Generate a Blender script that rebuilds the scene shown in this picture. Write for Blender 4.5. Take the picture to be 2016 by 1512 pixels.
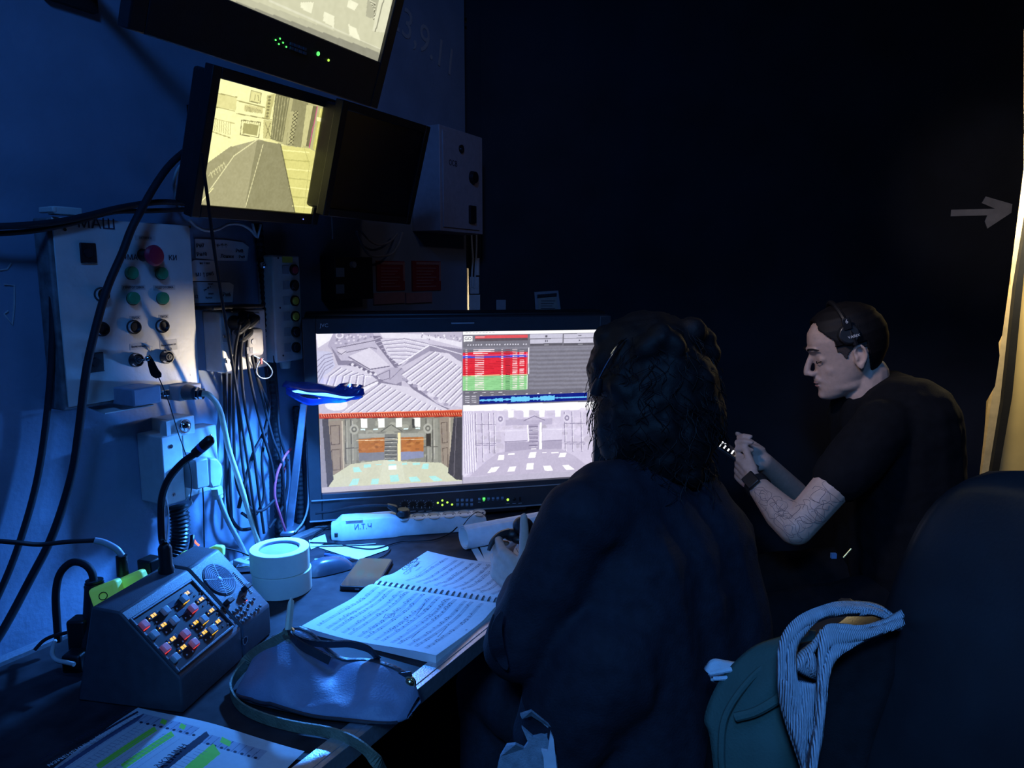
import bpy, math, random
import numpy as np
from mathutils import Matrix, Vector
random.seed(7); rng = np.random.default_rng(7)
for o in list(bpy.data.objects): bpy.data.objects.remove(o)
C = bpy.context.scene.collection
R = math.radians
# ------------------------------------------------------------ camera, world, exposure
FOC, CX, CY, PITCH, CH = 1456.0, 1008.0, 756.0, R(8.4), 1.377
cam_d = bpy.data.cameras.new('camera'); cam = bpy.data.objects.new('camera', cam_d); C.objects.link(cam)
cam_d.sensor_width = 36; cam_d.lens = 36*FOC/2016; cam_d.clip_start = .02
cam.location = (0, 0, CH); cam.rotation_euler = (math.pi/2-PITCH, 0, 0)
sc = bpy.context.scene; sc.camera = cam
sc.view_settings.view_transform = 'Standard'; sc.view_settings.look = 'None'
sc.view_settings.gamma = 1; sc.view_settings.use_curve_mapping = False
sc.view_settings.exposure = 0.0
W = bpy.data.worlds.new('dark_backstage'); sc.world = W; W.use_nodes = True
W.node_tree.nodes['Background'].inputs[0].default_value = (.02, .07, .30, 1)
W.node_tree.nodes['Background'].inputs[1].default_value = .02
# ------------------------------------------------------------ lights of the room, with added fill lights
def light(name, kind, loc, target, energy, col, size=.1, size_y=None, spread=None, cone=None, blend=.5):
    l = bpy.data.lights.new(name, kind); o = bpy.data.objects.new(name, l); C.objects.link(o)
    o.location = loc; l.energy = energy; l.color = col
    o.rotation_euler = (Vector(target)-Vector(loc)).to_track_quat('-Z', 'Y').to_euler()
    if kind == 'AREA':
        l.size = size
        if size_y: l.shape = 'RECTANGLE'; l.size_y = size_y
        if spread: l.spread = spread
    else: l.shadow_soft_size = size
    if cone: l.spot_size = cone; l.spot_blend = blend
    return o
light('blue_work_light', 'AREA', (-.10, -.35, 2.75), (-.80, 1.0, 1.45), 6, (.05, .26, 1), .3, None, R(120))
light('dim_room_light', 'AREA', (.9, -.5, 2.9), (.5, 1.2, .8), 2, (.10, .36, 1), .5)
light('garment_fill', 'AREA', (-.25, -.75, 2.25), (.50, .90, .70), 2.8, (.13, .41, 1), .25, None, R(55))  # added fill that brightens chair, garments and desk front; no known source
light('arrow_fill', 'SPOT', (.35, -.7, 2.3), (1.65, 2.6, 1.62), 36, (1, .86, .78), .05, cone=R(13), blend=1)  # added narrow spot, only there to brighten the arrow
light('corridor_lamp', 'POINT', (1.97, 2.88, 1.86), (2.4, 3, 0), 58, (1, .82, .46), .06)
light('man_fill', 'SPOT', (-.55, .85, 2.35), (.95, 1.88, .98), 52, (1, .86, .90), .12, cone=R(30), blend=.7)  # invented spot on the man, standing in for glow of the wall monitors
light('box_fill', 'SPOT', (1.7, .1, 2.7), (-.2, 2.4, 1.7), 5, (1, .78, .80), .08, cone=R(26), blend=.8)  # added warm spot to lift the electrical box; its lamp is made up
light('seam_lamp', 'POINT', (-.12, 2.95, 1.25), (0, 0, 0), 1.0, (1, .88, .70), .03)
# ------------------------------------------------------------ pixel geometry helpers (f, centre and pitch above)
cp, sp = math.cos(PITCH), math.sin(PITCH)
CAM = Vector((0, 0, CH))
def ray(x, y):
    u = (x-CX)/FOC; v = (y-CY)/FOC
    return Vector((u, cp-v*sp, -sp-v*cp))
def P(x, y, d): return CAM+ray(x, y)*d
def at_z(x, y, z=.75):
    r = ray(x, y); return CAM+r*((z-CH)/r.z)
def at_Y(x, y, Y): r = ray(x, y); return CAM+r*(Y/r.y)
def hit(M, x, y, off=0):                    # ray against the plane local y = -off of frame M, in local coordinates
    Mi = M.inverted(); c = Mi@CAM; r = Mi.to_3x3()@ray(x, y)
    t = (-off-c.y)/r.y; p = c+r*t
    return p
def frame(loc, az, tilt=0, roll=0):         # X along azimuth az (deg from +Y towards +X), front = local -Y
    return Matrix.Translation(loc)@Matrix.Rotation(R(90-az), 4, 'Z')@Matrix.Rotation(tilt, 4, 'X')@Matrix.Rotation(roll, 4, 'Y')
# ------------------------------------------------------------ materials
def srgb(c): c = np.asarray(c, float)/255; return np.where(c <= .04045, c/12.92, ((c+.055)/1.055)**2.4)
MATS = {}
def mat(name, col, rough=.5, metal=0, emit=None, es=1, var=.08, scale=60, bump=0, bscale=200, alpha=1, trans=0, coat=0, attr=False, wave=None, spec=None):
    if name in MATS: return MATS[name]
    m = bpy.data.materials.new(name); m.use_nodes = True; nt = m.node_tree; b = nt.nodes['Principled BSDF']
    b.inputs['Roughness'].default_value = rough; b.inputs['Metallic'].default_value = metal
    tc = nt.nodes.new('ShaderNodeTexCoord')
    c = tuple(col)+(1,)
    if attr:
        a = nt.nodes.new('ShaderNodeAttribute'); a.attribute_name = 'print'
        if attr == 'emit':
            b.inputs['Base Color'].default_value = (.01, .01, .01, 1)
            nt.links.new(a.outputs['Color'], b.inputs['Emission Color']); b.inputs['Emission Strength'].default_value = es
        else: nt.links.new(a.outputs['Color'], b.inputs['Base Color'])
    else:
        n = nt.nodes.new('ShaderNodeTexNoise'); n.inputs['Scale'].default_value = scale; n.inputs['Detail'].default_value = 5
        nt.links.new(tc.outputs['Object'], n.inputs['Vector'])
        r = nt.nodes.new('ShaderNodeValToRGB')
        r.color_ramp.elements[0].position = .3; r.color_ramp.elements[1].position = .7
        r.color_ramp.elements[0].color = tuple(x*(1-var) for x in c[:3])+(1,); r.color_ramp.elements[1].color = tuple(min(1, x*(1+var)) for x in c[:3])+(1,)
        nt.links.new(n.outputs['Fac'], r.inputs['Fac']); nt.links.new(r.outputs['Color'], b.inputs['Base Color'])
    if emit is not None and not attr:
        b.inputs['Emission Color'].default_value = tuple(emit)+(1,); b.inputs['Emission Strength'].default_value = es
    if bump:
        if wave:
            n2 = nt.nodes.new('ShaderNodeTexWave'); n2.inputs['Scale'].default_value = wave; n2.inputs['Distortion'].default_value = 1.5
            nt.links.new(tc.outputs['Object'], n2.inputs['Vector']); src = n2.outputs['Fac']
        else:
            n2 = nt.nodes.new('ShaderNodeTexNoise'); n2.inputs['Scale'].default_value = bscale; n2.inputs['Detail'].default_value = 4
            nt.links.new(tc.outputs['Object'], n2.inputs['Vector']); src = n2.outputs['Fac']
        bp = nt.nodes.new('ShaderNodeBump'); bp.inputs['Strength'].default_value = bump; bp.inputs['Distance'].default_value = .002
        nt.links.new(src, bp.inputs['Height']); nt.links.new(bp.outputs['Normal'], b.inputs['Normal'])
    if trans: b.inputs['Transmission Weight'].default_value = trans
    if coat: b.inputs['Coat Weight'].default_value = coat
    if alpha < 1: b.inputs['Alpha'].default_value = alpha
    if spec is not None: b.inputs['Specular IOR Level'].default_value = spec
    MATS[name] = m; return m
m_wall = mat('wall_paint', (.22, .27, .36), .75, var=.12, scale=9, bump=.5, bscale=90)
m_dwall = mat('black_paint', (.016, .018, .026), .8, var=.3, scale=6, bump=.3, bscale=60)
m_floor = mat('stage_floor', (.02, .02, .022), .6, var=.4, scale=8)
m_desk = mat('dark_laminate', (.036, .030, .034), .55, var=.45, scale=22, bump=.15, bscale=60, spec=.10)
m_alu = mat('aluminium', (.62, .64, .68), .33, .8, var=.12, scale=150, bump=.2, bscale=300)
m_black = mat('black_plastic', (.012, .012, .014), .42, var=.2, bump=.15, bscale=500)
m_black2 = mat('satin_black_plastic', (.020, .022, .026), .33, var=.2)
m_dgrey = mat('charcoal_plastic', (.080, .088, .105), .42, var=.12, bump=.25, bscale=900)
m_cable = mat('black_cable', (.016, .017, .022), .65, var=.2, spec=.3)
m_wcable = mat('white_cable', (.62, .62, .60), .5, var=.1)
m_beige = mat('beige_cable', (.55, .50, .38), .5, var=.1)
m_gcable = mat('grey_cable', (.34, .35, .37), .5)
m_steel = mat('grey_cabinet_paint', (.62, .60, .56), .45, var=.10, scale=14, bump=.3, bscale=70)
m_side = mat('worn_cabinet_edge', (.16, .16, .17), .6, var=.5, scale=40)
m_ivory = mat('ivory_plastic', (.62, .61, .58), .42, var=.06)
m_grey = mat('grey_plastic', (.36, .36, .38), .45, var=.08)
m_chrome = mat('chrome', (.8, .8, .82), .15, 1)
m_green = mat('green_button', (.02, .30, .13), .4, var=.1)
m_red = mat('red_button', (.42, .02, .05), .4, var=.1)
m_yellow = mat('yellow_button', (.75, .60, .08), .4)
m_paper = mat('white_paper', (.80, .80, .80), .8, var=.04, scale=30)
m_ink = mat('ink', (.02, .02, .04), .7)
m_red_sign = mat('red_sign', (.30, .03, .04), .6)
m_screen = mat('lit_screen', (0, 0, 0), .3, attr='emit', es=1.12)
m_print = mat('printed_sheet', (0, 0, 0), .75, attr=True)
m_skin = mat('skin', (.60, .42, .34), .5, var=.08, scale=80, bump=.12, bscale=500)
m_lips = mat('lips', (.45, .22, .19), .5)
m_hair = mat('dark_hair', (.006, .005, .006), .65, var=.3, bump=.25, bscale=260, spec=.3)
m_tshirt = mat('black_cotton', (.005, .0055, .008), .9, var=.25, bump=.5, bscale=500, spec=.2)
m_jacket = mat('navy_black_fabric', (.012, .014, .024), .8, var=.2, bump=.5, bscale=300, spec=.25)
m_leather = mat('black_leather', (.014, .016, .021), .36, var=.25, scale=12, bump=.10, bscale=220)
m_bag = mat('blue_leather', (.19, .27, .42), .50, var=.12, scale=30, bump=.35, bscale=320)
m_bagdark = mat('dark_bag_leather', (.03, .035, .05), .4, bump=.4, bscale=200)
m_strap = mat('olive_strap', (.16, .20, .15), .5, var=.2, bump=.6, bscale=300)
m_gold = mat('brass', (.7, .58, .35), .25, 1)
m_tape = mat('cream_tape', (.80, .84, .70), .5, var=.03)
m_core = mat('tape_core', (.30, .30, .37), .7)
m_lampblue = mat('blue_gel_film', (.01, .06, .42), .35, var=.2, bump=.5, bscale=30, coat=.5)
m_lampmetal = mat('brushed_lamp_metal', (.30, .34, .42), .3, .7)
m_neon = mat('fluorescent_yellow_plastic', (.62, .95, .25), .45, emit=(.25, .8, .1), es=.15, var=.04)  # faint emission put in to hold the yellow-green under blue light
m_denim = mat('light_knit', (.34, .42, .52), .9, var=.15, scale=120, bump=.8, wave=150)
m_olive = mat('dark_green_cloth', (.035, .085, .080), .85, var=.15, scale=15, bump=.4, bscale=300)
m_wood = mat('pale_wood', (.75, .62, .42), .6, var=.15, scale=25)
m_ywall = mat('yellow_wall', (.85, .68, .34), .75, var=.10, scale=5)
m_phoneglass = mat('phone_glass', (.06, .045, .035), .08, var=.3, scale=10)
m_ledg = mat('green_led', (.05, .6, .1), .4, emit=(.12, 1, .15), es=1.4)
m_ledy = mat('lime_led', (.5, .8, .1), .4, emit=(.55, 1, .08), es=1.2)
m_ledr = mat('red_led', (.8, .1, .05), .4, emit=(1, .12, .06), es=3)
m_ledp = mat('pink_led', (.8, .1, .2), .4, emit=(1, .15, .25), es=2)
m_ledw = mat('white_glow', (.8, .8, .8), .4, emit=(.95, .97, 1), es=1.5)
m_keylit = mat('red_lit_key', (.55, .40, .44), .3, emit=(.9, .07, .08), es=.07)
m_redglow = mat('red_key_glow', (.6, .1, .1), .3, emit=(1, .06, .06), es=.9)
m_key = mat('clear_key', (.42, .50, .54), .25)
m_amber = mat('amber_display', (.3, .2, .02), .4, emit=(1, .55, .03), es=1.1)
m_strip = mat('smoked_display', (.07, .09, .13), .25)
m_pinkc = mat('pink_cable', (.70, .09, .17), .5)
m_mbtn = mat('pale_key', (.30, .42, .55), .5)
m_chalk = mat('chalk', (.42, .40, .40), .9)
m_mark = mat('pale_marks', (.55, .58, .62), .6)
m_tattoo = mat('tattoo_ink', (.22, .16, .16), .6)
m_blue_ring = mat('blue_ring', (.02, .06, .4), .4)
# ------------------------------------------------------------ mesh builder
class G:
    def __init__(s): s.v = []; s.f = []
    def add(s, vs, fs):
        b = len(s.v); s.v += [tuple(v) for v in vs]; s.f += [tuple(i+b for i in f) for f in fs]; return s
    def box(s, c, d, M=None):
        c = Vector(c); vs = []
        for x in (-1, 1):
            for y in (-1, 1):
                for z in (-1, 1):
                    p = Vector((x*d[0]/2, y*d[1]/2, z*d[2]/2))
                    if M is not None: p = M@p
                    vs.append(c+p)
        return s.add(vs, [(0, 1, 3, 2), (4, 6, 7, 5), (0, 4, 5, 1), (2, 3, 7, 6), (0, 2, 6, 4), (1, 5, 7, 3)])
    def hexa(s, a, b):                      # two quads of four points each
        vs = list(a)+list(b)
        return s.add(vs, [(0, 1, 2, 3), (7, 6, 5, 4)]+[(i, i+4, (i+1) % 4+4, (i+1) % 4) for i in range(4)])
    def prism(s, poly, y0, y1):             # poly in (x,z), extruded along y
        n = len(poly); vs = [(x, y0, z) for x, z in poly]+[(x, y1, z) for x, z in poly]
        return s.add(vs, [tuple(range(n)), tuple(range(2*n-1, n-1, -1))]+[(i, i+n, (i+1) % n+n, (i+1) % n) for i in range(n)])
    def prismT(s, poly, fn):                # poly points through fn(a,b,level)
        n = len(poly); vs = [fn(a, b, 0) for a, b in poly]+[fn(a, b, 1) for a, b in poly]
        return s.add(vs, [tuple(range(n)), tuple(range(2*n-1, n-1, -1))]+[(i, i+n, (i+1) % n+n, (i+1) % n) for i in range(n)])
    def tube(s, pts, r, n=8, caps=True, closed=False, flat=1):
        pts = [Vector(p) for p in pts]; m = len(pts)
        rs = r if hasattr(r, '__len__') else [r]*m
        t0 = (pts[1]-pts[0]).normalized(); up = Vector((0, 0, 1)) if abs(t0.z) < .9 else Vector((1, 0, 0))
        nrm = (up-t0*up.dot(t0)).normalized(); vs = []
        for i, p in enumerate(pts):
            if closed: t = (pts[(i+1) % m]-pts[i-1])
            else: t = (pts[min(i+1, m-1)]-pts[max(i-1, 0)])
            t = t.normalized() if t.length > 1e-9 else t0
            nrm = nrm-t*nrm.dot(t)
            nrm = nrm.normalized() if nrm.length > 1e-6 else t.orthogonal().normalized()
            bi = t.cross(nrm)
            for k in range(n):
                a = 2*math.pi*k/n; vs.append(p+(nrm*math.cos(a)*flat+bi*math.sin(a))*rs[i])
        fs = []; mm = m if closed else m-1
        for i in range(mm):
            for k in range(n):
                j = (i+1) % m; fs.append((i*n+k, i*n+(k+1) % n, j*n+(k+1) % n, j*n+k))
        if caps and not closed: fs += [tuple(range(n-1, -1, -1)), tuple((m-1)*n+k for k in range(n))]
        return s.add(vs, fs)
    def cyl(s, a, b, r0, r1=None, n=20): return s.tube([a, b], [r0, r0 if r1 is None else r1], n)
    def lathe(s, prof, c=(0, 0, 0), M=None, n=32, close=False):  # prof of (r,z)
        c = Vector(c); vs = []
        for r, z in prof:
            for k in range(n):
                a = 2*math.pi*k/n; p = Vector((r*math.cos(a), r*math.sin(a), z))
                if M is not None: p = M@p
                vs.append(c+p)
        m = len(prof); fs = [(i*n+k, i*n+(k+1) % n, ((i+1) % m)*n+(k+1) % n, ((i+1) % m)*n+k) for i in range(m if close else m-1) for k in range(n)]
        if not close: fs += [tuple(range(n-1, -1, -1)), tuple((m-1)*n+k for k in range(n))]
        return s.add(vs, fs)
    def ell(s, c, r, M=None, n=16, m=10):
        c = Vector(c); vs = []; fs = []
        if not hasattr(r, '__len__'): r = (r, r, r)
        def q(x, y, z):
            p = Vector((x*r[0], y*r[1], z*r[2]))
            return c+(M@p if M is not None else p)
        vs.append(q(0, 0, 1))
        for j in range(1, m):
            t = math.pi*j/m
            for k in range(n): a = 2*math.pi*k/n; vs.append(q(math.sin(t)*math.cos(a), math.sin(t)*math.sin(a), math.cos(t)))
        vs.append(q(0, 0, -1)); L = len(vs)-1
        for k in range(n): fs.append((0, 1+k, 1+(k+1) % n)); fs.append((L, 1+(m-2)*n+(k+1) % n, 1+(m-2)*n+k))
        for j in range(m-2):
            for k in range(n): fs.append((1+j*n+k, 1+(j+1)*n+k, 1+(j+1)*n+(k+1) % n, 1+j*n+(k+1) % n))
        return s.add(vs, fs)
    def grid(s, fn, nu, nv):
        vs = [fn(i/nu, j/nv) for j in range(nv+1) for i in range(nu+1)]; w = nu+1
        return s.add(vs, [(j*w+i, j*w+i+1, (j+1)*w+i+1, (j+1)*w+i) for j in range(nv) for i in range(nu)])
    def limb(s, pts, rs, n=14):             # overlapping tapered segments and joints for remeshing
        for i, p in enumerate(pts): s.ell(p, rs[i], n=n, m=8)
        for i in range(len(pts)-1): s.cyl(pts[i], pts[i+1], rs[i], rs[i+1], n)
        return s
def spl(pts, k=6):
    pts = [Vector(p) for p in pts]
    if len(pts) < 3: return pts
    q = [pts[0]*2-pts[1]]+pts+[pts[-1]*2-pts[-2]]; out = []
    for i in range(1, len(q)-2):
        a, b, c, d = q[i-1:i+3]
        for j in range(k):
            t = j/k; out.append(.5*((2*b)+(c-a)*t+(2*a-5*b+4*c-d)*t*t+(3*b-a-3*c+d)*t**3))
    out.append(pts[-1]); return out
def setp(o, label=None, cat=None, group=None, kind=None):
    if label: o['label'] = label
    if cat: o['category'] = cat
    if group: o['group'] = group
    if kind: o['kind'] = kind
    return o
def ob(name, g, m, parent=None, bevel=0, M=None, smooth=35, seg=2, solid=0, label=None, kind=None):
    me = bpy.data.meshes.new(name); me.from_pydata(g.v, [], g.f); me.update()
    o = bpy.data.objects.new(name, me); C.objects.link(o); me.materials.append(m)
    if smooth:
        me.shade_smooth(); me.set_sharp_from_angle(angle=R(smooth))
    if parent: o.parent = parent
    if M is not None: o.matrix_local = M
    if solid:
        s = o.modifiers.new('thickness', 'SOLIDIFY'); s.thickness = solid; s.offset = 0
    if bevel:
        b = o.modifiers.new('bevel', 'BEVEL'); b.width = bevel; b.segments = seg; b.limit_method = 'ANGLE'; b.angle_limit = R(35)
    return setp(o, label, kind=kind)
def thing(name, label, cat, M=None, group=None):
    o = bpy.data.objects.new(name, None); C.objects.link(o); o.empty_display_size = .05
    if M is not None: o.matrix_world = M if isinstance(M, Matrix) else Matrix.Translation(M)
    return setp(o, label, cat, group)
def text(name, body, size, m, parent=None, M=None, ext=.0003, align='CENTER', sx=1, label=None):
    cu = bpy.data.curves.new(name, 'FONT'); cu.body = body; cu.size = size; cu.extrude = ext; cu.resolution_u = 3
    cu.align_x = align; cu.align_y = 'CENTER'
    t = bpy.data.objects.new(name+'_tmp', cu); C.objects.link(t)
    bpy.context.view_layer.update()
    me = bpy.data.meshes.new_from_object(t.evaluated_get(bpy.context.evaluated_depsgraph_get())); bpy.data.objects.remove(t)
    me.name = name; me.materials.clear(); me.materials.append(m)
    o = bpy.data.objects.new(name, me); C.objects.link(o)
    if parent: o.parent = parent
    o.matrix_local = (M or Matrix())@Matrix.Diagonal((sx, 1, 1, 1))
    if label: o['label'] = label
    return o
FRONT = Matrix.Rotation(R(90), 4, 'X')      # text plane to face local -Y, upright
def remesh(name, g, m, voxel, smooth=3, parent=None, M=None, label=None, fac=.5):
    o = ob(name, g, m, parent, M=M, smooth=0)
    r = o.modifiers.new('r', 'REMESH'); r.mode = 'VOXEL'; r.voxel_size = voxel; r.use_smooth_shade = True
    if smooth: s = o.modifiers.new('s', 'SMOOTH'); s.factor = fac; s.iterations = smooth
    bpy.context.view_layer.update()
    me = bpy.data.meshes.new_from_object(o.evaluated_get(bpy.context.evaluated_depsgraph_get()))
    old = o.data; o.modifiers.clear(); o.data = me; bpy.data.meshes.remove(old); me.name = name
    me.materials.clear(); me.materials.append(m); me.shade_smooth()
    return setp(o, label)
# ------------------------------------------------------------ printed canvases (colour attribute on a fine grid)
class Canvas:
    def __init__(s, w, h, bg, T=None):
        s.w, s.h = w, h; s.a = np.zeros((h, w, 3)); s.a[:] = bg; s.T = T
    def m(s, pts):
        q = [s.T(*p) if s.T else p for p in pts]
        return np.array([(u*(s.w-1), v*(s.h-1)) for u, v in q])
    def raw(s, q, col, al=1.0):
        x0, y0 = np.floor(q.min(0)).astype(int); x1, y1 = np.ceil(q.max(0)).astype(int)
        x0 = max(x0, 0); y0 = max(y0, 0); x1 = min(x1, s.w-1); y1 = min(y1, s.h-1)
        if x1 < x0 or y1 < y0: return
        X, Y = np.meshgrid(np.arange(x0, x1+1), np.arange(y0, y1+1)); ins = np.zeros(X.shape, bool); n = len(q)
        for i in range(n):
            xa, ya = q[i]; xb, yb = q[(i+1) % n]
            if ya == yb: continue
            c = ((ya > Y) != (yb > Y)) & (X < (xb-xa)*(Y-ya)/(yb-ya)+xa); ins ^= c
        sub = s.a[y0:y1+1, x0:x1+1]; sub[ins] = sub[ins]*(1-al)+np.array(col, float)*al
    def poly(s, pts, col, al=1.0): s.raw(s.m(pts), col, al)
    def rect(s, x0, y0, x1, y1, col, al=1.0): s.poly([(x0, y0), (x1, y0), (x1, y1), (x0, y1)], col, al)
    def line(s, pts, wd, col, al=1.0):
        q = s.m(pts)
        for a, b in zip(q[:-1], q[1:]):
            d = b-a; L = np.hypot(*d)
            if L < 1e-6: continue
            n = np.array([-d[1], d[0]])/L*wd/2; e = d/L*wd*.3
            s.raw(np.array([a+n-e, b+n+e, b-n+e, a-n-e]), col, al)
    def disc(s, c, rx, ry, col, al=1.0, n=18):
        s.poly([(c[0]+rx*math.cos(2*math.pi*k/n), c[1]+ry*math.sin(2*math.pi*k/n)) for k in range(n)], col, al)
    def noise(s, amt, k=6):
        for sc_, am in ((k, amt), (k*4, amt*.6)):
            n = rng.random((s.h//sc_+3, s.w//sc_+3))-.5
            yy = np.arange(s.h)/sc_; xx = np.arange(s.w)/sc_; y0 = yy.astype(int); x0 = xx.astype(int)
            fy = (yy-y0)[:, None]; fx = (xx-x0)[None]
            v = (n[y0][:, x0]*(1-fy)*(1-fx)+n[y0][:, x0+1]*(1-fy)*fx+n[y0+1][:, x0]*fy*(1-fx)+n[y0+1][:, x0+1]*fy*fx)
            s.a += v[..., None]*am*2
def sheet(name, cv, fn, m, parent=None, M=None, label=None):
    w, h = cv.w, cv.h; u = np.linspace(0, 1, w); v = np.linspace(0, 1, h)
    U, V = np.meshgrid(u, v); co = np.stack(fn(U, V), -1).reshape(-1, 3).astype(np.float32)
    i = np.arange(w*h).reshape(h, w); q = np.stack([i[1:, :-1], i[1:, 1:], i[:-1, 1:], i[:-1, :-1]], -1).reshape(-1, 4)
    me = bpy.data.meshes.new(name); me.vertices.add(w*h); me.vertices.foreach_set('co', co.ravel())
    me.loops.add(q.size); me.loops.foreach_set('vertex_index', q.ravel().astype(np.int32))
    me.polygons.add(len(q)); me.polygons.foreach_set('loop_start', np.arange(0, q.size, 4, dtype=np.int32))
    me.update(calc_edges=True); me.validate()
    at = me.color_attributes.new('print', 'FLOAT_COLOR', 'POINT')
    c = np.ones((w*h, 4), np.float32); c[:, :3] = srgb(np.clip(cv.a, 0, 255)).reshape(-1, 3); at.data.foreach_set('color', c.ravel())
    me.materials.append(m); me.shade_smooth()
    o = bpy.data.objects.new(name, me); C.objects.link(o)
    if parent: o.parent = parent
    if M is not None: o.matrix_local = M
    if label: o['label'] = label
    return o
# ============================================================ SETTING
WA = 28.0; WO = Vector((-.72, 1.48, 0)); MW = frame(WO, WA)          # wall frame: X along wall, -Y into the room
def wl(x, y, off=0): return hit(MW, x, y, off)
def struct(name, g, m, M=None, **k): return ob(name, g, m, None, M=M, kind='structure', smooth=0, **k)
s_end = wl(918, 500).x
g = G(); g.box(((s_end-2.6)/2, .05, 1.6), (s_end+2.6, .10, 3.2)); struct('wall_left', g, m_wall, MW)
g = G(); g.box((.5, 1.2, -.05), (6.4, 6.4, .1)); struct('floor', g, m_floor)
g = G(); g.box((.5, 1.2, 3.25), (6.4, 6.4, .1)); struct('ceiling', g, m_dwall)
YB = 2.62
# right-hand end of the black flat leans slightly and has chipped edges
edge = [(2016, 60), (2016, 330), (1998, 470), (1987, 560), (1973, 660), (1966, 675), (1968, 700), (1959, 760), (1942, 790), (1938, 850), (1925, 965), (1905, 1150), (1893, 1290)]
ep = [at_Y(x, y, YB) for x, y in edge]
xm_ = 1.60; g = G(); g.box(((xm_-.105)/2, YB+.02, 1.6), (xm_+.105, .04, 3.2))
es_ = [(ep[0].x+.04, 3.2)]+[(p.x, p.z) for p in ep]+[(ep[-1].x, 0)]
for (xa, za), (xb, zb_) in zip(es_[:-1], es_[1:]): g.prism([(xm_, za), (xa, za), (xb, zb_), (xm_, zb_)], YB, YB+.04)
struct('wall_back', g, m_dwall)
# doorway to the lit corridor
def strip(pts, Y, m, name, kind='structure', th=.02):
    q = [at_Y(x, y, Y) for x, y in pts]; g = G(); g.prism([(p.x, p.z) for p in q], Y, Y+th); return ob(name, g, m, kind=kind, smooth=0)
strip([(2040, 200), (1990, 380), (1990, 560), (1950, 800), (1926, 985), (1905, 1200), (1920, 1200), (1948, 985), (1977, 780), (2000, 600), (2050, 300)], 3.12, m_wood, 'trim_1')
strip([(2060, 200), (2000, 560), (1975, 790), (1943, 985), (1930, 1200), (1942, 1200), (1957, 985), (1993, 780), (2018, 520), (2080, 200)], 3.10, m_dwall, 'trim_2')
g = G(); g.box((2.6, 3.22, 1.6), (2.6, .04, 3.2)); struct('wall_corridor', g, m_ywall)
g = G(); g.box((1.62, 2.95, 1.6), (.04, .55, 3.2)); struct('wall_corridor_side', g, m_dwall)
# seam between the wall and the flat: slit of corridor light
g = G()
for y0, y1 in ((-700, 34), (44, 51), (57, 528), (632, 1500)):
    a = at_Y(921, y0, YB).z; b = at_Y(921, y1, YB).z
    g.box((-.145, YB+.02, (a+b)/2), (.09, .03, abs(a-b)))
g.box((-.127, YB+.019, 1.6), (.05, .032, 3.2)); g.box((-.178, YB+.019, 1.6), (.038, .032, 3.2))
struct('trim_3', g, m_dwall)
g = G(); g.box((-.05, YB+.45, 1.4), (.9, .04, 2.8)); struct('wall_seam_backing', g, m_wood)
g = G(); g.box((1.99, 1.2, 1.6), (.08, 2.5, 3.2)); struct('wall_right', g, m_dwall)
# pale post pieces beside the seam
def backbox(name, x0, y0, x1, y1, m, label, cat, th=.015, Y=YB, bevel=.001, **k):
    a = at_Y(x0, y0, Y); b = at_Y(x1, y1, Y); g = G(); g.box(((a.x+b.x)/2, Y-th/2, (a.z+b.z)/2), (abs(a.x-b.x), th, abs(a.z-b.z)))
    o = ob(name, g, m, bevel=bevel, **k); return setp(o, label, cat)
t = thing('cable_duct', 'short pale conduit stack fixed beside the bright slit under the grey electrical box', 'duct', at_Y(934, 560, YB))
o = backbox('duct_section', 926, 545, 944, 578, m_ivory, None, None, .03); o.parent = t; o.matrix_parent_inverse = t.matrix_world.inverted()
o = backbox('duct_section', 925, 580, 946, 610, m_ivory, None, None, .035); o.parent = t; o.matrix_parent_inverse = t.matrix_world.inverted()
g = G(); g.cyl(at_Y(939, 508, YB-.02), at_Y(939, 542, YB-.02), .009); o = ob('pipe_stub', g, m_ivory, t); o.matrix_parent_inverse = t.matrix_world.inverted()
g = G(); g.cyl(at_Y(930, 612, YB-.02), at_Y(931, 640, YB-.02), .007).cyl(at_Y(941, 612, YB-.02), at_Y(942, 640, YB-.02), .007); o = ob('pipe_stub', g, m_gcable, t); o.matrix_parent_inverse = t.matrix_world.inverted()
# paper arrow on the black flat
A = [(1872, 413), (1871, 426), (1943, 424), (1938, 436), (1943, 450), (1990, 419), (1992, 402), (1940, 387), (1932, 400), (1958, 411)]
g = G(); g.prism([(lambda p: (p.x, p.z))(at_Y(x, y, YB)) for x, y in A], YB-.003, YB-.0005)
setp(ob('arrow_sign', g, mat('grey_tape', (.50, .47, .46), .8, var=.2, scale=20), smooth=0), 'pale grey tape arrow pointing right on the black wall by the doorway', 'sign')
# clipped papers on the back wall
t = thing('clipboard', 'pale printed sheets clipped to a board above the right end of the large monitor', 'clipboard', at_Y(1080, 600, YB))
def bq(pts, Y): return [(at_Y(x, y, Y).x-t.location.x, at_Y(x, y, Y).z-t.location.z) for x, y in pts]
g = G(); g.prism(bq([(1052, 575), (1099, 572), (1108, 640), (1056, 640)], YB-.004), -.004, 0); ob('board', g, m_grey, t)
g = G(); g.prism(bq([(1059, 580), (1095, 578), (1102, 636), (1061, 636)], YB-.006), -.006, -.0045); ob('paper', g, mat('dull_paper', (.42, .40, .34), .8), t)
g = G(); g.prism(bq([(1058, 580), (1096, 577), (1096, 583), (1058, 586)], YB-.009), -.010, -.0065); ob('clip', g, m_black, t)
g = G()
for k in range(9): g.prism(bq([(1065, 592+k*5), (1093-(k % 3)*3, 592+k*5), (1093-(k % 3)*3, 593+k*5), (1065, 593+k*5)], YB-.007), -.0066, -.0061)
ob('printed_lines', g, m_ink, t, smooth=0)
backbox('wall_switch', 977, 590, 996, 615, m_grey, 'small dim wall switch right of the pale cable duct, above the large monitor', 'switch')
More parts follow.
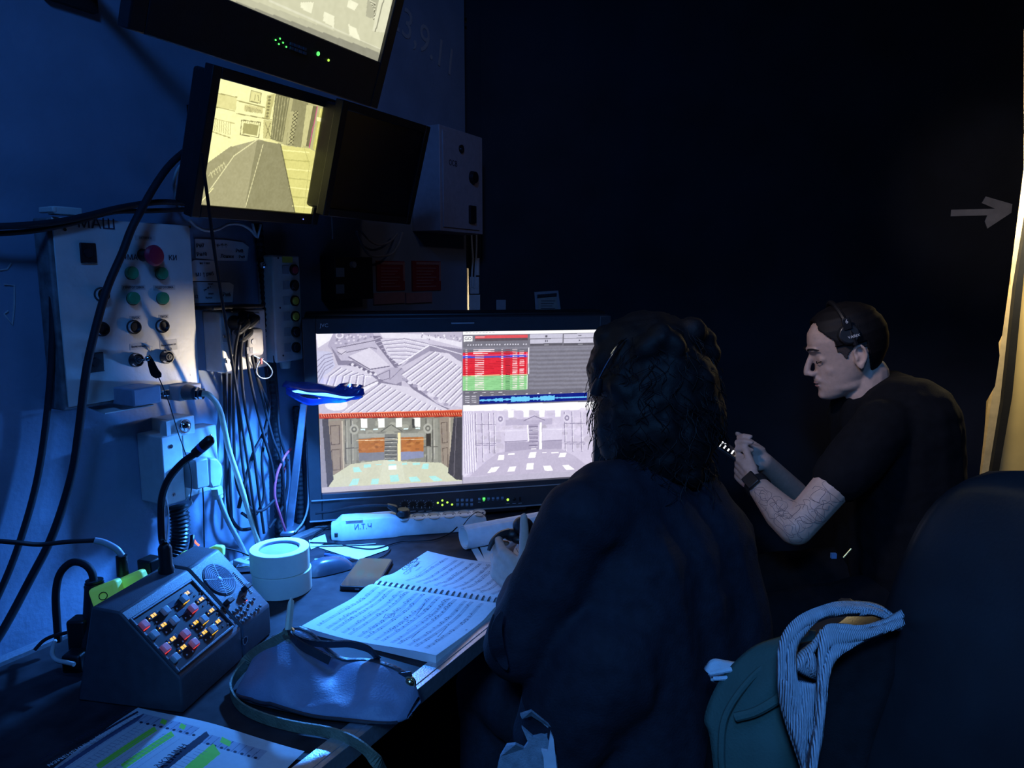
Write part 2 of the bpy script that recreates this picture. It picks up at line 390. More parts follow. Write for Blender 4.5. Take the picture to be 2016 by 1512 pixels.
# ============================================================ DESK
DA = 29.0; MD = frame((-.186, 1.0, .75), DA)                          # desk frame: X along front edge, +Y towards the wall
desk = thing('desk', 'long dark laminate desk with aluminium edge strips along the grey wall', 'desk', MD)
g = G(); g.box((.05, .315, -.0125), (2.3, .63, .025)); ob('desktop', g, m_desk, desk, bevel=.001)
g = G(); g.box((.05, .0, -.0115), (2.3, .030, .028)); g.box((.05, .006, .0027), (2.3, .024, .0018)); ob('edge_strip', g, m_alu, desk, bevel=.0006, label='worn aluminium strip along the front edge of the desk')
g = G(); g.box((.05, .628, -.0095), (2.3, .022, .034)); ob('edge_strip', g, m_alu, desk, bevel=.001, label='aluminium strip along the back edge of the desk')
for x, y in ((-1.0, .08), (-1.0, .55), (1.12, .08), (1.12, .55), (.1, .55)):
    g = G(); g.box((x, y, -.3875), (.05, .05, .725)); ob('leg', g, m_black2, desk, bevel=.003)
def dz(x, y, z=.75): return at_z(x, y, z)
def z_at(X, Y, py): v = (py-CY)/FOC; return CH-Y*(v*cp+sp)/(cp-v*sp)
# ============================================================ MONITORS
def mon_T(M, w, h): 
    def T(x, y): p = hit(M, x, y); return (p.x/w+.5, .5-p.z/h)
    return T
# ---- large monitor on the desk
SW, SH = .71, .3994
MM = frame((-.125, 1.854, 1.039), 90-14.0, R(3.4), R(0.2))
mon = thing('large_monitor', 'large black broadcast monitor on the desk showing four stage views', 'monitor', MM)
cs = 3.36
Tm0 = mon_T(MM, SW, SH)
# canvas coordinates are those of the photograph's screen corners mapped to the panel
def homog(src):
    A = []; b = []
    for (x, y), (u, v) in zip(src, [(0, 0), (1, 0), (1, 1), (0, 1)]):
        A.append([x, y, 1, 0, 0, 0, -u*x, -u*y]); b.append(u); A.append([0, 0, 0, x, y, 1, -v*x, -v*y]); b.append(v)
    h = np.linalg.solve(np.array(A, float), np.array(b, float))
    def T(x, y): w = h[6]*x+h[7]*y+1; return ((h[0]*x+h[1]*y+h[2])/w, (h[3]*x+h[4]*y+h[5])/w)
    return T
cv = Canvas(640, 360, (205, 200, 220), homog([(75, 117), (1938, 115), (1905, 1085), (103, 1175)]))
L = cv.line; Q = cv.poly
# quadrant 1: covered auditorium
Q([(60, 100), (1045, 100), (1045, 640), (60, 655)], (200, 194, 214))
Q([(75, 117), (200, 117), (190, 150), (85, 215)], (238, 236, 246))
Q([(190, 117), (450, 117), (470, 160), (440, 200), (215, 280), (150, 200)], (178, 172, 196))
for k in range(38): x = 205+rng.random()*240; y = 130+rng.random()*65; cv.disc((x, y), 8, 6, (214, 208, 226) if k % 2 else (150, 144, 168))
cv.disc((230, 133), 28, 22, (228, 224, 238)); cv.disc((230, 133), 17, 13, (176, 170, 192))
Q([(205, 215), (450, 150), (480, 215), (470, 270), (245, 300)], (190, 184, 206))
L([(210, 215), (460, 170)], 2, (122, 116, 138)); L([(225, 255), (440, 215), (475, 225)], 2, (132, 126, 148))
cv.disc((245, 240), 30, 18, (206, 200, 218)); L([(215, 240), (240, 258), (275, 236)], 1.5, (110, 105, 128))
Q([(495, 117), (1042, 150), (1042, 225), (820, 165), (520, 155)], (226, 222, 236))
Q([(760, 117), (1045, 117), (1045, 190), (800, 140)], (188, 182, 202))
for k in range(30): x = 770+rng.random()*270; y = 122+rng.random()*45+(x-770)*.08; cv.disc((x, y), 5, 5, (235, 232, 242) if k % 2 else (152, 146, 168))
Q([(450, 140), (500, 140), (640, 330), (600, 360), (470, 190)], (128, 122, 146))
for k in range(10): L([(455+k*17, 165+k*20), (500+k*17, 150+k*20)], 1.6, (190, 184, 206))
Q([(500, 160), (820, 165), (815, 215), (620, 330), (545, 265)], (208, 203, 222))
for k in range(6): L([(510+k*14, 175+k*23), (660, 160+k*27), (815-k*22, 195+k*20)], 2, (158, 152, 176)); L([(512+k*14, 182+k*23), (660, 168+k*27), (812-k*22, 202+k*20)], 1.6, (232, 229, 241))
Q([(700, 290), (825, 200), (825, 245), (640, 345)], (160, 154, 178)); L([(620, 330), (825, 205)], 2.5, (238, 236, 246))
Q([(825, 200), (1045, 235), (1045, 320), (880, 250), (825, 245)], (146, 140, 164)); L([(825, 205), (1045, 270)], 2, (222, 218, 234))
Q([(75, 230), (170, 240), (200, 330), (90, 470)], (196, 196, 224))
for k in range(5): L([(80, 300+k*40), (130, 260+k*26), (185, 250+k*20)], 2, (150, 146, 176))
Q([(170, 200), (240, 300), (320, 300), (480, 400), (640, 440), (640, 480), (430, 450), (330, 330), (220, 330)], (138, 132, 156))
Q([(290, 270), (430, 215), (560, 335), (430, 370)], (216, 211, 228)); L([(290, 275), (430, 360), (560, 340)], 2.5, (120, 114, 138))
for k in range(14): cv.disc((300+k*15, 310+k*7+rng.random()*16), 11, 8, (226, 222, 236) if k % 2 else (112, 106, 130))
Q([(120, 400), (225, 335), (340, 340), (440, 400), (490, 440), (330, 500), (130, 500)], (210, 205, 223))
for k in range(6): L([(130+k*50, 480), (160+k*46, 400), (235+k*38, 345+k*12)], 2.4, (150, 144, 170)); L([(140+k*50, 482), (170+k*46, 402), (243+k*38, 349+k*12)], 2.0, (238, 235, 246))
Q([(340, 500), (480, 430), (485, 450), (390, 505)], (236, 233, 243)); L([(330, 500), (485, 432)], 2, (128, 122, 146))
Q([(470, 400), (560, 350), (640, 350), (690, 420), (600, 460), (520, 440)], (182, 176, 198))
L([(480, 400), (560, 365), (560, 420), (480, 440)], 1.6, (128, 122, 146)); L([(640, 355), (560, 430)], 1.6, (140, 134, 158))
Q([(640, 400), (860, 250), (950, 260), (1042, 330), (1042, 620), (960, 600), (860, 560), (700, 450)], (214, 209, 226))
for k in range(11):
    a = (640+k*32, 395+k*21); b = (860+k*28, 245+k*18); L([a, b], 2.6, (152, 146, 170)); L([(a[0]+7, a[1]+5), (b[0]+7, b[1]+5)], 2.2, (240, 238, 247)); L([(a[0]+18, a[1]+11), (b[0]+18, b[1]+11)], 1.2, (186, 180, 204))
Q([(640, 420), (690, 440), (870, 590), (960, 630), (880, 640), (720, 500)], (130, 124, 148))
for k in range(9): cv.disc((660+k*34, 430+k*21), 17, 11, (222, 218, 234) if k % 2 else (168, 162, 186))
Q([(250, 640), (500, 450), (690, 480), (880, 600), (960, 640)], (212, 207, 224))
for k in range(13):
    a = (235+k*56, 642); b = (500+k*33, 452+k*15); L([a, b], 2.2, (154, 148, 172)); L([(a[0]+12, a[1]), (b[0]+10, b[1]+3)], 2.0, (238, 236, 246))
Q([(90, 560), (260, 560), (300, 520), (420, 500), (250, 640), (92, 645)], (196, 190, 210))
cv.disc((205, 590), 75, 40, (250, 248, 255), .75)  # reflected glow of the desk lamp, painted into the screen picture
# quadrant 3: coloured stage
Q([(88, 652), (1042, 636), (1042, 1110), (105, 1180)], (150, 146, 134))
Q([(90, 650), (1042, 634), (1042, 682), (92, 682)], (205, 78, 50))
for k in range(60): x = 96+k*16; L([(x, 652), (x+8, 672)], 1.3, (120, 36, 26)); L([(x+8, 655), (x+12, 668)], 1, (250, 190, 150))
L([(90, 650), (1042, 636)], 1.6, (250, 150, 110)); L([(92, 680), (1042, 680)], 1.6, (120, 40, 30))
Q([(260, 684), (950, 684), (900, 1000), (300, 1000)], (138, 138, 128))
cv.noise(0)
for k in range(90):
    x = 250+rng.random()*640; y = 690+rng.random()*290; c = 110+rng.random()*90; cv.disc((x, y), 12+rng.random()*22, 8+rng.random()*12, (c, c, c*.92), .45)
for x in (365, 480, 598, 718): Q([(x, 684), (x+44, 684), (x+44, 745), (x+2, 745)], (244, 244, 240))
Q([(706, 690), (722, 690), (726, 750), (708, 750)], (70, 70, 66))
for x, y in ((366, 758), (450, 757), (652, 757), (730, 755)): Q([(x, y-5), (x+30, y-5), (x+28, y+4), (x-2, y+4)], (225, 245, 245))
Q([(500, 770), (568, 725), (640, 770)], (158, 158, 146)); L([(500, 772), (568, 727), (640, 772)], 2, (96, 96, 88))
Q([(350, 785), (785, 785), (785, 810), (350, 812)], (166, 166, 156))
Q([(352, 818), (522, 812), (522, 908), (352, 912)], (176, 112, 52)); Q([(632, 812), (782, 812), (782, 908), (632, 908)], (180, 114, 56))
for k in range(40):
    x = (355+rng.random()*160) if k % 2 else (638+rng.random()*140); y = 820+rng.random()*80; cv.disc((x, y), 15, 8, (200, 140, 74) if k % 3 else (134, 80, 36), .4)
Q([(352, 912), (522, 908), (522, 960), (352, 965)], (128, 130, 140)); Q([(632, 908), (782, 908), (782, 948), (632, 965)], (138, 144, 176))
Q([(524, 790), (606, 790), (606, 960), (524, 960)], (122, 122, 116))
for k in range(6): L([(526, 812+k*26), (604, 812+k*26)], 1.6, (70, 70, 66)); L([(526, 820+k*26), (604, 820+k*26)], 1.2, (188, 188, 180))
Q([(612, 782), (628, 782), (631, 972), (609, 972)], (255, 236, 178)); L([(260, 830), (860, 826)], 1.2, (250, 235, 200), .8)
for x0 in (262, 300, 800, 842):
    Q([(x0, 690), (x0+38, 690), (x0+36, 980), (x0+3, 980)], (150, 150, 140)); L([(x0, 690), (x0+3, 985)], 1.6, (88, 86, 80)); L([(x0+12, 700), (x0+14, 960)], 1.2, (190, 188, 178))
for cx_ in (322, 812): cv.disc((cx_, 755), 30, 34, (176, 176, 166)); cv.disc((cx_, 755), 18, 20, (116, 116, 108)); cv.disc((cx_, 755), 8, 9, (180, 180, 170))
Q([(800, 790), (832, 790), (832, 875), (800, 875)], (60, 56, 46)); L([(262, 880), (350, 878)], 1.5, (96, 94, 88)); L([(785, 878), (880, 878)], 1.5, (96, 94, 88))
for a, b in (((152, 700), (250, 1055)), ((890, 690), (965, 1035))):
    Q([a, (b[0]-8, a[1]-8), b, (a[0]+14, b[1]-2)], (152, 140, 128)); L([(a[0]+12, a[1]+30), (b[0]-26, a[1]+26), (b[0]-24, 850), (a[0]+18, 855), (a[0]+12, a[1]+30)], 1.6, (100, 88, 80)); L([(a[0]+20, 890), (b[0]-22, 886), (b[0]-20, 1020), (a[0]+26, 1025), (a[0]+20, 890)], 1.6, (106, 94, 84)); L([(b[0]-8, a[1]), b], 3, (196, 186, 170))
Q([(300, 985), (520, 960), (640, 972), (900, 985), (1000, 1060), (1040, 1110), (150, 1140), (180, 1060)], (206, 208, 184))
Q([(520, 960), (640, 972), (660, 1110), (480, 1115)], (218, 222, 200), .6)
for q in ([(312, 1008), (352, 1005), (372, 1038), (318, 1042)], [(384, 990), (432, 988), (434, 1008), (386, 1012)], [(550, 990), (600, 988), (602, 1026), (548, 1028)], [(640, 984), (668, 982), (676, 994), (640, 996)], [(708, 984), (755, 982), (762, 996), (712, 998)], [(780, 990), (818, 990), (814, 1026), (768, 1024)], [(310, 1085), (356, 1082), (342, 1125), (284, 1130)], [(438, 1086), (486, 1083), (480, 1120), (430, 1124)], [(556, 1064), (612, 1060), (622, 1104), (562, 1110)], [(682, 1078), (735, 1074), (768, 1108), (698, 1112)], [(815, 1074), (862, 1072), (912, 1104), (850, 1108)], [(545, 962), (590, 962), (590, 970), (545, 970)], [(460, 988), (505, 987), (500, 994), (470, 995)]):
    Q(q, (176, 232, 228))
Q([(548, 1000), (602, 998), (602, 1026), (548, 1028)], (246, 250, 246))
Q([(92, 684), (150, 684), (182, 1088), (150, 1130), (104, 1170)], (84, 82, 88)); Q([(92, 684), (110, 684), (140, 1140), (104, 1172)], (150, 148, 164))
Q([(985, 684), (1042, 684), (1042, 1104), (1000, 1100), (945, 1055)], (70, 68, 76)); L([(1000, 690), (985, 1080)], 2, (108, 104, 114))
Q([(100, 1140), (1042, 1108), (1042, 1130), (103, 1178)], (190, 186, 200))
# quadrant 2: cue software
Q([(1043, 115), (1940, 113), (1938, 600), (1043, 612)], (118, 116, 128))
Q([(1043, 115), (1940, 113), (1940, 138), (1043, 140)], (248, 248, 252))
for k in range(9): L([(1065+k*22, 127), (1078+k*22, 127)], 1, (150, 150, 160))
Q([(1050, 150), (1108, 148), (1108, 184), (1050, 186)], (244, 244, 248))
Q([(1125, 148), (1476, 146), (1476, 166), (1125, 168)], (222, 84, 92)); Q([(1125, 168), (1476, 166), (1476, 182), (1125, 184)], (92, 84, 92)); L([(1130, 156), (1188, 156)], 1.5, (250, 210, 214))
for x0, x1 in ((1490, 1706), (1714, 1934)):
    for y0 in (144, 176): Q([(x0, y0), (x1, y0-2), (x1, y0+26), (x0, y0+28)], (196, 194, 212))
    Q([(x0, 208), (x1, 206), (x1, 218), (x0, 220)], (92, 90, 100)); L([(x0+95, 214), (x0+125, 213)], 1, (180, 180, 190))
Q([(1592, 150), (1606, 150), (1606, 164), (1592, 164)], (92, 90, 104)); L([(1594, 182), (1594, 196)], 1.6, (92, 90, 104)); L([(1604, 182), (1604, 196)], 1.6, (92, 90, 104))
Q([(1814, 180), (1826, 187), (1814, 195)], (92, 90, 104)); L([(1812, 156), (1830, 156)], 2, (110, 108, 120))
for k in range(24): cv.disc((1062+k*17.5, 208), 4.4, 4.4, (214, 212, 226) if k % 7 else (120, 118, 130))
Q([(1043, 226), (1938, 222), (1938, 234), (1043, 238)], (132, 130, 144))
for k in range(10): Q([(1484, 238+k*28), (1936, 236+k*28), (1936, 250+k*28), (1484, 252+k*28)], (132, 131, 146))
Q([(1043, 257), (1476, 255), (1474, 406), (1043, 412)], (222, 44, 60)); Q([(1043, 412), (1474, 406), (1474, 506), (1043, 510)], (146, 208, 146))
Q([(1043, 281), (1476, 279), (1476, 293), (1043, 296)], (58, 84, 206)); L([(1043, 278), (1476, 276)], 1.4, (240, 110, 190)); L([(1043, 411), (1474, 407)], 1.4, (250, 200, 150))
for k in range(23):
    y = 241+k*11.9; grn = y > 408
    lc = (170, 30, 44) if 257 < y < 408 else ((110, 170, 112) if grn else (90, 88, 98)); L([(1045, y+6), (1474, y+5.5)], .7, lc, .8)
    wc = (250, 232, 236); L([(1064, y), (1074, y)], 1.2, wc)
    x0 = 1126 if k > 2 else 1114; L([(x0, y), (x0+(58 if k > 2 else 140-45*(k == 2)), y)], 1.35, wc); L([(1300, y), (1311, y)], 1.3, wc)
    L([(1328, y), (1358, y)], 1.2, (120, 40, 50) if not grn else (60, 110, 70)); L([(1375, y), (1405, y)], 1.35, wc)
    if k % 5 or grn: L([(1422, y), (1450, y)], 1.35, wc)
L([(1470, 262), (1470, 405)], 1.2, (240, 150, 156)); L([(1481, 232), (1481, 404)], 1.8, (244, 244, 250)); L([(1472, 412), (1472, 504)], 2, (220, 246, 220))
Q([(1043, 514), (1938, 504), (1938, 530), (1043, 540)], (112, 110, 122))
for k in range(5): L([(1062+k*55, 524), (1085+k*55, 523)], 1.4, (205, 204, 214))
for k in range(4): L([(1062, 548+k*13), (1088, 548+k*13)], 1.3, (214, 212, 224)); L([(1104, 547+k*13), (1132, 547+k*13)], 1.3, (214, 212, 224))
Q([(1155, 548), (1872, 534), (1872, 586), (1155, 600)], (18, 30, 128))
for k in range(240):
    x = 1157+k*2.97; a = 2.0+3.0*abs(math.sin(k*.23))*(1 if k < 168 else .25)
    if 35 < k < 52 or 120 < k < 131: a += 5*rng.random()+2
    if 70 < k < 112 or 135 < k < 168: a += 8+4*rng.random()
    if k > 168: a = 2+rng.random()
    y = 575-(k*2.97)*.0195; L([(x, y-a), (x, y+a)], 1.5, (110, 200, 246))
for k in range(10): L([(1160+k*76, 542-k*1.4), (1172+k*76, 541.6-k*1.4)], 1.3, (220, 220, 230))
Q([(1043, 606), (1938, 594), (1938, 616), (1043, 630)], (250, 250, 254))
# quadrant 4: grey stage
Q([(1043, 630), (1938, 614), (1905, 1086), (1043, 1124)], (206, 198, 222))
Q([(1043, 630), (1938, 614), (1936, 650), (1043, 644)], (246, 243, 250))
for k in range(120):
    x = 1110+rng.random()*790; y = 650+rng.random()*270; c = 165+rng.random()*70; cv.disc((x, y), 10+rng.random()*22, 8+rng.random()*16, (c, c*.96, c*1.06), .45)
Q([(1043, 645), (1106, 648), (1138, 1030), (1060, 1080), (1043, 1080)], (222, 216, 236))
for k in range(5): L([(1050+k*14, 650), (1060+k*16, 1060)], 2, (180, 172, 200)); L([(1056+k*14, 650), (1066+k*16, 1050)], 1.6, (242, 238, 250))
for x in (1345, 1447, 1552, 1658): Q([(x, 645), (x+38, 645), (x+36, 690), (x+3, 692)], (255, 255, 255))
Q([(1330, 706), (1640, 700), (1640, 740), (1330, 745)], (184, 176, 202)); Q([(1462, 712), (1520, 684), (1580, 710)], (196, 188, 212)); L([(1450, 715), (1520, 683), (1590, 713)], 2, (138, 130, 158))
Q([(1324, 768), (1472, 766), (1472, 850), (1324, 855)], (214, 207, 230)); Q([(1575, 764), (1705, 762), (1705, 848), (1575, 850)], (214, 207, 230)); L([(1324, 852), (1472, 848)], 2, (150, 142, 170)); L([(1575, 850), (1705, 846)], 2, (150, 142, 170)); Q([(1324, 856), (1705, 850), (1705, 905), (1324, 925)], (172, 164, 190))
Q([(1484, 740), (1546, 738), (1546, 905), (1484, 908)], (166, 158, 184))
for k in range(6): L([(1486, 756+k*25), (1544, 755+k*25)], 1.5, (120, 112, 140)); L([(1486, 764+k*25), (1544, 763+k*25)], 1.2, (214, 208, 228))
L([(1475, 745), (1483, 850)], 3, (250, 246, 255)); Q([(1556, 728), (1569, 726), (1572, 908), (1552, 910)], (255, 253, 255)); L([(1230, 782), (1800, 772)], 1.2, (238, 234, 248), .8)
for x0 in (1128, 1170, 1215, 1250, 1720, 1770, 1830):
    L([(x0, 660), (x0+8, 985-(x0 > 1200)*60)], 1.8, (148, 140, 168)); L([(x0+6, 660), (x0+14, 980-(x0 > 1200)*60)], 1.4, (236, 232, 246))
for y in (735, 860, 872): L([(1130, y), (1265, y+3)], 1.6, (150, 142, 170)); L([(1722, y), (1860, y+3)], 1.6, (150, 142, 170))
for cx_ in (1295, 1738): cv.disc((cx_, 700), 26, 32, (216, 209, 230)); cv.disc((cx_, 700), 16, 19, (150, 142, 170)); cv.disc((cx_, 700), 7, 8, (216, 209, 230))
Q([(1280, 925), (1500, 905), (1700, 905), (1800, 960), (1900, 1040), (1905, 1055), (1090, 1080), (1200, 980)], (190, 182, 206))
for q in ([(1284, 942), (1322, 940), (1318, 972), (1276, 974)], [(1348, 930), (1390, 928), (1388, 940), (1344, 942)], [(1492, 926), (1536, 922), (1528, 960), (1480, 962)], [(1472, 998), (1518, 996), (1514, 1040), (1466, 1042)], [(1236, 1022), (1292, 1016), (1262, 1052), (1206, 1060)], [(1356, 1020), (1402, 1016), (1390, 1050), (1340, 1054)], [(1580, 1016), (1630, 1014), (1646, 1048), (1592, 1050)], [(1708, 1014), (1750, 1012), (1792, 1044), (1736, 1048)], [(1694, 932), (1738, 930), (1726, 960), (1682, 962)], [(1634, 926), (1682, 924), (1684, 934), (1634, 936)], [(1575, 926), (1602, 925), (1602, 932), (1575, 933)], [(1498, 900), (1534, 899), (1534, 905), (1498, 906)]):
    Q(q, (252, 249, 255))
Q([(1043, 1085), (1905, 1050), (1905, 1090), (1043, 1130)], (186, 180, 202))
L([(1042, 117), (1042, 1128)], 2.0, (150, 146, 166))
cv.noise(4, 3)
go_ = cv.T(1079, 167)
sheet('screen', cv, lambda U, V: ((U-.5)*SW, U*0-.001, (.5-V)*SH), m_screen, mon)
text('screen_lettering', 'GO', .0115, m_ink, mon, Matrix.Translation(((go_[0]-.5)*SW, -.0018, (.5-go_[1])*SH))@FRONT, .0001)
BL, BT, BB = .031, .036, .070
def bez(g, y0=-.014, y1=.02):
    x0, x1, z0, z1 = -SW/2, SW/2, -SH/2, SH/2; X0, X1, Z0, Z1 = x0-BL, x1+BL, z0-BB, z1+BT; yc = (y0+y1)/2; dy = y1-y0
    g.box(((X0+x0)/2, yc, (Z0+Z1)/2), (x0-X0, dy, Z1-Z0)).box(((X1+x1)/2, yc, (Z0+Z1)/2), (X1-x1, dy, Z1-Z0)).box((0, yc, (z1+Z1)/2), (x1-x0, dy, Z1-z1)).box((0, yc, (z0+Z0)/2), (x1-x0, dy, z0-Z0)); return g
ob('bezel', bez(G()), mat('monitor_bezel', (.045, .05, .06), .4), mon, bevel=.002)
g = G(); g.box((0, .045, 0), (SW+2*BL-.01, .06, SH+.09)).box((0, .09, -.02), (SW*.6, .05, SH*.6)); ob('housing', g, m_black, mon, bevel=.006)
g = G(); g.box((0, -.016, -SH/2-.014), (SW+2*BL-.012, .004, .002)).box((0, -.0145, -SH/2-.068), (SW+2*BL, .004, .003)); ob('trim_line', g, m_grey, mon)
zb = 0.75-MM.translation.z
g = G(); g.box((0, .06, zb+.015), (.34, .15, .012)).box((0, .06, (-SH/2-.02+zb)/2), (.12, .04, abs(-SH/2-.02-zb))); ob('stand', g, m_black, mon, bevel=.003)
def mp(x, y): return hit(MM, 600+x/cs, 620+y/cs, .014)
bt_f = MM
for i, x in enumerate((662, 715, 769, 821)):
    p = mp(x, 1255); g = G(); g.lathe([(.0085, 0), (.0085, -.006), (.007, -.011), (0.001, -.0112)], (p.x, -.0141, p.z), Matrix.Rotation(R(-90), 3, 'X').inverted()@Matrix.Rotation(0, 3, 'X'), 20)
    kn = ob('knob', g, m_black, mon)
    g = G()
    for k in range(9):
        a = R(-40+k*32.5); g.ell((p.x-math.cos(a)*.0122, -.0145, p.z+math.sin(a)*.0122), .0009, n=6, m=4)
    g.box((p.x, -.0262, p.z-.003), (.0015, .0005, .005)); g.box((p.x, -.0145, p.z-.0175), (.014, .0006, .0016)); ob('pointer', g, m_mark, kn)
for x, y in ((880, 1243), (910, 1227), (943, 1240), (910, 1257), (974, 1254)):
    p = mp(x, y); g = G(); g.ell((p.x, -.0145, p.z), (.0028, .0016, .0028), n=12, m=8); ob('indicator', g, m_ledy, mon, label='lime menu indicator')
for r_ in range(2):
    for k in range(4): p = mp(1010+k*31, 1222+r_*29); g = G(); g.box((p.x, -.0155, p.z), (.0066, .003, .0056)); g.box((p.x, -.0143, p.z-.0052), (.006, .0006, .0009)); ob('key', g, m_mbtn, mon)
for k in range(6):
    p = mp(1154+k*30.4, 1216-k*1.5); g = G(); g.box((p.x, -.0155, p.z), (.0062, .003, .0052)); g.box((p.x, -.0143, p.z-.0062), (.005, .0006, .0008))
    ob('key', g, m_ledg if k == 1 else m_mbtn, mon, label='green lit key' if k == 1 else None)
p = mp(1154, 1240); g = G(); g.box((p.x, -.0143, p.z), (.007, .0006, .001))
for x in (1343, 1385, 1424): p = mp(x, 1248-(x-1343)*.04); g.box((p.x, -.0143, p.z), (.009, .0006, .0012))
ob('key_legend', g, m_mark, mon)
p = mp(1343, 1222); g = G(); g.ell((p.x, -.0145, p.z), (.0034, .0022, .0034), n=12, m=8); ob('indicator', g, m_ledy, mon, label='yellow power lamp')
p = mp(1385, 1218); g = G(); g.ell((p.x, -.0145, p.z), (.0045, .0022, .0045), n=12, m=8); p = mp(1424, 1216); g.box((p.x, -.0155, p.z), (.004, .003, .010)); ob('power_button', g, m_black, mon)
p = hit(MM, 638, 641, .014); text('badge_lettering', 'JVC', .0125, mat('badge_silver', (.95, .95, .95), .4), mon, Matrix.Translation((p.x, -.0146, p.z))@FRONT, .0003)
p = hit(MM, 911, 636, .014); g = G(); g.box((p.x, -.0148, p.z), (.057, .002, .0035)); ob('tally_bar', g, m_grey, mon)
g = G()
for i in range(14):
    for j in range(7): q = mp(250+i*9, 1248+j*8-i*.3); g.box((q.x, -.0142, q.z), (.0013, .0006, .0009))
ob('speaker_holes', g, m_ink, mon)
# ---- tilted wall monitor with yellowish picture
def wall_monitor(M, w, h, bz, depth, label, name, arm=True, screen=None, scr_mat=None, bot=None):
    t = thing(name, label, 'monitor', M); bot = bot or bz
    x0, x1, z0, z1 = -w/2, w/2, -h/2, h/2; g = G()
    g.box((x0-bz/2, 0, (bz-bot)/2), (bz, .022, h+bz+bot)).box((x1+bz/2, 0, (bz-bot)/2), (bz, .022, h+bz+bot)).box((0, 0, z1+bz/2), (w, .022, bz)).box((0, 0, z0-bot/2), (w, .022, bot))
    ob('bezel', g, m_black, t, bevel=.002)
    g = G(); g.box((0, .03, 0), (w+bz, .045, h+bz)).box((0, .06, 0), (w*.6, .03, h*.6)); ob('housing', g, m_black, t, bevel=.006)
    if screen is not None: sheet('screen', screen, lambda U, V: ((U-.5)*w, U*0-.004, (.5-V)*h), m_screen, t)
    else: g = G(); g.box((0, -.002, 0), (w, .006, h)); ob('screen', g, mat('switched_off_glass', (.008, .009, .014), .2), t)
    # bracket back to the wall
    Mi = M.inverted()@MW; c = MW.inverted()@(M@Vector((0, .07, 0)))
    g = G(); g.cyl(Mi@Vector((c.x, -.01, c.z+.02)), (0, .07, 0), .014).box(Mi@Vector((c.x, -.008, c.z+.02)), (.09, .016, .12), (Mi.to_3x3()))
    ob('bracket', g, m_black, t, bevel=.001)
    return t
def shift(p, s): return CAM+(Vector(p)-CAM)*s
c1 = (380, 0); k1 = 3.15
MO = frame(shift((-.596, 1.873, 1.672), .822), 90-63.5, R(18.2), R(-.9))
cv = Canvas(260, 195, (236, 230, 160), homog([(168, 482), (840, 678), (705, 1330), (35, 1257)])); L = cv.line; Q = cv.poly
Q([(168, 482), (500, 575), (460, 860), (250, 900), (60, 1100)], (248, 244, 178))
for k in range(7): L([(150+k*20, 575+k*4), (146+k*20, 650+k*4)], 1.3, (205, 198, 132))
Q([(140, 570), (275, 600), (265, 680), (130, 655)], (226, 219, 150)); L([(140, 570), (275, 600)], 1.3, (170, 162, 104)); L([(130, 655), (260, 685)], 1.3, (170, 162, 104))
for k in range(9): L([(130+k*13, 730+k*3), (126+k*13, 800+k*4)], 1, (190, 183, 120))
L([(120, 725), (255, 760)], 1.5, (200, 192, 130)); L([(100, 800), (230, 850)], 1.5, (180, 172, 112))
Q([(360, 560), (420, 575), (412, 640), (350, 625)], (228, 222, 152)); L([(360, 560), (420, 575), (412, 640), (350, 625), (360, 560)], 1.3, (150, 144, 96)); L([(385, 585), (380, 620)], 1.3, (130, 124, 80)); L([(400, 588), (404, 622)], 1.2, (130, 124, 80))
Q([(320, 645), (430, 665), (425, 700), (315, 685)], (220, 212, 146))
for k in range(12): L([(325+k*8, 655+k*2), (330+k*8, 690+k*1)], 1, (140, 132, 86))
L([(275, 620), (440, 665)], 1.3, (170, 163, 106)); L([(270, 700), (480, 740)], 1.6, (160, 152, 100))
Q([(312, 758), (400, 772), (388, 838), (302, 822)], (172, 166, 108)); L([(300, 740), (412, 756), (398, 850), (290, 830), (300, 740)], 1.4, (140, 133, 88))
for k in range(9): L([(310+k*11, 742+k*2), (312+k*11, 752+k*2)], 1, (140, 133, 88))
Q([(455, 590), (500, 580), (470, 735), (435, 730)], (200, 193, 128))
for k in range(7): cv.disc((470-k*3, 600+k*20), 9, 7, (140, 134, 88)); 
Q([(430, 740), (480, 745), (465, 860), (425, 855)], (208, 201, 136)); L([(440, 760), (470, 850)], 1.3, (130, 124, 80)); L([(470, 760), (440, 850)], 1.3, (130, 124, 80))
Q([(505, 580), (840, 678), (800, 1000), (560, 900), (470, 860)], (186, 180, 128)); Q([(505, 580), (590, 604), (540, 880), (468, 860)], (132, 128, 90))
for k in range(5): L([(515+k*16, 590+k*5), (478+k*14, 850+k*6)], 1.2, (186, 180, 130))
Q([(610, 610), (700, 640), (660, 920), (560, 895)], (150, 145, 104)); Q([(590, 690), (640, 690), (600, 895), (565, 890)], (190, 184, 132))
for k in range(9): L([(612-k*4, 690+k*23), (636-k*4, 712+k*23)], 1.2, (80, 76, 52)); L([(636-k*4, 690+k*23), (608-k*4, 712+k*23)], 1.2, (80, 76, 52))
Q([(690, 650), (730, 660), (690, 900), (650, 920)], (206, 200, 142)); Q([(728, 655), (756, 662), (705, 915), (680, 905)], (122, 116, 82)); L([(755, 660), (700, 915)], 2, (214, 96, 140))
Q([(770, 672), (838, 680), (775, 970), (720, 920)], (204, 198, 108)); 
for k in range(5): L([(775+k*13, 675), (735+k*11, 930+k*8)], 1.5, (156, 150, 84) if k % 2 else (240, 234, 140))
Q([(750, 725), (785, 733), (782, 760), (748, 752)], (244, 240, 170))
Q([(60, 1040), (250, 900), (400, 860), (530, 900), (610, 1325), (35, 1257)], (172, 166, 126)); Q([(390, 865), (530, 890), (605, 1325), (305, 1285)], (148, 143, 106))
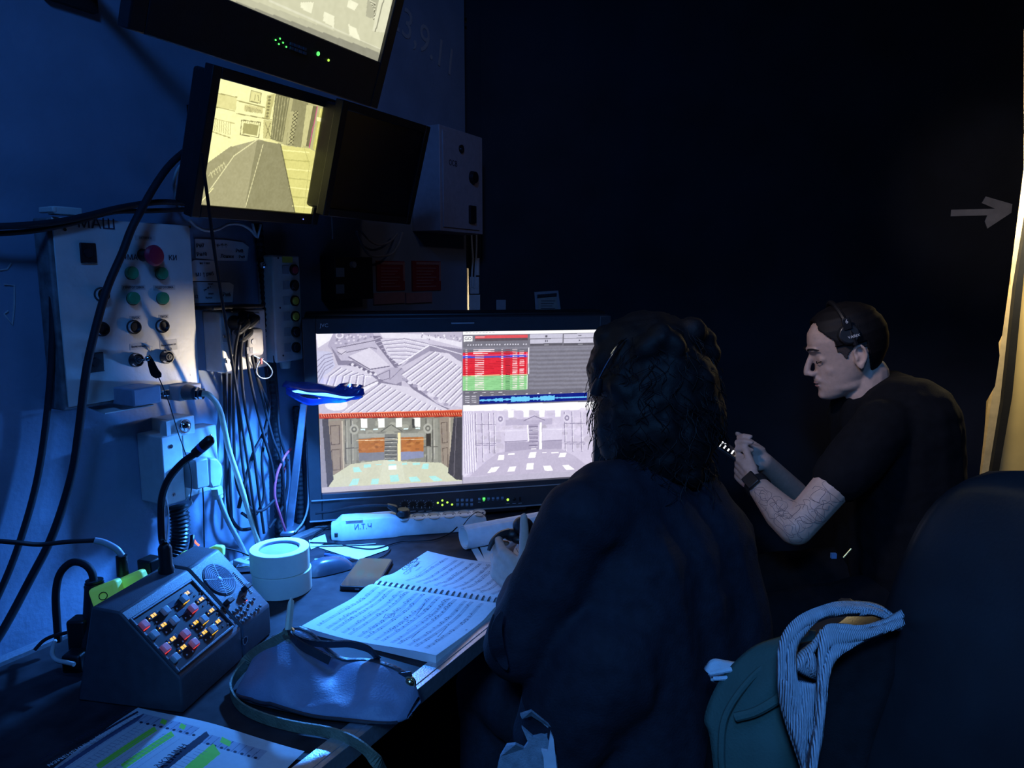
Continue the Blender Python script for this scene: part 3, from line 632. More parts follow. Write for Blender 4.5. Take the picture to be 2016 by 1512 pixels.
Q([(80, 1010), (230, 902), (290, 915), (100, 1160), (60, 1130)], (164, 158, 118)); L([(390, 862), (250, 960), (100, 1170)], 2, (226, 220, 168)); L([(425, 890), (310, 1280)], 1.6, (220, 214, 162)); L([(120, 1160), (40, 1250)], 2, (240, 234, 170))
for k in range(6): L([(95+k*16, 1085-k*12), (108+k*16, 1060-k*12), (118+k*16, 1090-k*12)], 1.2, (220, 214, 160))
Q([(530, 900), (700, 920), (780, 965), (705, 1330), (608, 1322)], (222, 215, 132))
for k in range(7): a = 930+k*58; L([(540+k*9, a), (700+k*2, a+16)], 2.2, (196, 190, 112) if k % 2 else (246, 240, 160))
L([(665, 900), (700, 1020), (660, 1320)], 1.2, (190, 184, 110)); L([(530, 900), (608, 1325)], 2, (104, 100, 70))
L([(168, 482), (35, 1257)], 2, (255, 255, 214)); cv.noise(5, 3)
m1 = wall_monitor(MO, .304, .228, .020, .05, 'small tilted wall monitor glowing yellow with a stage picture', 'wall_monitor', screen=cv, bot=.024)
p = hit(MO, 597, 430, .011); g = G(); g.ell((p.x, -.0115, -.228/2-.012), .0014, n=8, m=6); ob('indicator', g, mat('blue_led', (.1, .1, .8), emit=(.2, .25, 1), es=1.5), m1, label='blue power lamp')
# ---- big monitor overhead
q = P(740, 120, 1.27)
tw, th_ = .44, .2475
R0 = frame((0, 0, 0), 90-63, R(20), 0)
loc = q-(R0.to_3x3()@Vector((tw/2, 0, -th_/2))); MT = frame(loc, 90-63, R(20), 0)
hT = mon_T(MT, tw, th_)
cv = Canvas(300, 170, (190, 188, 160), lambda x, y: hT(c1[0]+x/k1, c1[1]+y/k1)); L = cv.line; Q = cv.poly
Q([(-600, -600), (1300, -600), (1300, 500), (1220, 320), (200, -60), (-600, -300)], (206, 204, 172))
Q([(180, -20), (1140, 320), (1160, 400), (190, 50)], (146, 144, 126)); L([(460, 0), (1150, 300)], 1.5, (220, 218, 190))
for q_ in ([(655, 10), (735, 10), (720, 80), (655, 45)], [(800, 68), (865, 95), (862, 168), (795, 128)], [(955, -5), (1015, 20), (990, 62), (942, 38)], [(950, 145), (1000, 175), (1028, 250), (960, 215)], [(400, -160), (470, -140), (470, -60), (400, -90)], [(200, -240), (290, -220), (290, -130), (200, -160)], [(700, -180), (760, -160), (760, -90), (700, -120)]): Q(q_, (240, 238, 206))
Q([(1080, -100), (1160, -100), (1130, 120), (1060, 100)], (176, 174, 148))
for k in range(12): L([(1085+k*4, 0+k*9), (1120-k, 20+k*9)], 1.2, (120, 118, 98) if k % 2 else (224, 222, 192))
Q([(1160, -100), (1230, -100), (1190, 200), (1100, 190)], (222, 220, 190)); L([(1170, 0), (1120, 190)], 2, (150, 148, 126))
cv.noise(4, 4)
m2 = wall_monitor(MT, tw, th_, .022, .06, 'large tilted monitor at the very top with green indicator lights', 'wall_monitor', screen=cv, bot=.075)
for x, y in ((511, 248), (538, 239), (557, 264), (531, 273), (577, 290)):
    p = hit(MT, c1[0]+x/k1, c1[1]+y/k1, .011); g = G(); g.ell((p.x, -.0115, p.z), .0013, n=8, m=6); ob('indicator', g, m_ledg, m2)
for (x, y), m, r_ in (((775, 333), m_ledg, .0034), ((839, 373), m_ledy, .0021)):
    p = hit(MT, c1[0]+x/k1, c1[1]+y/k1, .011); g = G(); g.ell((p.x, -.0115, p.z), (r_, .0015, r_), n=10, m=6); ob('indicator', g, m, m2, label='lime power lamp' if m is m_ledy else 'green lit button')
for r_ in range(2):
    for k in range(4): p = hit(MT, c1[0]+(608+k*27)/k1, c1[1]+(272+k*10+r_*26)/k1, .011); g = G(); g.box((p.x, -.012, p.z), (.006, .003, .004)); ob('key', g, m_dgrey, m2)
# ---- dark monitor switched off
pc = P(742, 330, 1.70); M3 = frame(pc, 27.5, R(16), 0)
w3 = .262; h3 = .27
wall_monitor(M3, .285, .205, .018, .05, 'switched-off dark monitor between the yellow-lit monitor and the grey electrical box', 'wall_monitor')
# ============================================================ LEFT WALL EQUIPMENT
def wthing(name, label, cat, px, py, group=None):
    p = wl(px, py); t = thing(name, label, cat, MW@Matrix.Translation((p.x, 0, p.z)), group); t['_s'] = 0; del t['_s']
    return t, p
class WB:                                  # builder in a wall thing's own coordinates, from pixel positions on a plane off the wall
    def __init__(s, base): s.b = base
    def pt(s, x, y, off=0): q = wl(x, y, off); return Vector((q.x-s.b.x, q.y, q.z-s.b.z))
    def box(s, g, x0, y0, x1, y1, o0, o1, pl=None):     # the front face (offset o1) fills the pixel box
        a = s.pt(x0, (y0+y1)/2, o1); b = s.pt(x1, (y0+y1)/2, o1); xm = (x0+x1)/2; c = s.pt(xm, y0, o1); d = s.pt(xm, y1, o1)
        g.box(((a.x+b.x)/2, -(o0+o1)/2, (c.z+d.z)/2), (abs(b.x-a.x), abs(o1-o0), abs(c.z-d.z))); return g
    def cyl(s, g, x, y, r, o0, o1, r1=None, n=24):
        q = s.pt(x, y, o1); g.cyl((q.x, -o0, q.z), (q.x, -o1, q.z), r, r1 if r1 is not None else r, n); return g
def tx(par, base, body, x, y, off, size, m=None, name='lettering', sx=1, rot=0):
    q = wl(x, y, off)
    return text(name, body, size, m or m_ink, par, Matrix.Translation((q.x-base.x, -off-.0006, q.z-base.z))@FRONT@Matrix.Rotation(R(rot), 4, 'Z'), .0002, sx=sx)
# ---- control cabinet
PO = .045
cab, b = wthing('control_panel', 'pale grey steel control cabinet with green and red push buttons on the wall', 'control panel', 250, 600); w = WB(b)
g = G(); w.box(g, 108, 438, 383, 790, 0, PO-.003); ob('cabinet_body', g, m_side, cab, bevel=.003)
g = G(); w.box(g, 118, 436, 384, 784, PO-.003, PO); ob('front_plate', g, m_steel, cab, bevel=.0015)
for x, y in ((263, 537), (322, 538), (266, 587), (324, 587)):
    g = G(); w.cyl(g, x-3, y+1, .0125, PO, PO+.004); c = ob('green_button', g, m_black, cab, label='green push button in a black ring')
    g = G(); w.cyl(g, x, y, .0120, PO+.004, PO+.012, .0115); ob('button_cap', g, m_green, c, bevel=.001)
g = G(); w.cyl(g, 292, 502, .012, PO, PO+.016, .010); c = ob('emergency_stop', g, m_black, cab, label='large red mushroom stop button')
q = w.pt(311, 503, PO+.034); g = G(); g.lathe([(.010, 0), (.019, .004), (.020, .009), (.016, .014), (.008, .016), (.0001, .0163)], (q.x, -PO-.016, q.z), Matrix.Rotation(R(90), 3, 'X'), 28); ob('mushroom_cap', g, m_red, c)
for x, y in ((205, 580), (205, 648), (268, 644), (324, 642)):
    g = G(); w.cyl(g, x-3, y, .0135, PO, PO+.005); c = ob('black_button', g, m_black2, cab, label='black push button in a chrome ring')
    g = G(); q = w.pt(x, y, PO+.012); g.lathe([(.0115, 0), (.0115, .008), (.0095, .008), (.0095, 0)], (q.x, -PO-.004, q.z), Matrix.Rotation(R(90), 3, 'X'), 24, close=True); ob('chrome_ring', g, m_chrome, c)
    g = G(); w.cyl(g, x, y, .0095, PO+.004, PO+.009); ob('button_cap', g, m_black, c, bevel=.001)
for i, (x, y) in enumerate(((273, 709), (333, 703))):
    g = G(); w.cyl(g, x-4, y, .0135, PO, PO+.005); c = ob('key_switch', g, m_black2, cab, label='black key switch with the key in it' if i == 0 else 'black key switch with an empty keyhole')
    g = G(); q = w.pt(x-1, y, PO+.012); g.lathe([(.012, 0), (.012, .009), (.0105, .009), (.0105, 0)], (q.x, -PO-.004, q.z), Matrix.Rotation(R(90), 3, 'X'), 24, close=True); ob('chrome_ring', g, m_chrome, c)
    g = G(); w.cyl(g, x, y, .010, PO+.004, PO+.020, .0075); ob('switch_barrel', g, m_black, c, bevel=.001)
    g = G(); w.cyl(g, x+3, y, .0048, PO+.020, PO+.0212); ob('lock_core', g, m_chrome, c)
    if i: g = G(); q = w.pt(x+3, y, PO+.0214); g.box((q.x, -PO-.0215, q.z), (.001, .0006, .006), Matrix.Rotation(R(35), 3, 'Y')); ob('keyhole', g, m_ink, c)
for (x0, y0, x1, y1) in ((159, 478, 191, 519), (174, 694, 206, 733)):
    g = G(); w.box(g, x0, y0, x1, y1, PO, PO+.004); c = ob('square_socket', g, m_black, cab, bevel=.004, seg=3, label='black square socket cover')
    g = G(); w.cyl(g, (x0+x1)/2, (y0+y1)/2, .008, PO+.004, PO+.0055); ob('socket_centre', g, m_black2, c)
for (x0, y0, x1, y1) in ((198, 562, 222, 578), (191, 608, 225, 626)):
    g = G(); w.box(g, x0, y0, x1, y1, PO, PO+.0008); ob('label_sticker', g, m_ivory, cab)
for (x0, y0, x1, y1) in ((240, 561, 286, 571), (302, 561, 345, 571), (256, 622, 278, 630), (313, 620, 333, 628), (256, 676, 290, 688), (315, 669, 349, 690), (266, 464, 306, 474)):
    g = G(); w.box(g, x0, y0, x1, y1, PO, PO+.0006); ob('label_sticker', g, mat('grey_sticker', (.50, .48, .45), .6), cab)
tx(cab, b, 'МАШ', 190, 441, PO, .026, sx=1.1); tx(cab, b, 'ЯМА', 256, 507, PO, .014); tx(cab, b, 'КИ', 340, 508, PO, .014)
tx(cab, b, 'ПРИГОТОВКА', 263, 566, PO+.0008, .0062); tx(cab, b, 'ПОДГОТОВКА', 323, 566, PO+.0008, .0058)
tx(cab, b, 'ПУСК', 267, 626, PO+.0008, .006); tx(cab, b, 'ПУСК', 323, 624, PO+.0008, .006); tx(cab, b, 'Включение', 273, 682, PO+.0008, .0055); tx(cab, b, 'Включение 2Л', 332, 679, PO+.0008, .0048); tx(cab, b, '0   1   2', 331, 687, PO+.0008, .005); tx(cab, b, 'ОСТАНОВ', 286, 469, PO+.0008, .0055)
g = G(); w.box(g, 103, 406, 112, 418, .02, .06).box(w.pt(128, 416, .03), (.05, .02, .014)); ob('hinge_bracket', g, m_steel, cab, bevel=.002)
# screws
g = G()
for x, y in ((128, 452), (374, 446), (378, 738), (160, 770)): w.cyl(g, x, y, .003, PO, PO+.0012, n=10)
ob('screws', g, m_chrome, cab)
# folded paper scrap above the first key switch
g = G(); a = [w.pt(x, y, PO+.001) for x, y in ((279, 674), (297, 682), (296, 692), (288, 684))]; a2 = [p+Vector((0, -.006*(i % 2), 0)) for i, p in enumerate(a)]; g.add(a2, [(0, 1, 2, 3)]); ob('paper_scrap', g, m_ivory, cab, solid=.0005)
# ---- key with black cloth tag and cord
def wchain(pts): return [MW@wl(x, y, o) if not isinstance(o, tuple) else None for x, y, o in pts]
t = thing('key_tag', 'black cloth key tag hanging on a thin cord from the left key switch', 'key tag', MW@wl(288, 712, PO+.03))
Mi = t.matrix_world.inverted()
def rib(g, pts, wd, th=.002):               # flat band through world points facing the room
    q = [Mi@MW@wl(x, y, o) for x, y, o in pts]; q = spl(q, 4); L_ = []; R_ = []
    for i, p in enumerate(q):
        d = (q[min(i+1, len(q)-1)]-q[max(i-1, 0)]).normalized(); s = d.cross(Vector((0, 1, 0))).normalized(); k = i/(len(q)-1)
        ww = wd*(.45+.9*k if k < .85 else 1.2*(1-(k-.85)/.15*.5)); L_.append(p-s*ww/2); R_.append(p+s*ww/2)
    for i in range(len(q)-1): g.hexa([L_[i], R_[i], R_[i+1], L_[i+1]], [v+Vector((0, th, 0)) for v in (L_[i], R_[i], R_[i+1], L_[i+1])])
    return g
g = G(); rib(g, [(291, 701, PO+.035), (296, 712, PO+.045), (303, 730, PO+.05), (312, 744, PO+.05)], .016); ob('cloth_tag', g, m_tshirt, t, smooth=60)
g = G(); q0 = Mi@MW@wl(283, 710, PO+.022); q1 = Mi@MW@wl(291, 706, PO+.040); g.cyl(q0, q1, .003).ell(q1, .006, n=10, m=8); ob('key', g, m_chrome, t)
g = G(); g.tube(spl([Mi@MW@wl(x, y, o) for x, y, o in ((312, 742, .095), (322, 765, .10), (335, 800, .10), (350, 850, .10), (366, 895, .11), (374, 920, .11), (378, 950, .105), (374, 985, .10))]), .0011, 6); ob('cord', g, m_cable, t)
# ---- junction boxes below the cabinet
t, b2 = wthing('junction_box', 'blue-grey metal box under the left part of the control cabinet', 'junction box', 275, 775); w2 = WB(b2)
g = G(); w2.box(g, 262, 762, 318, 797, 0, .10); g2 = G(); ob('box_body', g, mat('bluegrey_metal', (.30, .33, .42), .45), t, bevel=.003)
g = G(); q = w2.pt(240, 800, .03); g.box(q, (.10, .05, .002), Matrix.Rotation(R(8), 3, 'X')); ob('label_flap', g, m_ivory, t)
t, b2 = wthing('junction_box', 'grey metal connector box with a cable gland at the right end under the control cabinet', 'junction box', 375, 770); w2 = WB(b2)
g = G(); w2.box(g, 353, 757, 398, 787, 0, .075); ob('box_body', g, m_grey, t, bevel=.003)
g = G(); w2.box(g, 322, 768, 336, 780, .03, .06); ob('coupling', g, m_chrome, t, bevel=.002)
q0 = w2.pt(368, 772, .077); q1 = w2.pt(385, 774, .10); q2 = w2.pt(397, 775, .11)
g = G(); g.cyl(q0, q1, .016, .013).cyl(q1, q2, .010, .011); gl = ob('cable_gland', g, m_dgrey, t)
g = G(); g.cyl(q1.lerp(q2, .2), q1.lerp(q2, .5), .0125, n=6).cyl(q1.lerp(q2, .8), q2+(q2-q1)*.3, .011); ob('gland_nut', g, m_chrome, gl)
def wcable(name, label, pts, r, m, group=None, n=8, cat='cable'):
    pp = [MW@wl(x, y, o) for x, y, o in pts]; g = G(); g.tube(spl(pp, 7), r, n); o = ob(name, g, m, smooth=60); return setp(o, label, cat, group)
wcable('cable', 'thick beige cable curving down from the gland of the connector box', [(393, 775, .11), (412, 778, .12), (432, 805, .115), (443, 850, .10), (452, 890, .10), (472, 950, .09), (490, 1010, .08), (512, 1080, .07)], .0058, m_beige)
# ---- upper small box with round lamp + lower switch box with plug
t, b2 = wthing('bell_box', 'small grey box with a round chrome push lamp above the lower switch box', 'button box', 350, 835); w2 = WB(b2)
g = G(); w2.box(g, 334, 822, 384, 858, 0, .055); ob('box_body', g, m_ivory, t, bevel=.002)
g = G(); w2.cyl(g, 365, 839, .014, .055, .060); c = ob('chrome_ring', g, m_chrome, t)
g = G(); q = w2.pt(365, 839, .060); g.ell((q.x, -.060, q.z), (.012, .008, .012)); ob('lamp_dome', g, m_chrome, c)
g = G(); w2.box(g, 328, 829, 336, 858, .055, .075); ob('bracket_tab', g, m_ivory, t)
t, b2 = wthing('switch_box', 'light grey two-gang switch box low on the wall behind the gooseneck microphone', 'switch box', 350, 920); w2 = WB(b2)
g = G(); w2.box(g, 322, 855, 362, 992, 0, .075); ob('box_body', g, m_ivory, t, bevel=.003)
g = G(); w2.box(g, 362, 842, 430, 972, 0, .045); ob('socket_body', g, m_ivory, t, bevel=.003)
g = G(); w2.box(g, 322, 857, 362, 990, .075, .078); ob('cover_plate', g, mat('bright_plate', (.72, .72, .74), .35), t, bevel=.002)
for x, y in ((337, 879), (342, 974)):
    g = G(); w2.cyl(g, x, y, .0042, .078, .0795, n=14); c = ob('screw', g, m_chrome, t); g = G(); q = w2.pt(x, y, .0797); g.box((q.x, -.0797, q.z), (.006, .0006, .0012), Matrix.Rotation(R(30), 3, 'Y')).box((q.x, -.0797, q.z), (.0012, .0006, .006), Matrix.Rotation(R(30), 3, 'Y')); ob('screw_slot', g, m_ink, c)
g = G(); q = w2.pt(415, 858, .046); g.ell((q.x, -.046, q.z), (.004, .0015, .004)); ob('screw', g, m_chrome, t)
g = G(); w2.box(g, 368, 893, 384, 955, .045, .070); ob('socket_lid', g, m_grey, t, bevel=.003)
# plug in the socket
t, b2 = wthing('wall_plug', 'grey heavy-duty plug with a hexagonal gland in the lower switch box', 'plug', 415, 925); w2 = WB(b2)
g = G(); w2.box(g, 385, 903, 412, 962, .045, .105); ob('plug_body', g, m_grey, t, bevel=.004)
pts = [(412, 902), (428, 902), (438, 915), (439, 935), (434, 958), (418, 962), (412, 950)]
q = [w2.pt(x, y, .105) for x, y in pts]; g = G(); g.prism([(p.x, p.z) for p in q], -.105, -.060); ob('angled_cap', g, mat('pale_grey_plug', (.50, .51, .54), .4), t, bevel=.004)
q0 = w2.pt(426, 960, .085); q1 = w2.pt(428, 972, .085); q2 = w2.pt(430, 980, .085)
g = G(); g.cyl(q0, q1, .0125, n=6).cyl(q1, q2, .010, n=12); ob('gland_nut', g, mat('pale_grey_plug', (.5, .5, .5)), t)
wcable('cable', 'grey cable slanting down from the hexagonal gland of the wall plug', [(430, 978, .085), (438, 1000, .085), (452, 1032, .08), (470, 1065, .07), (492, 1108, .06)], .0055, m_gcable)
wcable('ripped_tie', 'small loose cable tie curled under the lower switch box', [(366, 985, .07), (372, 978, .08), (378, 990, .08), (370, 1000, .07), (356, 1015, .06)], .0012, m_mark, cat='cable tie')
# black ribbed conduit below the switch box
def conduit(name, label, pts, r, n_rib, m=None, cat='conduit'):
    pp = spl([MW@wl(x, y, o) for x, y, o in pts], 8); N = n_rib*2
    L_ = [0]
    for a, c in zip(pp[:-1], pp[1:]): L_.append(L_[-1]+(c-a).length)
    out = []; rs = []
    for k in range(N+1):
        s = L_[-1]*k/N; i = max(j for j in range(len(L_)) if L_[j] <= s+1e-9); i = min(i, len(pp)-2)
        out.append(pp[i].lerp(pp[i+1], (s-L_[i])/max(1e-9, L_[i+1]-L_[i]))); rs.append(r if k % 2 else r*.82)
    g = G(); g.tube(out, rs, 14); return setp(ob(name, g, m or m_cable, smooth=20), label, cat)
conduit('corrugated_conduit', 'stretched black coiled hose under the lower switch box behind the intercom', [(350, 995, .045), (355, 1030, .05), (352, 1070, .05), (335, 1110, .05)], .020, 16, m_black2)
conduit('corrugated_conduit', 'long black corrugated conduit running down left of the button station', [(508, 440, .015), (514, 500, .015), (520, 560, .015), (527, 640, .018), (535, 720, .018), (541, 800, .02), (546, 900, .02), (548, 1000, .02), (550, 1080, .02)], .0105, 62)
conduit('corrugated_conduit', 'short black corrugated conduit just left of the large monitor frame', [(583, 800, .03), (586, 870, .03), (590, 940, .03), (592, 1040, .03)], .009, 26)
g = G(); q = MW@wl(519, 522, .028); g.ell(q, .009, n=12, m=8); setp(ob('conduit_clip', g, m_chrome), 'shiny metal clip around the long corrugated conduit', 'clip')
# ---- handwritten paper labels
def note(label, pts, lines, group='handwritten paper labels taped to the wall'):
    bx = sum(p[0] for p in pts)/len(pts); by = sum(p[1] for p in pts)/len(pts)
    t, b_ = wthing('paper_note', label, 'note', bx, by, group); w_ = WB(b_)
    g = G(); q = [w_.pt(x, y, .003) for x, y in pts]; g.prism([(p.x, p.z) for p in q], -.003, -.0022); ob('paper', g, m_paper, t, smooth=0)
    for s_, x, y, sz, rt in lines: tx(t, b_, s_, x, y, .0031, sz, rot=rt, name='handwriting')
note('torn handwritten label with two lines, topmost of the three beside the cabinet', [(384, 470), (440, 472), (478, 477), (490, 486), (487, 514), (430, 513), (386, 508)], [('Рм7', 394, 484, .011, 4), ('Рм10', 397, 501, .011, 4), ('←↑↑', 437, 484, .012, 0), ('Лонжи', 447, 505, .011, 0), ('Рм8', 471, 494, .011, 0), ('Рм9', 476, 506, .009, 0)])
note('small handwritten label in the middle of the three beside the cabinet', [(377, 516), (382, 512), (426, 513), (432, 553), (379, 553)], [('на 1 зал', 403, 518, .007, 0), ('М1 † рм5', 403, 540, .011, 4)])
note('widest bottom handwritten label marked in small letters above the socket box', [(379, 555), (452, 556), (460, 561), (458, 595), (381, 597)], [('пуал', 414, 559, .006, 0), ('рм № 7', 408, 568, .006, 20), ('окно', 415, 578, .006, 0), ('Купол', 411, 586, .006, 0), ('Рм6', 446, 580, .012, 0), ('12', 386, 584, .010, 0)])
# ---- double socket box with plugs
t, sb = wthing('socket_box', 'ivory surface socket box crammed with black plugs above the cable bundle', 'socket box', 480, 665); w3_ = WB(sb)
g = G(); w3_.box(g, 436, 610, 525, 728, 0, .055); ob('box_body', g, m_ivory, t, bevel=.004)
g = G(); w3_.box(g, 415, 604, 428, 732, 0, .012); ob('torn_wood_edge', g, mat('raw_wood', (.66, .52, .46), .8, var=.25), t, bevel=.002)
g = G(); w3_.box(g, 419, 601, 521, 609, 0, .070); ob('rubber_lid', g, m_black, t, bevel=.003)
g = G(); w3_.box(g, 460, 617, 512, 640, .055, .058); c = ob('upper_window', g, m_grey, t, bevel=.001)
g = G(); w3_.box(g, 439, 657, 456, 674, .055, .058); ob('lower_window', g, m_grey, t, bevel=.001)
for x, y in ((465, 627), (449, 711), (443, 662)):
    g = G(); w3_.cyl(g, x, y, .0035 if y != 711 else .0055, .055, .060, n=12); ob('screw', g, m_chrome, t)
t, sb = wthing('white_plug', 'large pale grey plug hanging on a wire loop at the right of the socket box', 'plug', 512, 675); w4 = WB(sb)
g = G(); w4.box(g, 486, 646, 522, 702, .055, .105); ob('plug_body', g, mat('aged_plug', (.30, .29, .30), .45), t, bevel=.010, seg=3)
g = G(); w4.cyl(g, 500, 673, .006, .105, .1065); ob('earth_mark', g, m_grey, t)
g = G()
for k in range(6): q = w4.pt(487+k*2.2, 690, .1065); g.box((q.x, -.1055, q.z), (.001, .001, .014))
ob('grip_ribs', g, m_grey, t)
g = G(); g.tube(spl([w4.pt(x, y, .10) for x, y in ((500, 700), (512, 706), (528, 718), (536, 732), (530, 743), (515, 744), (505, 733), (508, 716), (518, 706))]), .0013, 6); ob('wire_loop', g, mat('blue_wire', (.3, .45, .7), .4), t)
g = G(); q = w4.pt(514, 711, .101); g.box(q, (.004, .004, .012)); ob('red_crimp', g, m_ledr if False else m_red, t)
for i, (x, y, lab) in enumerate(((497, 626, 'upper right'), (478, 636, 'upper left'), (484, 652, 'lower'))):
    t, sb = wthing('black_plug', 'black mains plug pushed into the ivory socket box, %s one of the bunch' % lab, 'plug', x, y, 'black plugs in the socket box'); w4 = WB(sb)
    g = G(); w4.cyl(g, x, y, .016, .055, .085, .013); ob('plug_body', g, m_black, t, bevel=.002)
    g = G(); a = w4.pt(x, y, .085); a.y = -.080; c = w4.pt(x-14, y+22, .095); g.tube(spl([a, a+Vector((-.004, -.02, -.002)), c]), [.009]*6+[.008]*6+[.006], 10); ob('strain_relief', g, m_black, t)
bund = [[(478, 640, .09), (468, 690, .095), (466, 760, .08), (472, 850, .07), (480, 930, .07), (496, 1010, .06), (506, 1075, .05)],
        [(482, 640, .10), (474, 700, .10), (482, 800, .09), (498, 880, .08), (508, 960, .07), (520, 1050, .06)],
        [(490, 650, .10), (486, 700, .10), (500, 780, .09), (520, 860, .075), (538, 930, .06), (548, 1040, .05)],
        [(494, 650, .10), (496, 700, .10), (516, 780, .085), (536, 860, .07), (556, 920, .06), (562, 1040, .05)],
        [(472, 640, .10), (462, 700, .10), (460, 800, .09), (462, 900, .07), (468, 960, .07), (492, 1000, .07), (516, 1005, .07), (540, 985, .06)],
        [(500, 660, .09), (506, 740, .085), (528, 800, .08), (520, 850, .07), (500, 890, .07), (482, 950, .07), (470, 1000, .06)],
        [(540, 700, .04), (546, 780, .05), (550, 850, .06), (566, 920, .05), (560, 990, .05), (530, 1040, .05)],
        [(522, 720, .04), (530, 800, .05), (516, 900, .06), (520, 970, .06), (512, 1000, .06), (495, 1020, .06), (476, 1010, .06)]]
wh = ['outer left', 'second', 'third', 'fourth', 'lowest looping', 'crossing', 'right-hand', 'short looping']
for q, nm in zip(bund, wh): wcable('cable', 'thin black cable in the bundle under the socket box, the %s one' % nm, q, .0034 if nm != 'crossing' else .0042, m_cable, 'black cables under the socket box')
wcable('cable', 'pink cable curving beside the stem of the blue lamp', [(572, 884, .05), (560, 900, .06), (545, 935, .06), (541, 975, .06), (550, 1010, .06), (562, 1045, .05)], .003, m_pinkc)
wcable('cable', 'short red cable behind the stem of the blue lamp', [(567, 905, .03), (560, 925, .035), (557, 945, .035)], .0025, m_red)
wcable('cable', 'slim grey lamp cable hanging between the lamp stem and the large monitor', [(604, 870, .05), (606, 930, .06), (607, 990, .06), (598, 1025, .06), (580, 1048, .06)], .0024, m_gcable)
# ---- push-button station
t, sb = wthing('button_station', 'tall pale button station with square legends and yellow buttons left of the large monitor', 'button station', 560, 600); w5 = WB(sb); BO = .05
g = G(); w5.box(g, 540, 503, 594, 712, 0, BO); ob('box_body', g, m_ivory, t, bevel=.004)
g = G(); q = w5.pt(562, 725, BO-.02); g.cyl((q.x, -BO+.02, q.z+.02), (q.x, -BO+.02, q.z), .014, .011); ob('cable_gland', g, m_ivory, t)
g = G(); w5.box(g, 556, 505, 576, 517, BO, BO+.001); ob('yellow_label', g, m_yellow, t)
for k, m in enumerate((m_red, m_black2, m_yellow, m_yellow, m_black2, m_black2)):
    y = 531+k*30.6; x = 563+k*.8
    g = G(); w5.box(g, x-6.5, y-8.5, x+6.5, y+8.5, BO, BO+.0015); ob('legend_plate', g, m_grey, t, bevel=.0005)
    g = G(); w5.cyl(g, x+18, y, .0125, BO, BO+.006); c = ob('push_button', g, m_black, t, label={0: 'red push button', 2: 'yellow push button', 3: 'yellow push button'}.get(k))
    g = G(); w5.cyl(g, x+19, y, .0092, BO+.006, BO+.011); ob('button_cap', g, m, c, bevel=.001)
g = G()
for x, y in ((548, 508), (552, 606), (558, 700)): w5.cyl(g, x, y, .0022, BO, BO+.001, n=8)
ob('screws', g, m_ink, t)
# ---- electrical box far right of the wall
EO = .10
t, sb = wthing('electrical_box', 'grey metal electrical cabinet with a key lock high on the wall beside the dark monitor', 'electrical box', 900, 355); w6 = WB(sb)
g = G(); w6.box(g, 866, 258, 950, 458, 0, EO); ob('box_body', g, mat('lilac_grey_paint', (.40, .36, .40), .5), t, bevel=.002)
g = G(); w6.box(g, 873, 266, 944, 450, EO, EO+.004); d = ob('cabinet_door', g, mat('lilac_grey_paint', (.4, .4, .4)), t, bevel=.001)
g = G(); w6.cyl(g, 910, 293, .012, EO+.004, EO+.009); ob('lock', g, m_black, d)
g = G(); w6.cyl(g, 910, 294, .006, EO+.009, EO+.0105); ob('lock_core', g, m_chrome, t, label='chrome lock core')
g = G(); w6.cyl(g, 937, 349, .020, EO+.004, EO+.018, .017); ob('door_knob', g, m_black, d)
g = G(); w6.box(g, 927, 405, 938, 439, EO+.004, EO+.012); ob('hinge_plate', g, m_black, d)
tx(t, sb, 'ОСВ', 892, 322, EO+.004, .022)
def bcable(name, label, pts, r, m, Y=YB-.03):
    g = G(); g.tube(spl([at_Y(x, y, Y) for x, y in pts], 6), r, 8); return setp(ob(name, g, m, smooth=60), label, 'cable')
bcable('cable', 'left of two white cables dropping from the grey electrical box', [(928, 455), (929, 480), (931, 510), (929, 540), (930, 566)], .0032, m_wcable)
bcable('cable', 'right of two white cables dropping from the grey electrical box', [(938, 455), (938, 490), (936, 530), (934, 568)], .0032, m_wcable)
# ---- red notices and pale label strips
for (x0, x1, lab) in ((742, 797, 'dark red printed notice on the wall, the left one of two'), (812, 868, 'dark red printed notice on the wall, the right one of two')):
    t, sb = wthing('red_notice', lab, 'notice', (x0+x1)/2, 535, 'red notices under the dark monitor'); w7 = WB(sb)
    g = G(); w7.box(g, x0, 514, x1, 572, 0, .004); ob('board', g, m_red_sign, t)
    g = G(); w7.box(g, x0+8, 516, x1-4, 521, .004, .005); w7.box(g, x1-3, 516, x1, 553, .004, .005); ob('pale_border', g, mat('faded_pink', (.42, .22, .22), .7), t)
    g = G()
    for k in range(7): w7.box(g, x0+8, 527+k*6, x1-9-(k % 3)*5, 528.5+k*6, .004, .0046)
    ob('printed_lines', g, mat('faded_pink', (.4, .2, .2)), t)
for (x0, x1, y0, y1, lab) in ((737, 797, 576, 598, 'faded pale label strip under the left red notice'), (800, 851, 576, 596, 'faded pale label strip under the right red notice')):
    t, sb = wthing('label_strip', lab, 'label', (x0+x1)/2, 587); w7 = WB(sb); g = G(); w7.box(g, x0, y0, x1, y1, 0, .006); ob('strip', g, mat('faded_pink', (.4, .2, .2)), t)
t, sb = wthing('relay_box', 'dark wall box with two pale stickers above the large monitor', 'relay box', 685, 550); w7 = WB(sb)
g = G(); w7.box(g, 660, 505, 735, 590, 0, .05); ob('box_body', g, m_black2, t, bevel=.003)
for y0 in (527, 560): g = G(); w7.box(g, 662, y0, 678, y0+18, .05, .051); ob('sticker', g, m_grey, t)
g = G(); w7.cyl(g, 698, 521, .008, .05, .06); ob('lamp', g, m_grey, t)
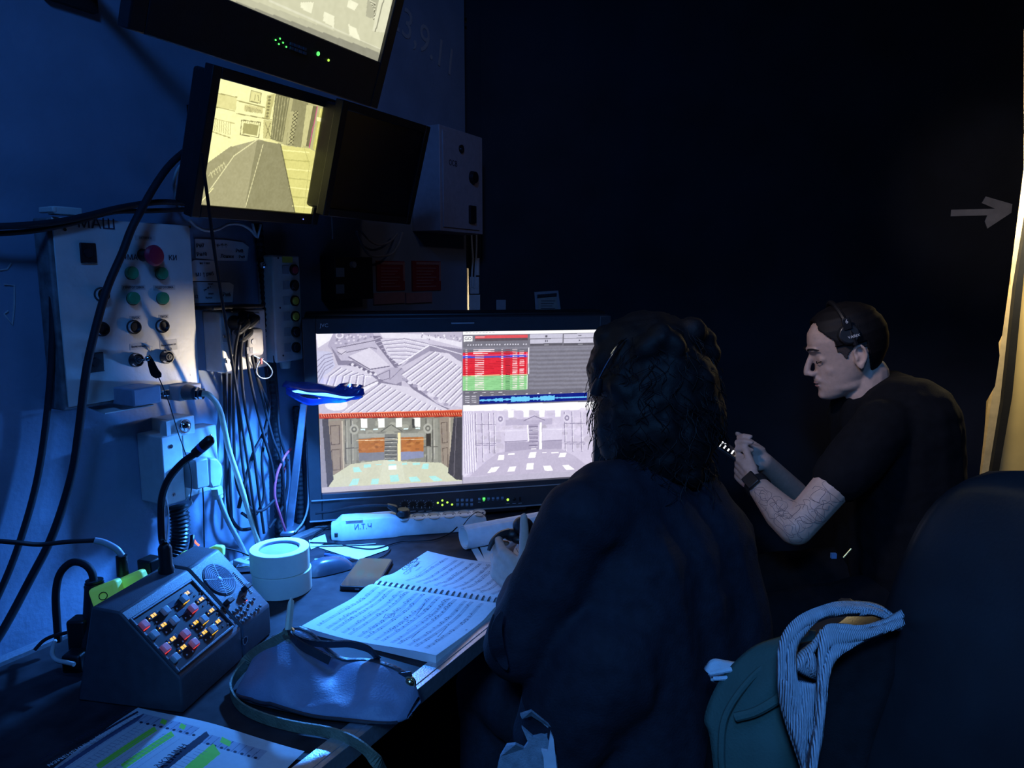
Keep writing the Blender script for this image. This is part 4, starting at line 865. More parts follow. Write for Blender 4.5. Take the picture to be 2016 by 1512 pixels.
# cables around the wall monitors
wcable('cable', 'grey looped cable hanging under the dark monitor, deeper curve', [(702, 455, .04), (712, 480, .05), (725, 500, .05), (745, 505, .05), (770, 500, .05), (784, 482, .05), (792, 458, .04)], .0035, m_gcable)
wcable('cable', 'grey looped cable hanging under the dark monitor, shallow curve', [(710, 455, .03), (730, 475, .03), (748, 482, .03), (768, 475, .03), (782, 460, .03)], .003, m_gcable)
wcable('cable', 'thin pale cable hanging right of the yellow-lit monitor', [(641, 325, .05), (648, 350, .05), (652, 390, .05), (653, 430, .05), (655, 470, .04)], .0018, m_gcable)
wcable('cable', 'white cable arc left of the yellow-lit monitor', [(375, 315, .02), (352, 330, .03), (343, 360, .03), (347, 390, .03), (358, 415, .02)], .0032, m_wcable)
wcable('cable', 'white cable sagging from the cabinet corner under the yellow-lit monitor', [(372, 433, .03), (388, 447, .03), (408, 454, .03), (430, 451, .03), (448, 442, .03), (470, 441, .03), (490, 450, .03), (505, 466, .02)], .0032, m_wcable)
wcable('cable', 'left stub of two short white cables under the yellow-lit monitor', [(497, 440, .03), (500, 452, .03), (505, 464, .02)], .003, m_wcable)
wcable('cable', 'right stub of two short white cables under the yellow-lit monitor', [(513, 442, .03), (510, 455, .03), (507, 468, .02)], .003, m_wcable)
wcable('cable', 'thick black cable sweeping from the monitor bracket across the control cabinet', [(400, 270, .05), (330, 330, .07), (268, 432, .09), (240, 500, .09), (212, 565, .09), (190, 640, .09), (170, 730, .09), (155, 850, .08), (140, 940, .07), (105, 1050, .06), (60, 1140, .05), (0, 1250, .05), (-60, 1330, .05)], .0068, m_cable)
wcable('cable', 'thick black cable dropping along the wall left of the control cabinet', [(112, 470, .03), (104, 560, .03), (103, 680, .03), (92, 820, .02), (72, 950, .02), (38, 1070, .02), (0, 1165, .02), (-50, 1260, .02)], .0058, m_cable)
wcable('cable', 'black cable running level above the control cabinet to the left', [(-40, 447, .05), (40, 444, .06), (110, 437, .06), (170, 425, .06), (240, 408, .06), (310, 398, .05), (370, 400, .04)], .0055, m_cable)
wcable('cable', 'second black cable running above the cabinet close under the first', [(-40, 462, .04), (60, 455, .05), (140, 440, .05), (220, 418, .05), (300, 415, .05), (380, 412, .03)], .0045, m_cable)
wcable('cable', 'thin black cord falling in front of the wall from the yellow-lit monitor', [(398, 300, .21), (402, 340, .205), (412, 415, .19), (423, 500, .17), (437, 590, .15), (452, 680, .13), (466, 770, .11), (486, 900, .10), (500, 1000, .09), (512, 1075, .07)], .0032, m_cable)
wcable('cable', 'thin dark wire hanging low on the wall right of the switch box', [(399, 960, .05), (401, 1000, .05), (402, 1070, .05), (404, 1110, .05)], .0015, m_cable)
wcable('cable', 'black cable pair along the wall right of the switch box', [(441, 735, .01), (443, 800, .01), (446, 900, .02), (450, 1000, .03), (470, 1040, .03), (500, 1040, .03)], .0042, m_cable)
wcable('cable', 'black cable hugging the wall behind the bundle', [(452, 735, .01), (452, 830, .01), (452, 920, .01), (456, 1020, .02)], .0034, m_cable)
# chalk marks
def wtext(label, body, x, y, size, m, rot=0, name='chalk_writing'):
    t, sb = wthing(name, label, 'writing', x, y); tx(t, sb, body, x, y, .001, size, m, 'chalk_strokes', rot=rot); return t
wtext('faint chalk numbers high on the dark wall right of the top monitor', '23,9.11', 835, 80, .12, m_chalk, -12)
t, sb = wthing('chalk_mark', 'faint chalk triangle scratched low on the far left wall', 'writing', 18, 590); g = G(); w8 = WB(sb)
g.tube([w8.pt(x, y, .0008) for x, y in ((8, 560), (28, 562), (28, 600), (24, 640), (8, 618), (16, 612))], .0016, 5); g.tube([w8.pt(x, y, .0008) for x, y in ((0, 532), (14, 530), (22, 518))], .0014, 5); ob('chalk_strokes', g, m_chalk, t)
# ============================================================ DESK OBJECTS
DT = .75
ZD = DT+.0012
def dthing(name, label, cat, loc, az=0, group=None):          # az: direction of local X, degrees from +Y towards +X
    return thing(name, label, cat, frame(loc, az), group)
# ---- blue lamp
LB = dz(570, 1046, DT); LT = P(598, 795, 1.715)
hl = P(563, 776, 1.735); hr = P(716, 776, 1.60); hr.z = hl.z = (hl.z+hr.z)/2
lamp = thing('desk_lamp', 'slim desk lamp with flat head wrapped in blue gel, left of the large monitor', 'lamp', LB)
L0 = Matrix.Translation(-LB)
g = G(); g.lathe([(.038, 0), (.038, .008), (.034, .012), (.008, .014)], (0, 0, 0), None, 28); ob('base', g, m_lampmetal, lamp, bevel=.001)
d = (LT-LB); s = Vector((d.y, -d.x, 0)); s = s.normalized() if s.length > 1e-4 else Vector((1, 0, 0))
sx_ = Vector((1, .2, 0)).normalized(); sy_ = Vector((-.2, 1, 0)).normalized()
g = G(); a = [sx_*.010*i+sy_*.005*j for i, j in ((-1, -1), (1, -1), (1, 1), (-1, 1))]; bq_ = [d+sx_*.008*i+sy_*.004*j for i, j in ((-1, -1), (1, -1), (1, 1), (-1, 1))]
g.hexa([v+Vector((0, 0, .012)) for v in a], bq_); ob('stem', g, m_lampmetal, lamp, bevel=.002, smooth=0)
ax = (hr-hl); hlen = ax.length; ax = ax.normalized(); side = Vector((-ax.y, ax.x, 0))
def headpt(u, v, top):
    w_ = .036*math.sqrt(max(0, 1-(2*u-1)**4))*(1-.25*u); z = (.011 if top else -.004)*(1-abs(2*v-1)**2.5)
    return (hl-LB)+ax*hlen*u+side*w_*(2*v-1)+Vector((0, 0, z+.010+.004*math.sin(u*9)*math.sin(v*7+u*5)))
g = G(); g.grid(lambda u, v: headpt(u, v, True), 26, 10); hd = ob('lamp_head', g, m_lampblue, lamp, solid=.0016)
g = G()
for k in range(3):
    u = .70+k*.11; q = [headpt(u, .2, True), headpt(u+.05, .35, True), headpt(u+.06, .8, True), headpt(u, .9, True)]; up = Vector((0, 0, .012))
    g.add([q[0], q[1]+up*.8, q[2]+up, q[3]+up*.3, q[1]], [(0, 1, 4), (1, 2, 4), (2, 3, 4), (0, 4, 3)])
ob('gel_fold', g, m_lampblue, lamp, solid=.0006)
g = G()
def skirt(u, v):
    a = 2*math.pi*u; uu = .5-.5*math.cos(a); vv = (1 if a < math.pi else 0); base = headpt(max(.02, min(.98, uu)), .5+.5*math.sin(a), True)
    return base+Vector((0, 0, -.014-.016*v*(1.0 if uu < .45 else max(0.15, 1.0-1.5*(uu-.45)))))
g.grid(skirt, 48, 3); ob('gel_skirt', g, mat('translucent_blue_gel', (.02, .18, .85), .4, trans=.6), lamp, solid=.0004)
g = G(); c_ = (hl-LB)+ax*hlen*.5+Vector((0, 0, .0005)); Mx = Matrix.Rotation(math.atan2(ax.y, ax.x), 3, 'Z'); g.box(c_, (hlen*.7, .03, .003), Mx); ob('light_strip', g, mat('blue_light_strip', (.2, .4, 1), .5, emit=(.12, .42, 1), es=3), lamp)
hc = hl+ax*hlen*.5
# ---- two rolls of cream tape
tb = dz(554, 1160, DT); tr = .0575
zt = z_at(tb.x, tb.y, 1077); hh = (zt-DT)/2
def ring(g, r0, r1, z0, z1, n=56): return g.lathe([(r1, z0+.0012), (r1-.0012, z0), (r0, z0), (r0, z1), (r1-.0012, z1), (r1, z1-.0012)], n=n, close=True)
for k, (dx, lab) in enumerate(((.0025, 'wide roll of cream tape at the bottom of the pair on the desk'), (0, 'wide roll of cream tape stacked on top of the other roll'))):
    t = thing('tape_roll', lab, 'tape roll', Vector((tb.x+dx, tb.y, DT+k*hh+.0004)))
    g = G(); ring(g, .040, tr, 0, hh-.0006); ob('tape_winding', g, m_tape, t)
    g = G(); ring(g, .0385, .0399, .001, hh-.0015); g.lathe([(.0384, .006), (.0384, hh-.006), (.001, hh-.0065)], n=40); ob('core', g, m_core, t)
# ---- intercom station
IF = Vector((-.474, .984, DT)); e1 = Vector((.195, .981, 0)).normalized(); e2 = Vector((-e1.y, e1.x, 0))
MI = Matrix(((e1.x, e2.x, 0, IF.x), (e1.y, e2.y, 0, IF.y), (0, 0, 1, IF.z), (0, 0, 0, 1)))
ic = thing('intercom_station', 'charcoal sloped intercom desk station with lit keys, speaker grille and gooseneck microphone', 'intercom', MI)
IW = .250; prof = [(0, 0), (0, .055), (.093, .149), (.14, .153), (.178, 0)]
def iprism(poly, x0, x1):                   # poly in (y,z)
    g = G(); n = len(poly); vs = [(x0, y, z) for y, z in poly]+[(x1, y, z) for y, z in poly]
    g.add(vs, [tuple(range(n)), tuple(range(2*n-1, n-1, -1))]+[(i, i+n, (i+1) % n+n, (i+1) % n) for i in range(n)]); return g
ob('housing', iprism([(y*.985+.001, z*.985) for y, z in prof], .002, .160), m_dgrey, ic, bevel=.003)
ob('speaker_housing', iprism([(y, z) for y, z in prof], .1615, IW), m_dgrey, ic, bevel=.004)
# slope frame: x along width, y up the slope, z out
sl = math.hypot(.093, .094); sa = math.atan2(.094, .093)
MSL = Matrix.Translation((0, 0, .055))@Matrix.Rotation(sa, 4, 'X')
MSW = MI@MSL
def islope(x, y): Mi = MSW.inverted(); c = Mi@CAM; r = Mi.to_3x3()@ray(120+x/3.6, 1000+y/3.6); t_ = (.003-c.z)/r.z; return c+r*t_
def sob(name, g, m, parent=ic, **k): 
    return ob(name, g, m, parent, M=MSL if parent is ic else None, **k)
q = [islope(x, y) for x, y in ((512, 795), (826, 1138), (1222, 838), (930, 517))]
x0 = min(q[0].x, q[1].x); wx0 = (q[0].x+q[1].x)/2; wx1 = (q[2].x+q[3].x)/2; wy0 = (q[1].y+q[2].y)/2; wy1 = (q[0].y+q[3].y)/2
g = G(); fr = .004
g.box((wx0-fr/2, (wy0+wy1)/2, .002), (fr, wy1-wy0+2*fr, .005)).box((wx1+fr/2, (wy0+wy1)/2, .002), (fr, wy1-wy0+2*fr, .005)).box(((wx0+wx1)/2, wy0-fr/2, .002), (wx1-wx0, fr, .005)).box(((wx0+wx1)/2, wy1+fr/2, .002), (wx1-wx0, fr, .005))
sob('panel_frame', g, m_dgrey, bevel=.001)
g = G(); g.box(((wx0+wx1)/2, (wy0+wy1)/2, .0005), (wx1-wx0, wy1-wy0, .003)); sob('key_panel', g, m_black2)
keys = [(583, 835, 1), (652, 905, 0), (733, 1000, 1), (803, 1070, 0), (735, 735, 0), (797, 805, 0), (875, 897, 1), (937, 963, 1), (868, 650, 2), (930, 715, 1), (1005, 795, 2), (1070, 865, 2)]
lampc = [(650, 765, 1), (722, 832, 1), (787, 932, 1), (862, 990, 1), (780, 690, 0), (850, 745, 0), (950, 816, 1), (1012, 885, 1), (888, 608, 1), (990, 650, 1), (1063, 730, 1), (1108, 808, 1)]
kk = thing  # noqa
for (x, y, st) in keys:
    p = islope(x, y); g = G(); g.box((p.x, p.y, .0055), (.0125, .0125, .008)); c = sob('key_cap', g, m_keylit if st == 1 else m_key, bevel=.0018, seg=3, label={0: None, 1: 'red-lit square key', 2: 'square key glowing faintly orange'}[st])
    if st: g = G(); g.box((p.x, p.y-.0062, .0045), (.0105, .0012, .005)); ob('key_glow', g, m_amber if st == 2 else m_redglow, c)
for (x, y, st) in lampc:
    p = islope(x, y); g = G(); g.box((p.x+.002, p.y, .0025), (.021, .0085, .002)); c = sob('name_display', g, m_strip, bevel=.0006)
    if st:
        g = G()
        for j, (dx, w_) in enumerate(((-.001, .0045), (.0045, .0035))):
            g.box((p.x+dx, p.y, .0038), (w_, .0052, .0006))
        g.box((p.x-.0085, p.y-.001, .0038), (.0016, .0016, .0006)); ob('lit_letters', g, m_amber, c)
g = G()
for x, y in ((823, 713), (680, 808), (748, 880), (786, 860), (885, 780), (920, 765), (950, 620), (988, 603), (1048, 668), (1012, 690), (832, 970), (895, 1040), (965, 860), (1000, 845), (1150, 835), (1185, 820), (1062, 915), (1028, 935), (936, 1015), (866, 945), (1110, 745)):
    p = islope(x, y); g.add([(p.x-.0018, p.y-.0012, .0025), (p.x+.0018, p.y-.0012, .0025), (p.x, p.y+.002, .0025), (p.x, p.y, .0045)], [(0, 1, 3), (1, 2, 3), (2, 0, 3), (0, 2, 1)])
ob('arrow_marks', g, m_mark, ic, M=MSL, kind='stuff')
spc = islope(1130, 500); g = G()
spR = .0315
for k in range(8):
    r_ = spR*(k+1.6)/9.6; n = 56
    for a0, a1 in ((0, 1),):
        g.tube([(spc.x+math.cos(2*math.pi*i/n)*r_, spc.y+math.sin(2*math.pi*i/n)*r_, .0012) for i in range(n)], .00120, 6, closed=True)
sob('grille_ring', g, mat('grille_blue_grey', (.42, .48, .58), .4), kind='stuff')
g = G(); g.lathe([(spR, .0002), (spR, .0010), (.001, .0010)], (spc.x, spc.y, 0), None, 48); sob('speaker_recess', g, m_ink)
g = G()
for a in (20, 65, 110, 155): v = Vector((math.cos(R(a)), math.sin(R(a)), 0))*spR; g.box((spc.x, spc.y, .0019), (2*spR, .0012, .0006), Matrix.Rotation(R(a), 3, 'Z')) if a in (65, 155) else None
g.ell((spc.x, spc.y, .0018), (.0045, .0055, .0012), n=16, m=6); sob('grille_spoke', g, mat('grille_blue_grey', (.3, .4, .5)))
for (ox, oy, rr, cc) in ((1210, 730, 3, 4),):
    for i in range(4):
        for j in range(3):
            p = islope(1222+i*23+j*30, 738-i*17+j*33); g = G(); g.ell((p.x, p.y, .003), (.0028, .0028, .0022), n=12, m=6); sob('keypad_button', g, m_dgrey)
for x, y in ((1340, 668), (1368, 645), (1385, 720), (1412, 697)):
    p = islope(x, y); g = G(); g.ell((p.x, p.y, .003), (.0028, .0028, .0022), n=12, m=6); sob('keypad_button', g, m_dgrey)
p = islope(1318, 650); g = G(); g.ell((p.x, p.y, .002), .0014, n=8, m=6); sob('indicator', g, m_ledp, label='pink indicator light')
for x, y, x2, y2 in ((1180, 672, 1150, 720), (1305, 572, 1300, 640)):
    p = islope(x, y); q_ = islope(x2, y2); g = G(); g.box((p.x, p.y, .007), (.016, .009, .012)).box((q_.x, q_.y, .003), (.008, .010, .003)); sob('volume_knob', g, m_black, bevel=.002)
g = G()
for k in range(13): p = islope(1022+k*9.5, 590+k*10.2); g.box((p.x, p.y, .0010), (.0055, .0010, .0016), Matrix.Rotation(0, 3, 'Z'))
for k in range(15): p = islope(1232+k*9, 450+k*10); g.box((p.x, p.y, .0010), (.0045, .0010, .0016))
sob('vent_slots', g, m_mark, kind='stuff')
g = G(); g.lathe([(.0075, 0), (.0075, .0016), (.0055, .0016), (.0055, 0)], (.165, -.0004, .030), Matrix.Rotation(R(90), 3, 'X'), 24, close=True); ob('jack_ring', g, m_chrome, ic)
g = G(); g.cyl((.165, .001, .030), (.165, -.0008, .030), .0052); ob('jack_hole', g, m_ink, ic)
# gooseneck
mb = MI.inverted()@P(318, 1125, 1.205); mb = Vector((mb.x, .118, .152))
MIi = MI.inverted(); dm = (MI@mb-CAM).dot(Vector((0, cp, -sp)))
g = G(); g.lathe([(.0125, -.004), (.0125, .004), (.0105, .008), (.0105, .038), (.008, .043), (.004, .044)], mb, None, 20); mk = ob('microphone_socket', g, m_black, ic)
def gp(x, y, dd=0): return MIi@P(x, y, dm+dd)
top = gp(318, 1085); neck = [Vector((mb.x, mb.y, mb.z+.043)), gp(319, 1060), gp(317, 1010), gp(320, 975, -.005), gp(333, 942, -.01), gp(358, 912, -.015), gp(384, 893, -.02)]
g = G(); g.tube(spl(neck, 8), .0058, 10); ob('gooseneck', g, m_black, ic)
tip = gp(414, 866, -.03); n0 = neck[-1]; v = (tip-n0)
g = G(); g.cyl(n0, n0+v*.38, .0078, .0082).cyl(n0+v*.55, tip-v*.08, .0086).ell(tip-v*.08, .0086); ob('microphone_capsule', g, m_black, ic)
g = G(); g.cyl(n0+v*.38, n0+v*.55, .0084); ob('blue_ring', g, mat('blue_ring_bright', (.04, .12, .6), .35), ic, label='blue ring round the microphone')
g = G(); g.tube(spl([top+Vector((.004, -.007, .01)), gp(321, 1060)+Vector((.002, -.006, 0)), gp(323, 1010)+Vector((.003, -.006, 0)), gp(325, 975), gp(323, 960)], 6), .0011, 6); ob('thin_wire', g, m_wcable, ic)
# ---- fluorescent adapters behind the intercom, with connectors
def brick(label, pts, d0, th, mark=None, group='fluorescent yellow adapters behind the intercom'):
    q = [P(x, y, d0) for x, y in pts]; c = sum(q, Vector())/4; t = thing('power_adapter', label, 'adapter', Vector((c.x, c.y, c.z)), group)
    n = (q[1]-q[0]).cross(q[3]-q[0]).normalized(); n = n if n.y > 0 else -n
    g = G(); g.hexa([p-c for p in q], [p-c+n*th for p in q]); ob('adapter_body', g, m_neon, t, bevel=.006, seg=3)
    if mark:
        a = q[0].lerp(q[2], .5)-c-n*.0012; u_ = (q[1]-q[0]).normalized(); w_ = (q[3]-q[0]).normalized()
        g = G(); g.tube([a+u_*math.cos(k*math.pi/8)*.007+w_*(math.sin(k*math.pi/8)*.006-.003) for k in range(16)], .0008, 6, closed=True)
        g.tube([a+u_*(math.cos(k*math.pi/8)*.006+.008)+w_*(math.sin(k*math.pi/8)*.005+.011) for k in range(7, 16)], .0008, 6); ob('drawn_mark', g, m_ink, t)
    return t
brick('fluorescent yellow adapter with a drawn loop, leftmost behind the intercom', [(170, 1163), (226, 1141), (240, 1190), (188, 1216)], 1.195, .022, True)
brick('fluorescent yellow adapter next to the looped one, left of the microphone base', [(230, 1141), (275, 1122), (285, 1150), (240, 1176)], 1.225, .022)
brick('fluorescent yellow adapter half hidden right of the microphone base', [(332, 1110), (360, 1085), (382, 1092), (345, 1125)], 1.34, .02)
brick('fluorescent yellow adapter behind the speaker end of the intercom', [(384, 1092), (420, 1075), (438, 1076), (437, 1100)], 1.40, .02)
def dcable(name, label, pts, r, m, cat='cable', group=None, n=8, k=7):
    g = G(); g.tube(spl([P(*p) for p in pts], k), r, n); return setp(ob(name, g, m, smooth=60), label, cat, group)
t = thing('connector', 'black round connector with a ribbed collar at the far left of the intercom', 'connector', P(180, 1240, 1.20))
O_ = t.location; g = G(); g.cyl(P(185, 1300, 1.19)-O_, P(186, 1155, 1.22)-O_, .019, .015); ob('connector_body', g, m_black, t, bevel=.002)
g = G()
for k in range(3): a = P(186, 1155-k*5, 1.22)-O_; g.cyl(a, a+Vector((0, 0, .003)), .0155-.001*k, None, 18)
ob('collar', g, m_black2, t)
g = G(); g.box(P(160, 1250, 1.20)-O_, (.03, .03, .06)).box(P(150, 1300, 1.17)-O_, (.03, .03, .03)); ob('plug_shell', g, m_black, t, bevel=.004)
dcable('cable', 'thick black cable arching over into the round connector left of the intercom', [(115, 1262, 1.24), (112, 1220, 1.23), (110, 1170, 1.22), (118, 1130, 1.22), (140, 1108, 1.22), (164, 1110, 1.22), (180, 1125, 1.22), (186, 1150, 1.22)], .0062, m_cable)
dcable('cable', 'black cable with a pale sleeve crossing in front of the blue wall', [(-40, 1062, 1.12), (30, 1068, 1.15), (80, 1072, 1.18), (130, 1067, 1.2), (188, 1064, 1.22)], .0038, m_cable)
dcable('cable_sleeve', 'pale heat-shrink sleeve bending down into a black connector', [(186, 1064, 1.22), (205, 1068, 1.225), (228, 1080, 1.23), (240, 1094, 1.235)], .0056, mat('pale_sleeve', (.5, .55, .62), .4), 'sleeve')
g = G(); g.cyl(P(239, 1094, 1.235), P(242, 1132, 1.24), .0088, .0095); setp(ob('connector', g, m_black, smooth=40), 'black connector at the end of the pale sleeve, above the second adapter', 'connector')
dcable('cable', 'short bright cable looping at the foot of the left connector', [(108, 1262, 1.19), (104, 1276, 1.17), (103, 1290, 1.155), (112, 1300, 1.145), (130, 1304, 1.14), (146, 1308, 1.135)], .0034, m_wcable)
dcable('cable', 'black cable lying between desk edge and plug at the far left', [(68, 1280, 1.22), (85, 1262, 1.23), (105, 1252, 1.23), (130, 1246, 1.22), (150, 1240, 1.21)], .003, m_cable)
t = thing('power_switch', 'small black rocker box standing beside the microphone base', 'switch', P(297, 1120, 1.27)); g = G(); g.box((0, 0, 0), (.03, .03, .04), Matrix.Rotation(R(-20), 3, 'Z')); ob('switch_body', g, m_black, t, bevel=.003)
dcable('cable', 'glossy black cable curling from behind the microphone to the coiled hose', [(340, 1130, 1.32), (358, 1115, 1.33), (372, 1090, 1.34), (378, 1068, 1.35), (379, 1055, 1.36)], .0042, m_black2)
g = G(); g.tube([P(382, 1063, 1.38), P(386, 1069, 1.38), P(392, 1074, 1.38)], .0018, 6); t = setp(ob('neon_indicator', g, m_ledr), 'small glowing red indicator behind the intercom', 'indicator')
dcable('cable', 'thin black wire trailing on the desk behind the intercom to the tape rolls', [(400, 1082, 1.42), (430, 1078, 1.46), (465, 1084, 1.5), (490, 1094, 1.5)], .0016, m_cable)
for i, (x, y, r_) in enumerate(((478, 1110, -30), (488, 1118, 10))):
    t = thing('cable_connector', ('grey' if i == 0 else 'silver')+' flat connector half hidden between the intercom and the tape rolls', 'connector', Matrix.Translation(dz(x, y, DT+.009))@Matrix.Rotation(R(r_), 4, 'Z')); g = G(); g.box((0, 0, 0), (.045, .016, .014)); ob('shell', g, m_grey if i == 0 else m_chrome, t, bevel=.002)
# ---- mouse
mc = dz(648, 1122, DT); MM2 = frame((mc.x, mc.y, DT), 55)
ms = thing('computer_mouse', 'black computer mouse right of the tape rolls', 'mouse', MM2)
def msh(u, v): a = (u-.5)*2; b = (v-.5)*2; wdt = .031*(1-.12*a*a)*math.sqrt(max(0, 1-a**6)); return (a*.054, b*wdt, .002+.026*(1-abs(b)**3)*max(0, 1-abs(a)**3.2)*(1-.15*a))
g = G(); g.grid(msh, 20, 14); g.grid(lambda u, v: (msh(u, 1-v)[0], msh(u, 1-v)[1], .0015), 20, 14); ob('mouse_shell', g, mat('satin_slate', (.06, .065, .085), .25), ms, smooth=50)
g = G(); g.lathe([(.0035, 0), (.0035, .001), (.0022, .001), (.0022, 0)], (-.025, .008, .0265), None, 16, close=True); ob('logo_ring', g, m_mark, ms)
# ---- phone
c4 = [dz(x, y, DT+.008) for x, y in ((706, 1101), (776, 1100), (743, 1160), (664, 1153))]
pcn = sum(c4, Vector())/4; ex = ((c4[1]-c4[0])+(c4[2]-c4[3])).normalized(); ey = Vector((-ex.y, ex.x, 0))
pl = (((c4[0]-c4[3])+(c4[1]-c4[2]))/2); 
MP = Matrix(((ex.x, ey.x, 0, pcn.x), (ex.y, ey.y, 0, pcn.y), (0, 0, 1, DT), (0, 0, 0, 1)))
ph = thing('phone', 'black smartphone lying face up beside the open score', 'phone', MP)
def rrect(hx, hy, r, n=6):
    o = []
    for cx_, cy_, a0 in ((hx-r, hy-r, 0), (-hx+r, hy-r, 90), (-hx+r, -hy+r, 180), (hx-r, -hy+r, 270)):
        o += [(cx_+r*math.cos(R(a0+90*k/n)), cy_+r*math.sin(R(a0+90*k/n))) for k in range(n+1)]
    return o
pw = ((c4[1]-c4[0]).length+(c4[2]-c4[3]).length)/4; phh = abs(pl.dot(ey))/2; sk = pl.dot(ex)/2/max(phh, 1e-3)
print('phone', pw*2, phh*2, sk, 'tape h', hh, 'lamp', LB, LT, hlen)
ang = math.atan2(pl.x, pl.y); 
MP = Matrix.Translation((pcn.x, pcn.y, DT))@Matrix.Rotation(-ang, 4, 'Z'); ph.matrix_world = MP
pw, phh = .038, .076
g = G(); g.prismT(rrect(pw, phh, .010), lambda a, b, l: (a, b, .001 if l == 0 else .0095)); ob('case', g, m_black2, ph, bevel=.0015)
g = G(); g.prismT(rrect(pw-.003, phh-.003, .008), lambda a, b, l: (a, b, .0094 if l == 0 else .0100)); ob('glass', g, m_phoneglass, ph)
g = G(); g.box((0, -phh-.0001, .005), (.009, .0012, .003)); ob('charging_port', g, m_chrome, ph)
# ---- spiral bound score
S0 = dz(738, 1156, DT+.006); S1 = dz(988, 1192, DT+.006)
lo0 = dz(600, 1240, DT+.003); lo1 = dz(884, 1312, DT+.003); up0 = dz(843, 1090, DT+.004)
sd = (S1-S0); sd.z = 0; slen = sd.length; sd = sd.normalized(); sn = Vector((-sd.y, sd.x, 0))
print('score spine', slen, 'low', (lo0-S0).length, (lo1-lo0).length, 'up', (up0-S0).length, 'angle', math.degrees(math.atan2(sd.x, sd.y)), (lo0-S0).dot(sd), (lo0-S0).dot(sn), (up0-S0).dot(sd), (up0-S0).dot(sn))
SL, SWd = .270, .195
MS = Matrix(((sd.x, sn.x, 0, S0.x), (sd.y, sn.y, 0, S0.y), (0, 0, 1, DT), (0, 0, 0, 1)))
score = thing('open_score', 'open spiral-bound sheet music book lying at the front of the desk', 'music score', MS)
def music(w, h, title):
    cv = Canvas(w, h, (203, 205, 208)); L = cv.line
    # u across from the spine outwards, v along the spine from the page top
    def t(a, b): return (a, b)
    y = .13 if title else .07
    if title:
        for a in range(1): L([(.2, .175), (.8, .175)], 1.2, (110, 114, 124))
    cv.disc((.5, .97), .01, .006, (120, 124, 130))
    nst = 5 if title else 7
    for k in range(nst*2):
        y = (.20 if title else .07)+k*(.74 if title else .86)/(nst*2)+(.012 if k % 2 else 0)
        for j in range(5): L([(.08, y+j*.0058), (.93, y+j*.0058)], 1.0, (116, 120, 132))
        L([(.08, y), (.08, y+.024)], 1.6, (50, 52, 62))
        for j in range(5): L([(.08+j*.2125, y), (.08+j*.2125, y+.024)], 1.0, (88, 92, 104))
        x = .12
        while x < .91:
            c = (52, 54, 66); yy = y+rng.random()*.022
            if rng.random() < .55:
                cv.disc((x, yy), .008, .0034, c); L([(x+.007, yy), (x+.007, yy-.018)], 1.0, c)
                if rng.random() < .5: L([(x+.007, yy-.018), (x+.035, yy-.016)], 1.6, c); cv.disc((x+.03, yy+.003), .008, .0034, c); L([(x+.036, yy), (x+.036, yy-.016)], 1, c)
            elif rng.random() < .4: L([(x, y+.002), (x+.014, y+.020)], 1.2, c)
            x += .028+rng.random()*.03
        if k % 3 == 0: L([(.3+rng.random()*.3, y-.012), (.5+rng.random()*.3, y-.016)], 1.2, (96, 100, 112))
    if not title:
        for q in ([(.45, .38), (.52, .36), (.56, .41), (.50, .43), (.47, .40)], [(.2, .72), (.36, .70)], [(.6, .55), (.8, .52)], [(.3, .86), (.5, .83)]): L(q, 1.8, (40, 42, 60))
    cv.noise(4, 5); return cv
def page_fn(sgn):
    def fn(U, V):
        y = sgn*(.010+U*SWd); z = .005+.010*np.exp(-((U-.08)/.16)**2)*(1-.25*V)+.004*np.sin(V*5+U*3)*U+.0035*U**3+(.004 if sgn < 0 else .002)
        x = V*SL+(-.036*U if sgn < 0 else .024*U); y = sgn*(.010+U*(SWd-.004)*(1+(.14 if sgn < 0 else -.12)*V))
        return x, y, z
    return fn
nr = 22
for sgn, nm in ((-1, 'near'), (1, 'far')):
    cvm = music(300, 400, sgn > 0)
    if sgn < 0: cvm.a = cvm.a
    # reading direction runs from the near page edge towards the far one
    if sgn < 0: cvm.a = cvm.a[:, ::-1]
    fn = page_fn(sgn)
    o = sheet('page', cvm, (lambda U, V, fn=fn: fn(U, V)), m_print, score)
    if sgn > 0: o.data.flip_normals() if False else None
    g = G(); f2 = fn
    def stack(u, v, l): 
        x, y, z = f2(np.array(u), np.array(v)); return (float(x), float(y), float(z)-.0006 if l else .0012)
    n_ = 10; g.grid(lambda u, v: stack(u, v, 1), n_, n_); g.grid(lambda u, v: stack(u, 1-v, 0), n_, n_)
    for e in range(4):
        def ed(u, v, e=e): a = (u, 0) if e == 0 else (u, 1) if e == 1 else (0, u) if e == 2 else (1, u); return stack(a[0], a[1], v > .5)
        g.grid(ed, n_, 1)
    ob('page_block', g, m_paper, score, smooth=0)
q_ = Matrix.Translation((.028, .010+.5*SWd, .0172))@Matrix.Rotation(R(90), 4, 'Z')
text('title_lettering', 'COPPÉLIA', .016, m_ink, score, q_, .0002); text('title_lettering', 'Prélude', .007, m_ink, score, Matrix.Translation((.042, .010+.5*SWd, .0170))@Matrix.Rotation(R(90), 4, 'Z'), .0002)
g0 = None
